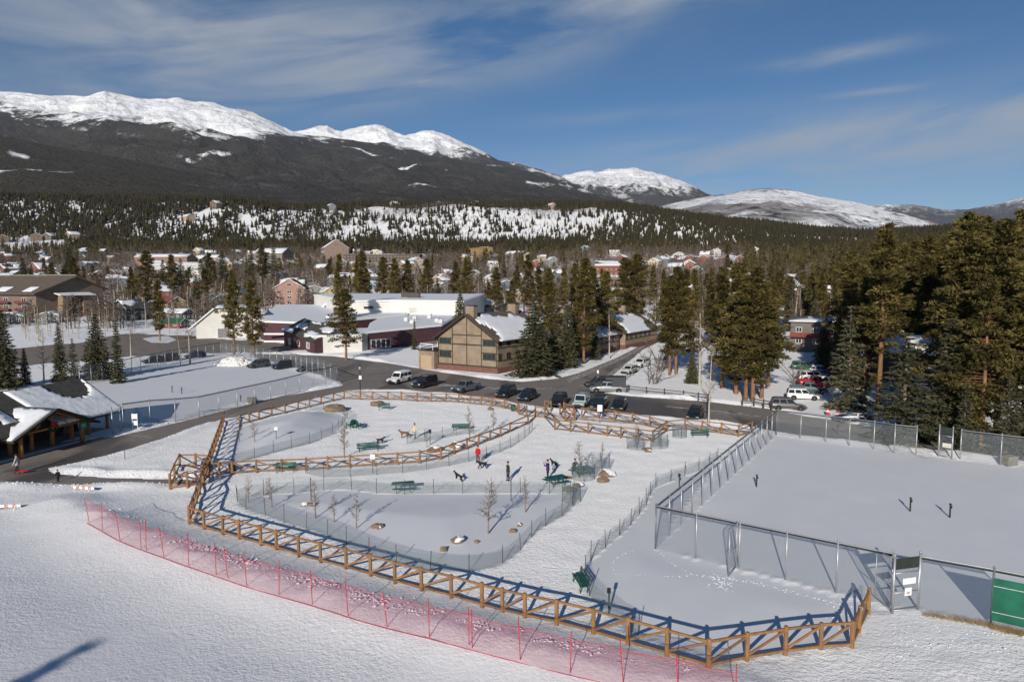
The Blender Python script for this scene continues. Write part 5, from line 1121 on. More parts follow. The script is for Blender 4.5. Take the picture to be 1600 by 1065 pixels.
# ---- houses ----------------------------------------------------------------
HM = {}
def hm(c, n='house_wall'): return mat('%s_%d_%d_%d' % ((n,) + tuple(int(v * 999) for v in c)), c, .85, .12, .6)
HOUSES = []
def house(x, y, rz, W, D, h, pitch, wc, rc, label, snow=.8, cat='house', name='house', floors=1, chim=True, group=None, dz=0.0, gx=True, trim=None, nwin=3):
    HOUSES.append((x, y, max(W, D)))
    r = thing(name, label, cat, (x, y, gz(x, y) + dz), rz, group); wm, rm = hm(wc), hm(rc, 'house_roof'); hp = h + pitch * W / 2
    # gable ends face +-Y, ridge along Y
    s = MB(); s.loft([[(-W / 2, yy, -4), (W / 2, yy, -4), (W / 2, yy, h), (0, yy, hp), (-W / 2, yy, h)] for yy in (-D / 2, D / 2)]); s.build('wall', wm, r)
    ov = .5; ez = h - ov * pitch + .14
    for sgn in (1, -1):
        q = [(sgn * (W / 2 + ov), -D / 2 - .5, ez), (sgn * (W / 2 + ov), D / 2 + .5, ez), (0, D / 2 + .5, hp + .14), (0, -D / 2 - .5, hp + .14)]
        if sgn < 0: q = [q[1], q[0], q[3], q[2]]
        ro = slab('roof', r, q, .2, rm)
        if snow > 0:
            rr = random.Random(int(abs(x) * 3 + y) + sgn); ph = rr.uniform(0, 6)
            if snow >= .95: snow_slab('roof_snow', ro, q, .22, None, (4, 4), 1)
            else: snow_slab('roof_snow', ro, q, .2, lambda u, v: (math.sin(u * 7 + ph) * .5 + math.sin(v * 6 + ph * 2) * .5) * .5 + .5 > snow or v > .9, (10, 8), 2, ragged=.5)
    tm = trim or WHITE
    for f_ in range(floors):
        z = 1.5 + f_ * (h - .6) / floors
        n = nwin
        for k in range(n): window(r, (-W / 2 + W * (k + .5) / n, -D / 2 - .02, z), W / n * .42, 1.2, (1, 0), tm, bars=1)
        for k in range(max(2, int(D / 4))):
            nn_ = max(2, int(D / 4)); yv = -D / 2 + D * (k + .5) / nn_
            window(r, (W / 2 + .02, yv, z), 1.3, 1.2, (0, 1), tm); window(r, (-W / 2 - .02, yv, z), 1.3, 1.2, (0, -1), tm)
    if pitch > .4: window(r, (0, -D / 2 - .02, h + (hp - h) * .35), W * .16, 1.1, (1, 0), tm, bars=0)
    s = MB(); s.beam((-W / 2 - ov, -D / 2 - .54, ez - .05), (0, -D / 2 - .54, hp + .1), .05, .26); s.beam((W / 2 + ov, -D / 2 - .54, ez - .05), (0, -D / 2 - .54, hp + .1), .05, .26); s.build('gable_trim', tm, r)
    if chim: s = MB(); s.box((W * .18, D * .15, hp), (.8, .8, 1.8)); s.build('chimney', hm((.28, .22, .18), 'chimney'), r)
    return r
def at(px, y): return (px - 800) / FPX * y * 1.0, y
def hz(px, y, row):   # vertical offset that brings the eaves of a house to an image row is not needed: terrain carries it
    return 0
BR = (.075, .06, .05)
# tan apartment block on the left
ab = thing('apartment_block', 'large tan apartment block with maroon balconies and a shallow dark roof', 'apartment block', (-209, 300, gz(-209, 300)), 0)
u = Vector((.46, .89, 0)).normalized(); vv = Vector((-.93, .36, 0)).normalized(); Lg, Lb = 30, 60; P_ = lambda a, b, z: u * a + vv * b + Vector((0, 0, z))
AT = hm((.175, .13, .10), 'apartment_wall'); MAR = hm((.13, .045, .04), 'balcony_rail')
s = MB(); s.loft([[P_(0, b, -3), P_(Lg, b, -3), P_(Lg, b, 13), P_(Lg / 2 + 2, b, 18.5), P_(0, b, 11.5)] for b in (0, Lb)]); s.build('wall', AT, ab)
slab('roof', ab, (P_(-2.2, -2, 11.2), P_(Lg / 2 + 2, -2, 19.2), P_(Lg / 2 + 2, Lb, 19.2), P_(-2.2, Lb, 11.2)), .5, SHINGB); slab('roof', ab, (P_(Lg / 2 + 2, -2, 19.2), P_(Lg + 2, -2, 13), P_(Lg + 2, Lb, 13), P_(Lg / 2 + 2, Lb, 19.2)), .5, SHINGB)
s = MB(); s.beam(P_(Lg / 2 + 2, -1.5, 19.5), P_(Lg / 2 + 2, Lb, 19.5), 1.2, .5); s.build('ridge_cap', hm((.2, .22, .18), 'copper_ridge'), ab)
for k, (b0_, b1_) in enumerate(((3, 9), (20, 28))): snow_slab('roof_snow', ab, (P_(-2 + 2, b0_, 12.1), P_(4, b0_, 14.2), P_(4, b1_, 14.2), P_(0, b1_, 12.1)), .2, None, (6, 6), 2)
for z in (1.0, 4.2, 7.4):
    for b in (4, 16, 28, 40):
        s = MB(); s.beam(P_(-1.6, b, z), P_(-1.6, b + 8, z), .15, 1.1); s.beam(P_(-.8, b, z - .6), P_(-.8, b + 8, z - .6), 1.7, .2); s.build('balcony', MAR, ab); c = P_(0, b + 4, z + 1); window(ab, c, 3, 1.8, (-vv.x, -vv.y), WHITE)
s = MB(); s.loft([[P_(a, -.2, z) for a, z in ((9, -2), (13, -2), (13, 10.5), (9, 10.5))], [P_(a, -3.6, z) for a, z in ((9, -2), (13, -2), (13, 9.7), (9, 9.7))]]); s.loft([[P_(a, -.2, z) for a, z in ((18, -2), (22, -2), (22, 10.5), (18, 10.5))], [P_(a, -3.6, z) for a, z in ((18, -2), (22, -2), (22, 9.7), (18, 9.7))]]); s.build('stair_tower', hm((.24, .17, .12), 'tower_wall'), ab)
s = MB(); s.loft([[P_(a, -.3, z) for a, z in ((7, 11.2), (23, 11.2), (23, 11.6), (7, 11.6))], [P_(a, -5, z) for a, z in ((7, 10.2), (23, 10.2), (23, 10.6), (7, 10.6))]]); s.build('porch_roof', SNOW, ab)
for z in (1.5, 4.8, 8): s = MB(); s.beam(P_(13, -3.2, z), P_(18, -3.2, z), .12, 1.0); s.build('landing_rail', MAR, ab)
x, y = at(78, 285); house(x, y, .3, 8, 7, 3.2, .3, (.24, .23, .21), BR, 'small grey shed roofed snow hut in front of the tan block', .97, 'shed', 'shed', 1, False)
x, y = at(20, 280); house(x, y, .3, 9, 7, 3.2, .3, (.2, .19, .17), BR, 'low grey shed beside the maroon balconies', .97, 'shed', 'shed', 1, False)
x, y = at(213, 300); house(x, y, -.5, 10, 15, 5.0, .75, (.03, .055, .06), (.06, .06, .06), 'dark teal house with a white dormer window beside the tan block', .35, floors=1)
x, y = at(268, 335); house(x, y, .9, 9, 13, 5.2, .6, (.42, .31, .17), (.20, .07, .065), 'yellow house with a plain red roof', 0, floors=1)
x, y = at(274, 300); house(x, y, 1.2, 7, 15, 3.0, .5, (.09, .085, .08), BR, 'long low grey garage with a snowy roof below the red roofed house', .97, 'garage', 'garage')
x, y = at(272, 262); house(x, y, 1.3, 5, 9, 2.2, .6, (.17, .07, .06), (.03, .10, .06), 'little playground hut with red rails and a green roof', 0, 'hut', 'hut', 1, False)
x, y = at(457, 372); house(x, y, .1, 16, 13, 9.5, .6, (.34, .205, .17), (.10, .045, .04), 'tall pink house with a maroon roof and twin gables', .12, floors=3)
for dx in (-5, 5):
    pass
x, y = at(762, 305); house(x, y, -.75, 10, 13, 5.6, .6, (.13, .16, .2), (.075, .07, .07), 'blue grey house with white trimmed windows beside the gym roof', .75, floors=2)
x, y = at(740, 318); house(x, y, .4, 8, 10, 5.2, .6, (.3, .31, .3), BR, 'pale grey house peeping over the gym roof', .9, floors=1)
x, y = at(735, 345); house(x, y, .6, 12, 12, 5.5, .5, (.45, .36, .26), BR, 'cream house with a brown roof behind the blue grey one', .7, floors=2)
x, y = at(590, 420); house(x, y, -.4, 11, 12, 6, .6, (.16, .24, .3), (.2, .3, .34), 'light blue house between the tall pines', .5, floors=2)
x, y = at(515, 385); house(x, y, .5, 11, 13, 6, .6, (.5, .4, .2), BR, 'mustard house with a snowy roof next to the tall pine', .9, floors=2)
x, y = at(340, 345); house(x, y, .7, 10, 12, 5.2, .6, (.12, .14, .13), (.09, .12, .12), 'dark green roofed cabin behind the twin pines', .15, floors=1)
x, y = at(385, 360); house(x, y, -.6, 9, 11, 6, .9, (.1, .11, .11), (.075, .1, .1), 'steep grey green A shaped cabin above the twin pines', .1, floors=1)
x, y = at(492, 420); house(x, y, .3, 14, 12, 5, .35, (.3, .34, .3), (.32, .48, .42), 'low house with a mint green metal roof', .35)
# brick lodge and red town rows on the far side
x, y = at(968, 640); house(x, y, 1.45, 26, 46, 9, .42, (.21, .085, .055), (.12, .09, .085), 'long brick lodge with a wide snow roof and twin brick towers', .72, 'lodge', 'lodge', 2, True, nwin=5)
x, y = at(945, 560); house(x, y, 1.5, 11, 42, 4, .3, (.3, .22, .17), BR, 'long low snow roofed building in front of the brick lodge', .97, 'building', 'long_building', 1, False)
x, y = at(262, 760); house(x, y, 1.45, 17, 62, 11, .4, (.26, .14, .10), BR, 'long brick hotel with rows of balconies and a snow roof', .97, 'hotel', 'hotel', 3, True, nwin=3, dz=-2)
x, y = at(285, 690); house(x, y, 1.47, 15, 52, 8, .12, (.5, .51, .5), (.4, .4, .4), 'pale flat roofed white block below the brick hotel', .97, 'building', 'white_block', 2, False)
x, y = at(600, 850); house(x, y, 1.5, 16, 95, 8, .08, (.10, .075, .065), (.25, .22, .2), 'dark flat roofed parking building across the valley', .3, 'building', 'parking_building', 2, False)
x, y = at(525, 880); house(x, y, .4, 30, 34, 12, .7, (.25, .18, .14), BR, 'big gabled snow roofed lodge at the foot of the hill', .97, 'lodge', 'lodge', 2, nwin=4)
x, y = at(430, 830); house(x, y, 1.3, 24, 40, 10, .55, (.2, .16, .13), BR, 'wide snow roofed hotel above the clustered chalets', .97, 'hotel', 'hotel', 3, nwin=4)
x, y = at(752, 950); house(x, y, .6, 22, 26, 15, .1, (.30, .19, .08), (.22, .16, .1), 'unfinished ochre timber building by the river road', 0, 'building', 'ochre_building', 3, False, nwin=5)
# lodge and house among the right-hand pines
x, y = at(1292, 176); lg = house(x, y, math.radians(62), 11, 16, 6.4, .18, (.16, .14, .13), (.10, .095, .09), 'grey lodge with a red balcony on stilts above the driveway', .6, 'lodge', 'lodge', 2, False, dz=1.0)
s = MB(); s.beam((-6.9, -8, 3.2), (-6.9, 8, 3.2), .12, 1.0); s.beam((-5.5, -9.4, 3.2), (5.5, -9.4, 3.2), .12, 1.0); s.box((0, -8.6, 2.65), (12.5, 1.8, .2)); s.box((-6.3, 0, 2.65), (1.6, 17, .2)); s.build('balcony', hm((.2, .06, .045), 'red_balcony'), lg)
for q in ((-5.5, -9), (0, -9), (5.5, -9), (-6.6, 0)): s = MB(); s.beam((q[0], q[1], -1), (q[0], q[1], 2.6), .35, .35); s.build('stilt', DARKW, lg)
x, y = at(1437, 124); house(x, y, math.radians(72), 13, 15, 4.4, .42, (.06, .055, .055), (.09, .085, .085), 'dark house with a snow roof in the shade of the pines', .97, 'house', 'house', 1, True, dz=.5)
# small houses of the town: px, distance, size, wall, snow, label
RB_ = (.20, .065, .05); WH_ = (.55, .53, .5); GY = (.22, .23, .24); TN = (.38, .27, .19); BN = (.15, .10, .075); BL = (.12, .17, .23); YE = (.45, .33, .15)
town = [(30,560,14,12,BN,'brown house with a pale roof at the far left wood edge'),(75,470,16,11,(.3,.36,.34),'pale green low house in the bare bushes'),(120,500,12,10,BN,'brown cabin under dark firs beside the pale green house'),(20,640,22,16,RB_,'red brown condo block with a snow roof'),(70,655,30,15,(.24,.1,.08),'long maroon condo row above the pale green house'),(120,640,16,12,BN,'brown condo end unit with a white roof'),(155,560,12,10,TN,'tan house with a snow roof among the aspens'),(185,600,13,10,(.22,.10,.075),'small red brown house behind the aspens'),(205,640,10,10,WH_,'little white house behind the teal one'),
 (310,700,12,12,GY,'grey chalet by the brick hotel'),(330,690,11,11,BL,'blue chalet with a white gable'),(345,720,12,12,BN,'brown chalet with a steep snow roof'),(362,700,12,12,TN,'tan chalet with a snow roof in the chalet cluster'),(378,730,12,12,GY,'grey chalet with a stone chimney in the chalet cluster'),(395,705,12,12,BN,'dark chalet in the middle of the cluster'),(410,735,12,12,(.3,.2,.16),'rosy brown chalet in the chalet cluster'),(425,715,12,12,BL,'slate blue chalet in the chalet cluster'),(440,740,12,12,TN,'sand coloured chalet at the cluster end'),(352,760,14,12,BN,'upper brown chalet beside the hotel'),(385,775,14,12,GY,'upper grey chalet above the chalet cluster'),(318,770,14,12,TN,'upper tan chalet above the chalet cluster'),(460,760,13,12,BN,'brown chalet under the wide hotel'),(350,560,12,11,WH_,'white roofed villa among dark firs'),
 (505,640,12,11,(.25,.14,.09),'orange brick house above the mint roof'),(555,700,13,11,TN,'tan house below the parking building'),(640,560,11,11,GY,'grey house behind the row of pines'),(690,460,11,10,GY,'small slate house behind the bare aspens'),(690,520,11,10,TN,'beige gabled house behind the slate one'),(700,600,14,11,(.22,.07,.055),'red house behind the middle aspens'),(765,520,11,11,WH_,'white house above the blue grey one'),(790,470,12,10,BL,'blue house with a snow roof between pines'),(805,400,9,10,TN,'small house with a steep white roof beside the tall pines'),(840,620,12,11,WH_,'white house with a peaked porch in the bare trees'),(862,760,14,11,GY,'big grey gabled house with a snow porch'),(900,520,10,10,BN,'brown cabin behind the pine clump'),(930,430,11,11,GY,'grey house with a snowy hip beside the lodge'),
 (1040,800,14,12,RB_,'red gabled condo at the near end of the red row'),(1052,830,13,12,BN,'brown condo with a white roof in the red row'),(1066,800,14,12,(.27,.06,.05),'crimson condo in the red row'),(1080,835,14,12,RB_,'brick red condo with a tall gable'),(1094,805,14,12,(.22,.085,.06),'orange red condo in the red row'),(1108,830,13,12,BN,'brown condo between red ones'),(1122,800,14,12,RB_,'red condo with twin dormers'),(1138,825,14,12,(.25,.055,.05),'deep red condo near the end of the red row'),(1152,800,13,12,(.23,.09,.07),'red condo at the far end of the row'),(1060,880,18,12,WH_,'upper pale condo with a long snow roof'),(1100,890,20,12,TN,'upper tan condo row above the red row'),(1075,740,13,10,WH_,'white shed roof below the red row'),(1130,520,10,9,WH_,'white cottage among the aspens behind the big pines'),(1140,640,12,10,TN,'tan house at the end of the aspens'),
 (1180,560,11,10,GY,'grey house behind the right aspens'),(1210,650,12,11,RB_,'red brown house in the right aspens'),(1245,420,11,10,TN,'tan house in front of the right wood'),(1285,380,12,12,WH_,'white house with a snow roof in the right wood'),(1345,330,9,9,(.55,.42,.2),'cream tower house between the pines'),(1235,520,12,11,BL,'blue house in the right aspens'),(1200,460,10,10,WH_,'small white house by the pine group')]
for k, (px, y, W, D, c, lab) in enumerate(town):
    rr = random.Random(k); x, y = at(px, y); house(x, y, rr.uniform(-1.2, 1.4), W * .8, D, rr.uniform(4.5, 6.5), rr.uniform(.45, .75), c, BR if rr.random() < .7 else (.2, .08, .06), lab, rr.choice((.7, .85, .97, .97)), floors=2, chim=rr.random() < .6, nwin=2)
rr = random.Random(77); EXTRA = []
CN = (('grey', GY), ('tan', TN), ('brown', BN), ('white', WH_), ('red brown', (.3, .1, .07)), ('blue', BL), ('cream', (.5, .42, .3)))
while len(EXTRA) < 88:
    y = rr.uniform(380, 1000); px = rr.uniform(-10, 1240); x = (px - 800) / FPX * y
    if any((x - h_[0]) ** 2 + (y - h_[1]) ** 2 < (h_[2] * .5 + 15) ** 2 for h_ in HOUSES) or (300 < px < 470 and 640 < y < 800): continue
    nm_, c = rr.choice(CN); part = 'western' if px < 400 else 'middle' if px < 850 else 'eastern'; EXTRA.append(1)
    house(x, y, rr.uniform(-1.5, 1.5), rr.uniform(9, 13), rr.uniform(9, 16), rr.uniform(4.5, 7), rr.uniform(.4, .7), c, BR if rr.random() < .7 else (.2, .08, .06), 'small %s house with a snowy roof among the bare trees %s' % (nm_, {'western': 'beyond the tan block', 'middle': 'beyond the school', 'eastern': 'beyond the apartment houses'}[part]), rr.choice((.8, .97, .97)), floors=2, chim=rr.random() < .5, nwin=2, group='%s houses of the town %s' % (nm_, {'western': 'beyond the tan block', 'middle': 'beyond the school', 'eastern': 'beyond the apartment houses'}[part]))
for k, (px, y, c, lab) in enumerate(((12,1150,BN,'dark chalet at the edge of the snowy meadow'),(65,1180,BN,'big dark chalet above the snowy meadow'),(85,1190,(.12,.09,.08),'second big chalet above the snowy meadow'),(122,1180,TN,'tan chalet beside the big ones'),(300,1330,TN,'lone chalet up in the wood'),(345,1420,BN,'dark chalet below the hill crest'),(520,1480,GY,'chalet on the hill crest'),(620,1500,TN,'tan chalet on the hill crest above the white bank'),(690,1520,BN,'brown chalet on the hill crest'),(860,1500,TN,'last chalet on the hill crest'),(745,1510,GY,'grey chalet on the hill crest above the white bank'))):
    x, y = at(px, y); house(x, y, R.uniform(-1, 1), 17, 20, 8, .6, c, BR, lab, .97, floors=2, nwin=3)
# ------------------------------------------------------------------ trees
NEEDLE_P = attr_mat('pine_needles', [(.0, (.020, .017, .006)), (.45, (.082, .068, .022)), (.8, (.165, .130, .042)), (1.0, (.23, .18, .065))])
NEEDLE_H = attr_mat('hill_needles', [(.0, (.012, .011, .005)), (.5, (.032, .027, .012)), (1.0, (.075, .060, .030))])
NEEDLE_S = attr_mat('spruce_needles', [(.0, (.019, .022, .014)), (.5, (.072, .070, .037)), (1.0, (.15, .138, .078))])
BARKP = mat('pine_bark', (.22, .115, .06), .9, .35, 3, stretch=(1, 1, .3)); BARKG = mat('grey_bark', (.16, .135, .115), .9, .3, 3, stretch=(1, 1, .3)); BARKA = mat('aspen_bark', (.40, .35, .28), .8, .3, 4); BARKS = mat('sapling_bark', (.24, .165, .12), .85, .3, 4); TWIG = attr_mat('bare_twigs', [(0, (.09, .065, .052)), (.5, (.155, .115, .092)), (1, (.235, .185, .15))])
def tris(centres, size, rng, nper, flat=.5, spread=None, tone=None, droop=0.0, radial=None):
    """leaf sized sprays round clump centres"""
    n = len(centres); C_ = np.repeat(centres, nper, 0); m = n * nper
    off = rng.normal(size=(m, 3)); off /= np.linalg.norm(off, axis=1)[:, None] + 1e-9; off *= rng.random((m, 1)) ** .4
    sp = np.repeat(spread, nper)[:, None] if spread is not None else 1.0
    off = off * sp; off[:, 2] *= flat; base = C_ + off
    d = off / (np.linalg.norm(off, axis=1)[:, None] + 1e-6) + rng.normal(size=(m, 3)) * .5
    if radial is not None: d += np.repeat(radial, nper, 0) * .8
    d[:, 2] += .25 - droop; d /= np.linalg.norm(d, axis=1)[:, None]
    w_ = np.cross(d, rng.normal(size=(m, 3))); w_ /= np.linalg.norm(w_, axis=1)[:, None] + 1e-9
    s_ = size * (0.6 + .8 * rng.random((m, 1)))
    V = np.stack([base - d * s_ * .35 - w_ * s_ * .3, base - d * s_ * .35 + w_ * s_ * .3, base + d * s_ * .75], 1).reshape(-1, 3)
    t_ = np.repeat(np.repeat(tone if tone is not None else rng.random(n), nper) * .7 + .3 * rng.random(m), 3)
    return V, np.arange(m * 3).reshape(-1, 3), t_
def trunk_np(H, r0, rng, lean=.3, n=7, k=6, top=.03):
    z = np.linspace(-.4, H, n); V = []
    a = rng.uniform(-lean, lean, 2)
    for i, q in enumerate(z):
        t_ = max(q, 0) / H; r = r0 * (1 - t_) ** .8 + top
        for j in range(k): V.append((a[0] * t_ ** 2 + r * math.cos(2 * PI * j / k), a[1] * t_ ** 2 + r * math.sin(2 * PI * j / k), q))
    F = []
    for i in range(n - 1):
        for j in range(k):
            p, q = i * k + j, i * k + (j + 1) % k; F += [(p, q, q + k), (p, q + k, p + k)]
    return np.array(V), np.array(F), a
def sticks(P0, P1, r0, r1):
    """three sided tapered sticks"""
    P0, P1 = np.asarray(P0, float), np.asarray(P1, float); d = P1 - P0; d /= np.linalg.norm(d, axis=1)[:, None] + 1e-9
    a = np.cross(d, np.array([.3, .5, .81])); a /= np.linalg.norm(a, axis=1)[:, None] + 1e-9; b = np.cross(d, a); r0 = np.broadcast_to(r0, len(P0))[:, None]; r1 = np.broadcast_to(r1, len(P0))[:, None]
    vs = []
    for P, r in ((P0, r0), (P1, r1)):
        for k in range(3): vs.append(P + (a * math.cos(2.094 * k) + b * math.sin(2.094 * k)) * r)
    V = np.stack(vs, 1).reshape(-1, 3); o = np.arange(len(P0))[:, None] * 6; F = []
    for k in range(3):
        j = (k + 1) % 3; F += [o + np.array([[k, j, 3 + j]]), o + np.array([[k, 3 + j, 3 + k]])]
    return V, np.concatenate(F, 0)
def pine(seed, H=20., R_=2.6, cb=.25, ncl=150, nper=30, size=.36):
    rng = np.random.default_rng(seed); tv, tf, a = trunk_np(H * .98, .26, rng)
    t_ = cb + (1 - cb) * rng.random(ncl) ** .85; t_ = np.sort(t_); q = (t_ - cb) / (1 - cb)
    env = R_ * (np.clip(q / .18, .35, 1) * (1 - q ** 1.35) + .13) * (1 + .25 * np.sin(q * 17 + seed) + rng.normal(size=ncl) * .13)
    az = rng.random(ncl) * 2 * PI; rad = env * (.25 + .75 * rng.random(ncl) ** .6)
    lop = 1 + .22 * np.sin(az * 2 + seed * 2.1) + .15 * np.sin(az + seed)
    rad = rad * lop
    C_ = np.stack([a[0] * t_ ** 2 + rad * np.cos(az), a[1] * t_ ** 2 + rad * np.sin(az), t_ * H - rad * .12], 1)
    radl = np.stack([np.cos(az), np.sin(az), np.zeros(ncl)], 1)
    fv, ff, tone = tris(C_, size, rng, nper, .55, .45 + .5 * (env / R_) * (.6 + .5 * rng.random(ncl)), rng.random(ncl), radial=radl)
    base = np.stack([a[0] * t_ ** 2, a[1] * t_ ** 2, t_ * H - rad * .02 - .3], 1); bv, bf = sticks(base, C_, .05, .015)
    dead = 14; td = rng.uniform(.12, cb + .1, dead); az = rng.random(dead) * 2 * PI; P0 = np.stack([0 * td, 0 * td, td * H], 1); P1 = P0 + np.stack([np.cos(az), np.sin(az), -.15 + 0 * az], 1) * rng.uniform(.6, 1.7, (dead, 1)); dv, df = sticks(P0, P1, .03, .008)
    TV = np.concatenate([tv, bv, dv]); TF = np.concatenate([tf, bf + len(tv), df + len(tv) + len(bv)])
    return (TV, TF, None), (fv, ff, tone)
def spruce(seed, H=14., R_=2.5, cb=.06, nw=26, size=.42, dens=1.0, sparse=0.0):
    rng = np.random.default_rng(seed); tv, tf, a = trunk_np(H, .2, rng, .15); C_, P0, P1, rl, sp = [], [], [], [], []
    for i in range(nw):
        t_ = cb + (1 - cb) * (i / (nw - 1)) ** .92; rr = R_ * (1 - t_) ** .82 * (1 + rng.normal() * .07) + .12; nb = max(4, int(9 * (1 - t_) + 4))
        for j in range(nb):
            if rng.random() < sparse: continue
            az = 2 * PI * (j + rng.random() * .7) / nb + i * 1.3; L = rr * rng.uniform(.72, 1.12); c, s_ = math.cos(az), math.sin(az); z0 = t_ * H
            P0.append((0, 0, z0)); P1.append((c * L, s_ * L, z0 - L * .28))
            m = max(2, int(L / .42))
            for k in range(m):
                f_ = (k + .8) / m; C_.append((c * L * f_, s_ * L * f_, z0 - L * .28 * f_ ** 1.3)); rl.append((c, s_, 0)); sp.append(.22 + .3 * (1 - abs(f_ - .55)) * min(1, L / 1.5))
    C_ = np.array(C_); n = len(C_); fv, ff, tone = tris(C_, size, rng, max(3, int(9 * dens)), .45, np.array(sp), np.clip(rng.random(n) * .8 + .1, 0, 1), .25, np.array(rl))
    bv, bf = sticks(P0, P1, .035, .01); return (np.concatenate([tv, bv]), np.concatenate([tf, bf + len(tv)]), None), (fv, ff, tone)
def aspen(seed, H=10., R_=2.0, n1=34, n2=6, n3=3, cb=.25, r0=.13, multi=1, tw=1.0):
    rng = np.random.default_rng(seed); TV, TF = [], []; P0, P1, ra, rb = [], [], [], []; nv = 0
    for mlt in range(multi):
        tv, tf, a = trunk_np(H * rng.uniform(.8, 1.0), r0, rng, .5 * multi); off = np.array([rng.uniform(-.4, .4), rng.uniform(-.4, .4), 0]) * (multi > 1); lean = np.array([rng.uniform(-1.4, 1.4), rng.uniform(-1.4, 1.4)]) * (multi > 1)
        tv = tv + off; tv[:, :2] += lean * (np.clip(tv[:, 2:3], 0, 99) / H); TV.append(tv); TF.append(tf + nv); nv += len(tv)
        for i in range(n1 // multi):
            t_ = cb + (1 - cb) * (i + rng.random()) / (n1 // multi); L = R_ * (1.15 - t_) ** .7 * rng.uniform(.6, 1.1) * min(1, .5 + (t_ - cb) * 3); az = rng.random() * 2 * PI
            d = np.array([math.cos(az), math.sin(az), rng.uniform(.5, 1.1)]); d /= np.linalg.norm(d); p = np.array([a[0] * t_ ** 2, a[1] * t_ ** 2, t_ * H * .97]) + off; p[:2] += lean * t_; e = p + d * L
            P0.append(p); P1.append(e); ra.append(.028 * (1.2 - t_)); rb.append(.011)
            for j in range(n2):
                f_ = .25 + .75 * (j + rng.random()) / n2; q = p + d * L * f_; d2 = d + rng.normal(size=3) * .55; d2[2] += .25; d2 /= np.linalg.norm(d2); l2 = L * .42 * rng.uniform(.5, 1.1); P0.append(q); P1.append(q + d2 * l2); ra.append(.012); rb.append(.006)
                for k in range(n3):
                    g_ = .3 + .7 * rng.random(); q3 = q + d2 * l2 * g_; d3 = d2 + rng.normal(size=3) * .6; d3 /= np.linalg.norm(d3); P0.append(q3); P1.append(q3 + d3 * l2 * .5); ra.append(.007); rb.append(.004)
    bv, bf = sticks(P0, P1, np.array(ra) * tw, np.array(rb) * tw); return (np.concatenate(TV), np.concatenate(TF), None), (bv, bf, rng.random(len(bv) // 6).repeat(6))
def proto(tr, cr, bark, leaf, name):
    a = np_mesh('trunk', tr[0], tr[1], bark, True); b = np_mesh('crown', cr[0], cr[1], leaf, False, cr[2]); 
    V = np.concatenate([tr[0], cr[0]]); F = np.concatenate([tr[1], cr[1] + len(tr[0])]); tone = np.concatenate([np.zeros(len(tr[0])), cr[2]])
    c = np_mesh(name, V, F, [bark, leaf], False, tone, np.concatenate([np.zeros(len(tr[1])), np.ones(len(cr[1]))]))
    return a, b, c
PINES = [proto(*pine(s, 20, r, cb, n, 46), BARKP, NEEDLE_P, 'pine_tree') for s, r, cb, n in ((1, 2.7, .22, 200), (2, 3.1, .15, 230), (3, 2.4, .34, 160), (4, 2.9, .07, 240), (5, 2.5, .2, 180), (6, 3.2, .2, 220), (7, 2.1, .14, 165))]
SPR = [proto(*spruce(s, 14, r, .04, nw, .42, d, sp), BARKG, NEEDLE_S, 'spruce_tree') for s, r, nw, d, sp in ((11, 2.6, 26, 1.0, 0), (12, 2.1, 26, .9, .1), (13, 3.2, 24, 1.1, 0), (14, 2.8, 22, .8, .3), (15, 1.7, 24, .8, .15))]
ASP = [proto(*aspen(s, 10, r, n1, 6, 3, cb, r0), BARKA, TWIG, 'bare_aspen') for s, r, n1, cb, r0 in ((21, 1.7, 36, .25, .12), (22, 2.1, 40, .3, .13), (23, 1.4, 30, .2, .1), (24, 2.4, 44, .35, .15), (25, 1.9, 40, .15, .11))]
ASPF = [proto(*aspen(s, 10, r, n1, 6, 2, cb, r0, 1, 2.6), BARKA, TWIG, 'bare_aspen') for s, r, n1, cb, r0 in ((61, 1.8, 36, .22, .14), (62, 2.2, 40, .28, .15), (63, 1.5, 32, .2, .12), (64, 2.5, 44, .3, .16))]
SAP = [proto(*aspen(s, 10, r, 40, 6, 3, .22, .11, 1, 1.8), BARKS, TWIG, 'bare_sapling') for s, r in ((71, 1.9), (72, 2.6), (73, 1.6), (74, 2.2))]
SHR = [proto(*aspen(s, 5, 1.6, 42, 6, 3, .05, .05, 6), BARKG, TWIG, 'bare_shrub') for s in (31, 32)]
def tree(kind, x, y, H, label, parts=True, wide=1.0, group=None, v=None, sink=0.0, name=None):
    lst, nm, cat, h0_ = {'pine': (PINES, 'pine_tree', 'pine tree', 20), 'spruce': (SPR, 'spruce_tree', 'spruce tree', 14), 'aspen': (ASP, 'bare_aspen', 'bare tree', 10), 'far_aspen': (ASPF, 'bare_aspen', 'bare tree', 10), 'sapling': (SAP, 'bare_sapling', 'sapling', 10), 'shrub': (SHR, 'bare_shrub', 'shrub', 5)}[kind]
    a, b, c = lst[v % len(lst)] if v is not None else R.choice(lst); s = H / h0_; rz = R.uniform(0, 6.28); z = gz(x, y) - sink
    if parts:
        r = thing(name or nm, label, cat, (x, y, z), rz, group); link('trunk', a, r); link('crown', b, r)
    else:
        r = tag(link(name or nm, c, None, (x, y, z), rz), label, cat, group)
    r.scale = (s * wide, s * wide, s); return r
def px_tree(kind, px, base, top, label, wide=1.0, y=None, v=None, group=None, parts=True, name=None):
    if y is None: p = GP(px, base); x, y = p.x, p.y
    else: x = (px - 800) / FPX * y
    z = gz(x, y); zt = float(rowh(top, y)); return tree(kind, x, y, max(2.0, zt - z), label, parts, wide, group, v, name=name)
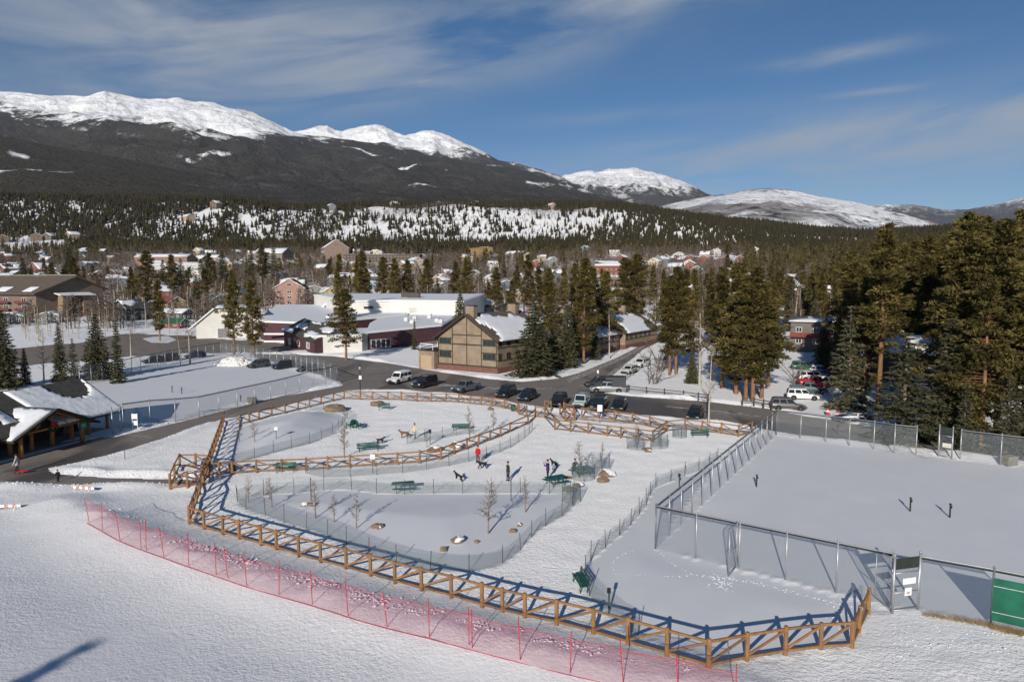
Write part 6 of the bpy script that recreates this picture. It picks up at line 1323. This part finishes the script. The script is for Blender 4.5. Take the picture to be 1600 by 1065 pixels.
# the trees one can name
px_tree('spruce', 8, 606, 486, 'large dark spruce at the left edge behind the pavilion', 1.15, v=0); px_tree('spruce', 40, 600, 545, 'small spruce beside the pavilion roof', 1.1, v=1)
px_tree('spruce', 153, 592, 492, 'bushy spruce behind the far court', 1.1, v=2); px_tree('spruce', 185, 598, 502, 'narrow dark spruce next to the bushy one', 1.0, v=4)
px_tree('spruce', 95, 596, 505, 'thin sparse spruce among the bare aspens behind the pavilion', .9, v=1); px_tree('spruce', 116, 596, 530, 'low sparse spruce left of the bushy one', 1.0, v=3)
px_tree('aspen', 69, 598, 512, 'bare aspen rising above the pavilion roof', v=0); px_tree('aspen', 98, 590, 512, 'pale bare aspen beside the thin spruce', v=2); px_tree('aspen', 205, 560, 500, 'bare aspen behind the dark spruce pair', v=3); px_tree('aspen', 297, 568, 500, 'bare aspen clump at the edge of the far court', v=3, wide=1.3); px_tree('aspen', 282, 570, 512, 'leaning bare aspen at the corner of the far court', v=4)
px_tree('pine', 250, 533, 438, 'thin ragged pine on the parking lot island', 1.0, v=4); px_tree('pine', 366, 554, 430, 'paler one of the twin pines, standing nearer the garage block', 1.05, v=0); px_tree('pine', 396, 554, 437, 'darker one of the twin pines in front of the garage block', 1.05, v=1)
px_tree('pine', 541, 563, 452, 'broad pine by the street in front of the school wall', 1.25, v=5); px_tree('pine', 530, 510, 397, 'tall straight pine rising behind the school roof', .95, y=215, v=6)
px_tree('spruce', 648, 546, 503, 'small narrow spruce beside the garage annex', 1.0, v=4); px_tree('spruce', 719, 540, 454, 'green spruce between the gym and the tan apartment house', 1.0, y=172, v=0)
px_tree('spruce', 835, 588, 474, 'big broad blue green spruce at the street corner', 1.55, v=2); px_tree('spruce', 886, 574, 478, 'tall spruce next to the big broad one', 1.15, v=0); px_tree('pine', 912, 568, 404, 'tall pine behind the corner spruces', 1.0, v=1); px_tree('spruce', 930, 562, 500, 'brownish spruce near the side street', 1.0, v=1)
px_tree('pine', 974, 535, 404, 'pine with an orange trunk at the side street bend', 1.15, v=3); px_tree('pine', 994, 533, 398, 'second pine with an orange trunk at the side street bend', 1.15, v=5)
px_tree('pine', 1046, 586, 432, 'pine with two bare orange stems near the white van', 1.15, v=0); px_tree('pine', 1056, 584, 418, 'tall pine standing just behind the orange stems', 1.1, v=5); px_tree('pine', 1083, 570, 420, 'slim pine behind the young spruce', .9, v=6)
px_tree('spruce', 1081, 599, 543, 'young spruce in the snow behind the rail fence', 1.15, v=0)
for k, (px, b, t_) in enumerate(((1165,625,432),(1176,627,418),(1190,622,440),(1150,615,412),(1128,606,428),(1200,604,446))): px_tree('pine', px, b, t_, ('front pine of the big clump by the street', 'tallest front pine of the big clump by the street', 'pine at the right flank of the big clump', 'pine at the top of the big clump', 'pine at the left flank of the big clump', 'pine at the back of the big clump')[k], 1.25, v=k)
px_tree('aspen', 1107, 667, 535, 'tall pale bare aspen trunk standing by the green bench', .9, v=1); px_tree('aspen', 1093, 604, 470, 'bare aspen in front of the big clump', v=3); px_tree('aspen', 952, 560, 480, 'bare brown tree beside the side street', v=0)
px_tree('shrub', 1020, 600, 545, 'leaning bare shrub by the rail fence', 1.2, v=0); px_tree('shrub', 1030, 580, 520, 'bare thicket on the bank of the side street', 1.3, v=1); px_tree('shrub', 1245, 600, 560, 'bare brush on the snow bank by the driveway', 1.5, v=0)
px_tree('spruce', 1411, 689, 522, 'sparse brown green spruce leaning over the court fence', 1.75, v=3); px_tree('pine', 1372, 642, 352, 'tall pine with a bare orange trunk behind the driveway', 1.05, v=2); px_tree('spruce', 1325, 640, 480, 'half bare spruce at the end of the parked row', 1.25, v=3); px_tree('aspen', 1317, 632, 495, 'bare grey tree at the end of the parked row', .8, v=0)
px_tree('pine', 1505, 690, 335, 'huge pine filling the right side, its needles lit olive', 1.0, y=92, v=3); px_tree('pine', 1567, 690, 352, 'huge pine at the right frame edge behind the court', 1.0, y=95, v=1); px_tree('pine', 1492, 660, 390, 'dark pine beside the shaded house', 1.0, y=126, v=6); px_tree('pine', 1622, 700, 330, 'huge pine cut by the right frame edge', 1.0, y=93, v=5); px_tree('pine', 1535, 670, 338, 'tall pine between the two huge ones', 1.1, y=112, v=6); px_tree('pine', 1590, 660, 330, 'tall pine behind the huge ones', 1.1, y=118, v=0)
px_tree('spruce', 1290, 590, 490, 'dark spruce above the parked row', 1.1, y=140, v=0)
# park saplings
for k, (px, b, t_, lab) in enumerate(((388,785,742,'first sapling at the left tip of the snow island'),(425,792,745,'sapling with a dense twiggy head near the tip of the snow island'),(493,809,748,'sapling leaning by the two light stones'),(522,815,772,'short twiggy sapling above the low tan boulder'),(557,825,772,'twiggy sapling with a long shadow toward the picnic table'),(763,833,750,'large pale sapling in the middle of the snow island'),(821,800,742,'pale sapling near the tip boulders of the snow island'),(538,715,655,'thin sapling in the wire fence below the lawn chairs'),(398,690,650,'thin sapling on the snow mound by the white sign'),(374,690,655,'bare sapling by the end on timber fence'),(734,690,632,'tall bare sapling beside the green bench'),(771,672,640,'bushy bare sapling behind the middle fence'),(667,698,668,'short sapling by the dispenser post'),(906,742,690,'sapling rising in front of the occupied picnic table'),(940,731,688,'pale sapling inside the wire cage'),(994,699,662,'sapling in the cage below the lower fence'),(1030,697,664,'sapling in the cage near the flat stone'))):
    px_tree('sapling', px, b, t_, lab, 1.3, v=k, group='saplings planted in the dog park')
# tree outside the picture whose shadow falls on the slope
tree('spruce', -32.4, -11.8, 15, 'spruce beside the sledding slope whose shadow crosses the snow', True, 1.0, v=1)
# ---- scattered individual trees ------------------------------------------------------
GN = {'pine': 'pine', 'spruce': 'spruce', 'aspen': 'bare aspen'}
def scatter(kind, n, reg, hr, label, group, seed, wide=(.9, 1.2), parts=False, avoid=()):
    """reg: (px0, px1, y0, y1)"""
    rr = random.Random(seed); k = 0; tries = 0; pts = []
    while k < n and tries < n * 40:
        tries += 1; y = 1 / rr.uniform(1 / reg[3], 1 / reg[2]) if reg[3] / reg[2] > 2.5 else rr.uniform(reg[2], reg[3]); px = rr.uniform(reg[0], reg[1]); x = (px - 800) / FPX * y
        if any(abs(x - q[0]) < .9 * (2 if 'aspen' not in kind else 1) and abs(y - q[1]) < 2.2 for q in pts): continue
        if any(abs(x - hx * y / hy) < hr * .55 and -hr * 1.4 - 8 < y - hy < hr * .6 for hx, hy, hr in HOUSES): continue
        if any(inpoly(np.array([x]), np.array([y]), a)[0] for a in KEEPOUT): continue
        pts.append((x, y)); k += 1; tree(kind, x, y, rr.uniform(*hr), label, parts, rr.uniform(*wide), group, rr.randrange(50))
def rect(cx, cy, w_, d_, a=0): c, s = math.cos(a), math.sin(a); return [(cx + c * u - s * v, cy + s * u + c * v) for u, v in ((-w_, -d_), (w_, -d_), (w_, d_), (-w_, d_))]
GAP = PL((1383,700),(1486,700),(1486,583),(1383,583))
DRIVE = PL((1195,640),(1300,655),(1330,610),(1300,570),(1240,548),(1200,556),(1195,600))
KEEPOUT = [ROAD, LOT, COURT_L, COURT_R, PARK, DRIVE, GAP, [(-110, 165), (-8, 165), (-5, 305), (-115, 305)], [(-22, 128), (4, 126), (22, 165), (8, 178), (-14, 160)], rect(14, 172, 14, 16), rect(33, 195, 14, 16), rect(81, 176, 11, 12), rect(74, 124, 10, 10), PL((0,500),(0,640),(170,680),(170,640)), rect(-225, 325, 45, 30, .5)]
for k, (px, b, t_, kd) in enumerate(((1478,690,500,'spruce'),(1533,694,440,'pine'),(1596,700,420,'pine'),(1488,672,352,'pine'),(1520,680,372,'pine'),(1556,682,345,'pine'),(1349,628,430,'pine'),(1610,712,560,'spruce'),(1572,712,590,'spruce'),(1505,705,600,'spruce'))):
    px_tree(kd, px, b, t_, ('young green %s filling the wood edge behind the court' if t_ > 465 else 'slender tall %s at the wood edge behind the court') % kd, 1.1 if kd == 'pine' else 1.35, v=k, group='%ss at the wood edge behind the court' % kd)
for k, (px, b, t_, kd) in enumerate(((866,577,500,'spruce'),(899,566,470,'pine'),(926,556,418,'pine'),(945,548,425,'pine'),(858,560,440,'pine'))): px_tree(kd, px, b, t_, 'conifer screening the brown roofed apartment houses', 1.15, v=k, group='conifers screening the apartment houses')
scatter('pine', 70, (1330, 1680, 104, 200), (20, 27), 'olive pine of the dense wood behind the tennis court', 'pines of the wood behind the tennis court', 1, (1.0, 1.35), True)
scatter('pine', 62, (1270, 1640, 180, 420), (19, 26), 'pine in the deep wood climbing behind the court', 'pines in the deep wood at the right', 2)
scatter('spruce', 34, (1220, 1640, 104, 330), (11, 18), 'grey green spruce in the wood behind the court', 'spruces in the wood behind the court', 3)
scatter('far_aspen', 34, (1180, 1480, 125, 360), (10, 16), 'bare aspen in front of the wood behind the driveway', 'bare aspens around the driveway wood', 4)
scatter('pine', 26, (1010, 1290, 175, 420), (16, 22), 'pine behind the big street clump', 'pines behind the street clump', 5)
scatter('spruce', 16, (1020, 1300, 160, 330), (9, 15), 'dark spruce behind the street clump', 'spruces behind the street clump', 6)
for k, (px, t_, y) in enumerate(((568,392,330),(600,402,335),(618,404,330),(637,406,338),(668,404,332),(560,398,345),(712,408,350),(728,402,330),(776,418,290),(800,438,262),(826,398,300),(842,416,290),(858,420,310),(880,418,305),(898,412,330))): px_tree('pine', px, 0, t_, 'tall pine standing in the row behind the school', 1.1, y=y, group='row of pines behind the school', parts=False)
for k, (px, t_, y) in enumerate(((232,392,360),(112,388,420),(270,398,370),(285,405,380),(120,402,400),(155,432,330),(230,440,305),(308,430,320),(322,418,345),(40,404,420),(85,410,410),(395,385,520),(412,380,540),(430,384,520),(330,395,480),(350,392,470))): px_tree('spruce' if k % 2 else 'pine', px, 0, t_, 'dark conifer between the houses near the tan block', 1.25, y=y, group='conifers between the houses at the left', parts=False)
scatter('pine', 34, (-20, 1000, 330, 700), (13, 20), 'dark pine among the town houses', 'pines among the town houses', 7)
scatter('spruce', 22, (-20, 1000, 330, 700), (10, 17), 'spruce among the town houses', 'spruces among the town houses', 8)
scatter('far_aspen', 60, (180, 700, 300, 420), (10, 15), 'bare aspen behind the school', 'bare aspens behind the school', 9, (1.1, 1.6))
scatter('far_aspen', 120, (-20, 1240, 310, 560), (10, 15), 'bare brown aspen among the town houses', 'bare aspens among the town houses', 10, (1.1, 1.7))
scatter('far_aspen', 46, (150, 330, 255, 345), (8, 13), 'bare aspen between the small houses by the tan block', 'bare aspens by the tan block', 15, (1.1, 1.6))
scatter('aspen', 26, (20, 420, 172, 250), (7, 11), 'bare tree by the school parking lot', 'bare trees by the school parking lot', 12)
scatter('far_aspen', 30, (930, 1120, 190, 330), (9, 14), 'bare aspen between the pines by the side street', 'bare aspens by the side street', 13, (1.1, 1.5))
# ---- masses -----------------------------------------------------------------
def mass(name, label, protos, X, Y, Hs, Wd, mats, rng, mi=None, sink=0.3):
    Vs, Fs, Ts, Ms, nv = [], [], [], [], 0; Z = ground_h(X, Y); pick = rng.integers(0, len(protos), len(X)); ang = rng.random(len(X)) * 6.283; tn = rng.random(len(X))
    for k, (pv, pf, pt, pm) in enumerate(protos):
        s = np.where(pick == k)[0]
        if not len(s): continue
        c, q = np.cos(ang[s])[:, None], np.sin(ang[s])[:, None]; w_ = (Hs[s] * Wd[s])[:, None]
        V = np.stack([X[s][:, None] + (pv[None, :, 0] * c - pv[None, :, 1] * q) * w_, Y[s][:, None] + (pv[None, :, 0] * q + pv[None, :, 1] * c) * w_, Z[s][:, None] - sink + pv[None, :, 2] * Hs[s][:, None]], 2)
        F = (np.arange(len(s)) * len(pv))[:, None, None] + pf[None] + nv; nv += len(s) * len(pv)
        Vs.append(V.reshape(-1, 3)); Fs.append(F.reshape(-1, pf.shape[1])); Ts.append((pt[None] * .55 + .45 * tn[s][:, None]).ravel()); Ms.append(np.tile(pm, len(s)))
    me = np_mesh(name, np.concatenate(Vs), np.concatenate(Fs), mats, False, np.concatenate(Ts), np.concatenate(Ms)); return tag(link(name, me), label, kind='stuff')
def unit(tr, cr, h, stride=1):
    sel = np.arange(0, len(cr[1]), stride); cv = cr[0].reshape(-1, 3, 3)[sel].reshape(-1, 3) if stride > 1 else cr[0]; ct = cr[2].reshape(-1, 3)[sel].ravel() if stride > 1 else cr[2]; cf = np.arange(len(cv)).reshape(-1, 3) if stride > 1 else cr[1]
    V = np.concatenate([tr[0], cv]) / h; return V, np.concatenate([tr[1], cf + len(tr[0])]), np.concatenate([np.zeros(len(tr[0])), ct]), np.concatenate([np.zeros(len(tr[1])), np.ones(len(cf))])
def cone_tree(seed, lev=5, R_=.17):
    rng = np.random.default_rng(seed); V, F, T = [], [], []
    for i in range(lev):
        z0 = .06 + .8 * i / lev; z1 = min(1.0, z0 + .34); r = R_ * (1 - i / (lev + .3)) * rng.uniform(.8, 1.15); n = 6; o = len(V)
        ph = rng.random() * 6; cx, cy = rng.normal(size=2) * .012
        for j in range(n): rr = r * rng.uniform(.6, 1.25); V.append((cx + rr * math.cos(ph + 6.283 * j / n), cy + rr * math.sin(ph + 6.283 * j / n), z0 + rng.uniform(-.05, .03))); T.append(rng.random())
        V.append((cx * .3, cy * .3, z1)); T.append(rng.random())
        for j in range(n): F.append((o + j, o + (j + 1) % n, o + n))
    return np.array(V), np.array(F), np.array(T), np.zeros(len(F))
rng = np.random.default_rng(5)
mp_ = [unit(*pine(s, 1 * 18, 2.5, cb, 52, 7, 1.25), 18) for s, cb in ((41, .15), (42, .25), (43, .1))]; ms_ = [unit(*spruce(s, 14, 2.3, .05, 13, .95, .34), 14) for s in (44, 45)]
def thin_tree(seed):
    rng = np.random.default_rng(seed); tv, tf, a = trunk_np(1, .013, rng, .05, 4, 3, .003); n = 16; t_ = .2 + .75 * rng.random(n); az = rng.random(n) * 6.283; L = .2 * (1.15 - t_) ** .6 * rng.uniform(.6, 1.1, n)
    d = np.stack([np.cos(az), np.sin(az), rng.uniform(.5, 1.2, n)], 1); d /= np.linalg.norm(d, axis=1)[:, None]; P0 = np.stack([0 * t_, 0 * t_, t_], 1); P1 = P0 + d * L[:, None]; bv, bf = sticks(P0, P1, .008, .003)
    m = 7; k = np.repeat(np.arange(n), m); f_ = .25 + .75 * rng.random(n * m); q = P0[k] + d[k] * (L[k] * f_)[:, None]; d2 = d[k] + rng.normal(size=(n * m, 3)) * .6; d2[:, 2] += .3; d2 /= np.linalg.norm(d2, axis=1)[:, None]; e = q + d2 * (L[k] * rng.uniform(.3, .7, n * m))[:, None]; w_ = np.cross(d2, rng.normal(size=(n * m, 3))); w_ /= np.linalg.norm(w_, axis=1)[:, None]
    tv2 = np.stack([q - w_ * .011, q + w_ * .011, e], 1).reshape(-1, 3); tf2 = np.arange(len(tv2)).reshape(-1, 3); V = np.concatenate([tv, bv, tv2]); F = np.concatenate([tf, bf + len(tv), tf2 + len(tv) + len(bv)])
    return V, F, np.concatenate([np.zeros(len(tv)), rng.random(len(bv) // 6).repeat(6), rng.random(len(tv2) // 3).repeat(3)]), np.concatenate([np.zeros(len(tf)), np.ones(len(F) - len(tf))])
ma_ = [thin_tree(s) for s in (46, 47, 48, 49)]
def pts(n, px0, px1, y0, y1, dens=None, seed=0):
    r_ = np.random.default_rng(seed); yy = np.sqrt(r_.uniform(y0 ** 2, y1 ** 2, n)); px = r_.uniform(px0, px1, n); xx = (px - 800) / FPX * yy
    k = np.ones(n, bool) if dens is None else r_.random(n) < dens(px, yy, xx)
    for a in KEEPOUT: k &= ~inpoly(xx, yy, a)
    for hx, hy, hr in HOUSES: k &= ~((np.abs(xx - hx * yy / hy) < hr * .55) & (yy - hy > -hr * 1.6 - 14) & (yy - hy < hr * .6)) | (yy > 1250)
    return xx[k], yy[k]
# bare aspens of the town
X, Y = pts(12000, -80, 1300, 320, 1130, lambda px, y, x: np.clip(.78 + fbm(x, y, 70, 2, 3.) * 1.2, .04, 1) * np.where(px > 1020, np.where(y > 260, 1, 0), 1), 21)
X2, Y2 = pts(900, -60, 500, 256, 325, lambda px, y, x: np.clip(.55 + fbm(x, y, 30, 2, 13.) * 1.2, .05, 1), 27); X, Y = np.concatenate([X, X2]), np.concatenate([Y, Y2])
mass('bare_woodland', 'leafless brown aspen woods spread among the houses of the valley town', ma_, X, Y, rng.uniform(8, 13, len(X)), rng.uniform(1.2, 2.0, len(X)), [BARKG, TWIG], rng)
# conifers of the town and the lower slopes
X, Y = pts(2600, -80, 1500, 420, 1180, lambda px, y, x: np.clip(.16 + fbm(x, y, 110, 2, 8.) * .9 + sst(520, 900, y) * .12 + (px < 420) * .3 * sst(560, 760, y) + (px > 1150) * .55, .02, 1) * np.where((px > 200) & (px < 500) & (y > 640) & (y < 850), .15, 1) * np.where((px > 1020) & (px < 1170) & (y > 720) & (y < 900), .05, 1) * np.where((px > 500) & (px < 680) & (y > 760), .45, 1), 22)
mass('conifer_woodland', 'dark conifers scattered through the valley town and lower slopes', mp_ + ms_, X, Y, rng.uniform(9, 19, len(X)), rng.uniform(.9, 1.35, len(X)), [BARKG, NEEDLE_P], rng)
# forest on the bench and its snowy bank
def dens_b(px, y, x):
    crest = sst(1440, 1520, y); bank = (y > 1215) & (y <= 1480) & (px > 440) & (px < 975)
    d = np.where(bank, np.clip(.2 + fbm(x, y * .5, 55, 2, 2.) * .65 + .6 * sst(830, 960, px) * (fbm(x, y, 40, 2, 4.) > 0) + sst(560, 470, px) * .2, .02, .5), 1.0)
    mead = ((px - 40) / 75) ** 2 + ((y - 1120) / 95) ** 2 < 1
    d = np.where(mead, .05, d); d = np.where((px > 960) & (y < 1250) & (px < 1180), .55, d); d = np.where((px >= 250) & (px <= 440) & (y > 1150) & (y < 1480), np.clip(.75 + fbm(x, y, 60, 2, 7.) * .9, .2, 1), d)
    return np.where(crest > .5, 1.0, d)
X, Y = pts(36000, -90, 1640, 1020, 1760, dens_b, 23)
CT = [cone_tree(s) for s in (1, 2, 3, 4, 5, 6)]
mass('hill_forest', 'dense dark conifer forest covering the hill and its snowy bank', CT, X, Y, rng.uniform(9, 19, len(X)), rng.uniform(1.0, 1.5, len(X)), NEEDLE_H, rng)
X, Y = pts(5200, 1130, 1720, 330, 1020, lambda px, y, x: np.clip(.35 + fbm(x, y, 90, 2, 6.) * .9 + sst(1250, 1400, px) * .6, .08, 1), 24)
mass('conifer_woodland', 'deep green conifer wood rising behind the parked cars toward the skyline', mp_ + ms_, X[:2600], Y[:2600], rng.uniform(11, 21, 2600)[:len(X)], rng.uniform(.9, 1.3, 2600)[:len(X)], [BARKG, NEEDLE_P], rng)
# brushwood on the snowy bank
X, Y = pts(7500, 430, 1000, 1130, 1480, lambda px, y, x: np.clip(.5 + fbm(x, y, 60, 2, 1.) * 1.0, .05, 1), 25)
mass('bare_brush', 'bare grey brushwood along the foot of the snowy bank', ma_, X, Y, rng.uniform(4, 8, len(X)), rng.uniform(1.6, 2.6, len(X)), [BARKG, TWIG], rng)
# ------------------------------------------------------------------ snow lumps, prints, dry grass
def lumps(name, label, P, rad, m, squash=.6, seed=3):
    rng_ = np.random.default_rng(seed); bm = bmesh.new(); bmesh.ops.create_icosphere(bm, subdivisions=1, radius=1); bv = np.array([v.co[:] for v in bm.verts]); bf = np.array([[v.index for v in f.verts] for f in bm.faces]); bm.free()
    n = len(P); s = rad[:, None, None] * rng_.uniform(.6, 1.3, (n, 1, 3)); s[:, :, 2] *= squash
    V = bv[None] * s * (1 + rng_.normal(size=(n, len(bv), 1)) * .18) + P[:, None, :]; F = (np.arange(n) * len(bv))[:, None, None] + bf[None]
    return tag(link(name, np_mesh(name, V.reshape(-1, 3), F.reshape(-1, 3), m, True)), label, kind='stuff')
def along(poly, n, spread, seed, closed=False, side=None):
    rr = np.random.default_rng(seed); L = [0]; Q = list(poly) + ([poly[0]] if closed else [])
    for a, b in zip(Q, Q[1:]): L.append(L[-1] + math.hypot(b[0] - a[0], b[1] - a[1]))
    t_ = rr.random(n) * L[-1]; x = np.interp(t_, L, [q[0] for q in Q]); y = np.interp(t_, L, [q[1] for q in Q]); return x + rr.normal(size=n) * spread, y + rr.normal(size=n) * spread
FS = mat('fresh_snow', (.80, .81, .83), .8, .05, 3)
x1_, y1_ = along([(p[0] + .5, p[1] + 1.2) for p in NET], 4, .4, 1); x2_, y2_ = along(PL((76,731),(130,722),(200,705),(300,670),(350,656)), 300, .5, 2); x3_, y3_ = along(PL((86,737),(180,745),(265,746)), 120, .3, 3); x4_, y4_ = along(PL((0,757),(113,760),(265,758)), 100, .4, 4); x5_, y5_ = along(PL((169,686),(300,654),(420,623),(534,602)), 420, .3, 5); x6_, y6_ = along(ROAD, 1000, .8, 6, True)
X = np.concatenate([x1_, x2_, x3_, x4_, x5_, x6_]); Y = np.concatenate([y1_, y2_, y3_, y4_, y5_, y6_]); k = ~inpoly(X, Y, ROAD) & ~inpoly(X, Y, MA) & ~inpoly(X, Y, MB_); X, Y = X[k], Y[k]
lumps('snow_clods', 'broken snow clods along the banks and behind the red net', np.stack([X, Y, ground_h(X, Y) - .01], 1), rng.uniform(.035, .11, len(X)), FS)
nx_, ny_ = along([(p[0] + .9, p[1] + 1.3) for p in NET], 1500, .42, 8)
lumps('snow_rubble', 'frozen snow rubble behind the red net', np.stack([nx_, ny_, ground_h(nx_, ny_) - .02], 1), rng.uniform(.04, .11, len(nx_)), mat('crusted_snow', (.62, .63, .66), .9, .12, 2), .55, 5)
def trail(px, n, w_, seed): x, y = along(PL(*px), n, w_, seed); return x, y
T_ = [trail(p, n, w_, 30 + i) for i, (p, n, w_) in enumerate((([(1010,858),(985,862),(962,872),(957,885),(960,898),(985,902),(1030,903),(1060,905),(1080,900),(1110,904)], 46, .05), ([(1022,858),(1035,866),(1043,878),(1060,888),(1080,898)], 26, .05), ([(1110,905),(1150,906),(1190,915),(1240,927),(1290,940),(1330,950)], 90, .12), ([(1110,905),(1135,908),(1128,920),(1115,912)], 60, .35), ([(1300,945),(1310,965),(1318,985)], 30, .3), ([(1410,1000),(1440,985),(1480,978),(1520,984),(1600,995)], 36, .25), ([(1420,975),(1412,1000),(1400,1030)], 16, .3), ([(1440,1010),(1520,1000),(1600,1020)], 24, .4)))]
X = np.concatenate([t_[0] for t_ in T_]); Y = np.concatenate([t_[1] for t_ in T_]); lumps('snow_footprints', 'trails of footprints kicked up in the untouched snow', np.stack([X, Y, ground_h(X, Y) + .005], 1), rng.uniform(.04, .065, len(X)), FS, .35)
p = GP(368, 570); xs_, ys_ = [], []
r_ = np.random.default_rng(9); n = 300; a = r_.random(n) * 6.28; q = np.sqrt(r_.random(n)); X = p.x + np.cos(a) * q * 4.2; Y = p.y + np.sin(a) * q * 2.2; Z = 1.7 * (1 - q ** 1.5); lumps('snow_heap', 'heap of ploughed snow beside the parked cars at the far court', np.stack([X, Y, Z], 1), r_.uniform(.35, .8, n), mat('ploughed_snow', (.66, .65, .63), .85, .15, 1))
# dry grass tufts at the foot of the court fence
n = 2400; t_ = r_.random(n); A_, B_ = G(1545, 978), G(1660, 1004); A2, B2 = G(1440, 958), G(1548, 976)
f_ = r_.random(n) < .72; X = np.where(f_, A_.x + (B_.x - A_.x) * t_, A2.x + (B2.x - A2.x) * t_) + r_.normal(size=n) * .12; Y = np.where(f_, A_.y + (B_.y - A_.y) * t_, A2.y + (B2.y - A2.y) * t_) - .25 + r_.normal(size=n) * .13
Z = ground_h(X, Y); d_ = r_.normal(size=(n, 3)) * .5; d_[:, 2] = 1; d_ *= r_.uniform(.1, .28, (n, 1)); P0 = np.stack([X, Y, Z - .02], 1); V, F = sticks(P0, P0 + d_, .008, .002)
tag(link('dry_grass', np_mesh('dry_grass', V, F, mat('dry_grass_blade', (.33, .24, .12), .9, .3, 3))), 'dry yellow grass at the foot of the court fence', kind='stuff')

# ------------------------------------------------------------------ thin mountain air
top = max((o.matrix_world @ Vector(c)).z for o in scene.objects if o.type == 'MESH' and o.get('kind') == 'structure' for c in o.bound_box) + 60
s = MB(); x0, x1, y0_, y1_, z0, z1 = -16000, 16000, -3000, 19000, -12, top
s.box(((x0 + x1) / 2, (y0_ + y1_) / 2, (z0 + z1) / 2), (x1 - x0, y1_ - y0_, z1 - z0))
m = bpy.data.materials.new('thin_air'); m.use_nodes = True; t = m.node_tree; t.nodes.clear(); o = N(t, 'ShaderNodeOutputMaterial'); v = N(t, 'ShaderNodeVolumePrincipled')
v.inputs['Color'].default_value = (.74, .83, 1.0, 1); v.inputs['Density'].default_value = 2.0e-5; v.inputs['Anisotropy'].default_value = 0.0
t.links.new(v.outputs[0], o.inputs['Volume'])
tag(s.build('haze', m), 'thin bluish mountain air', kind='stuff')
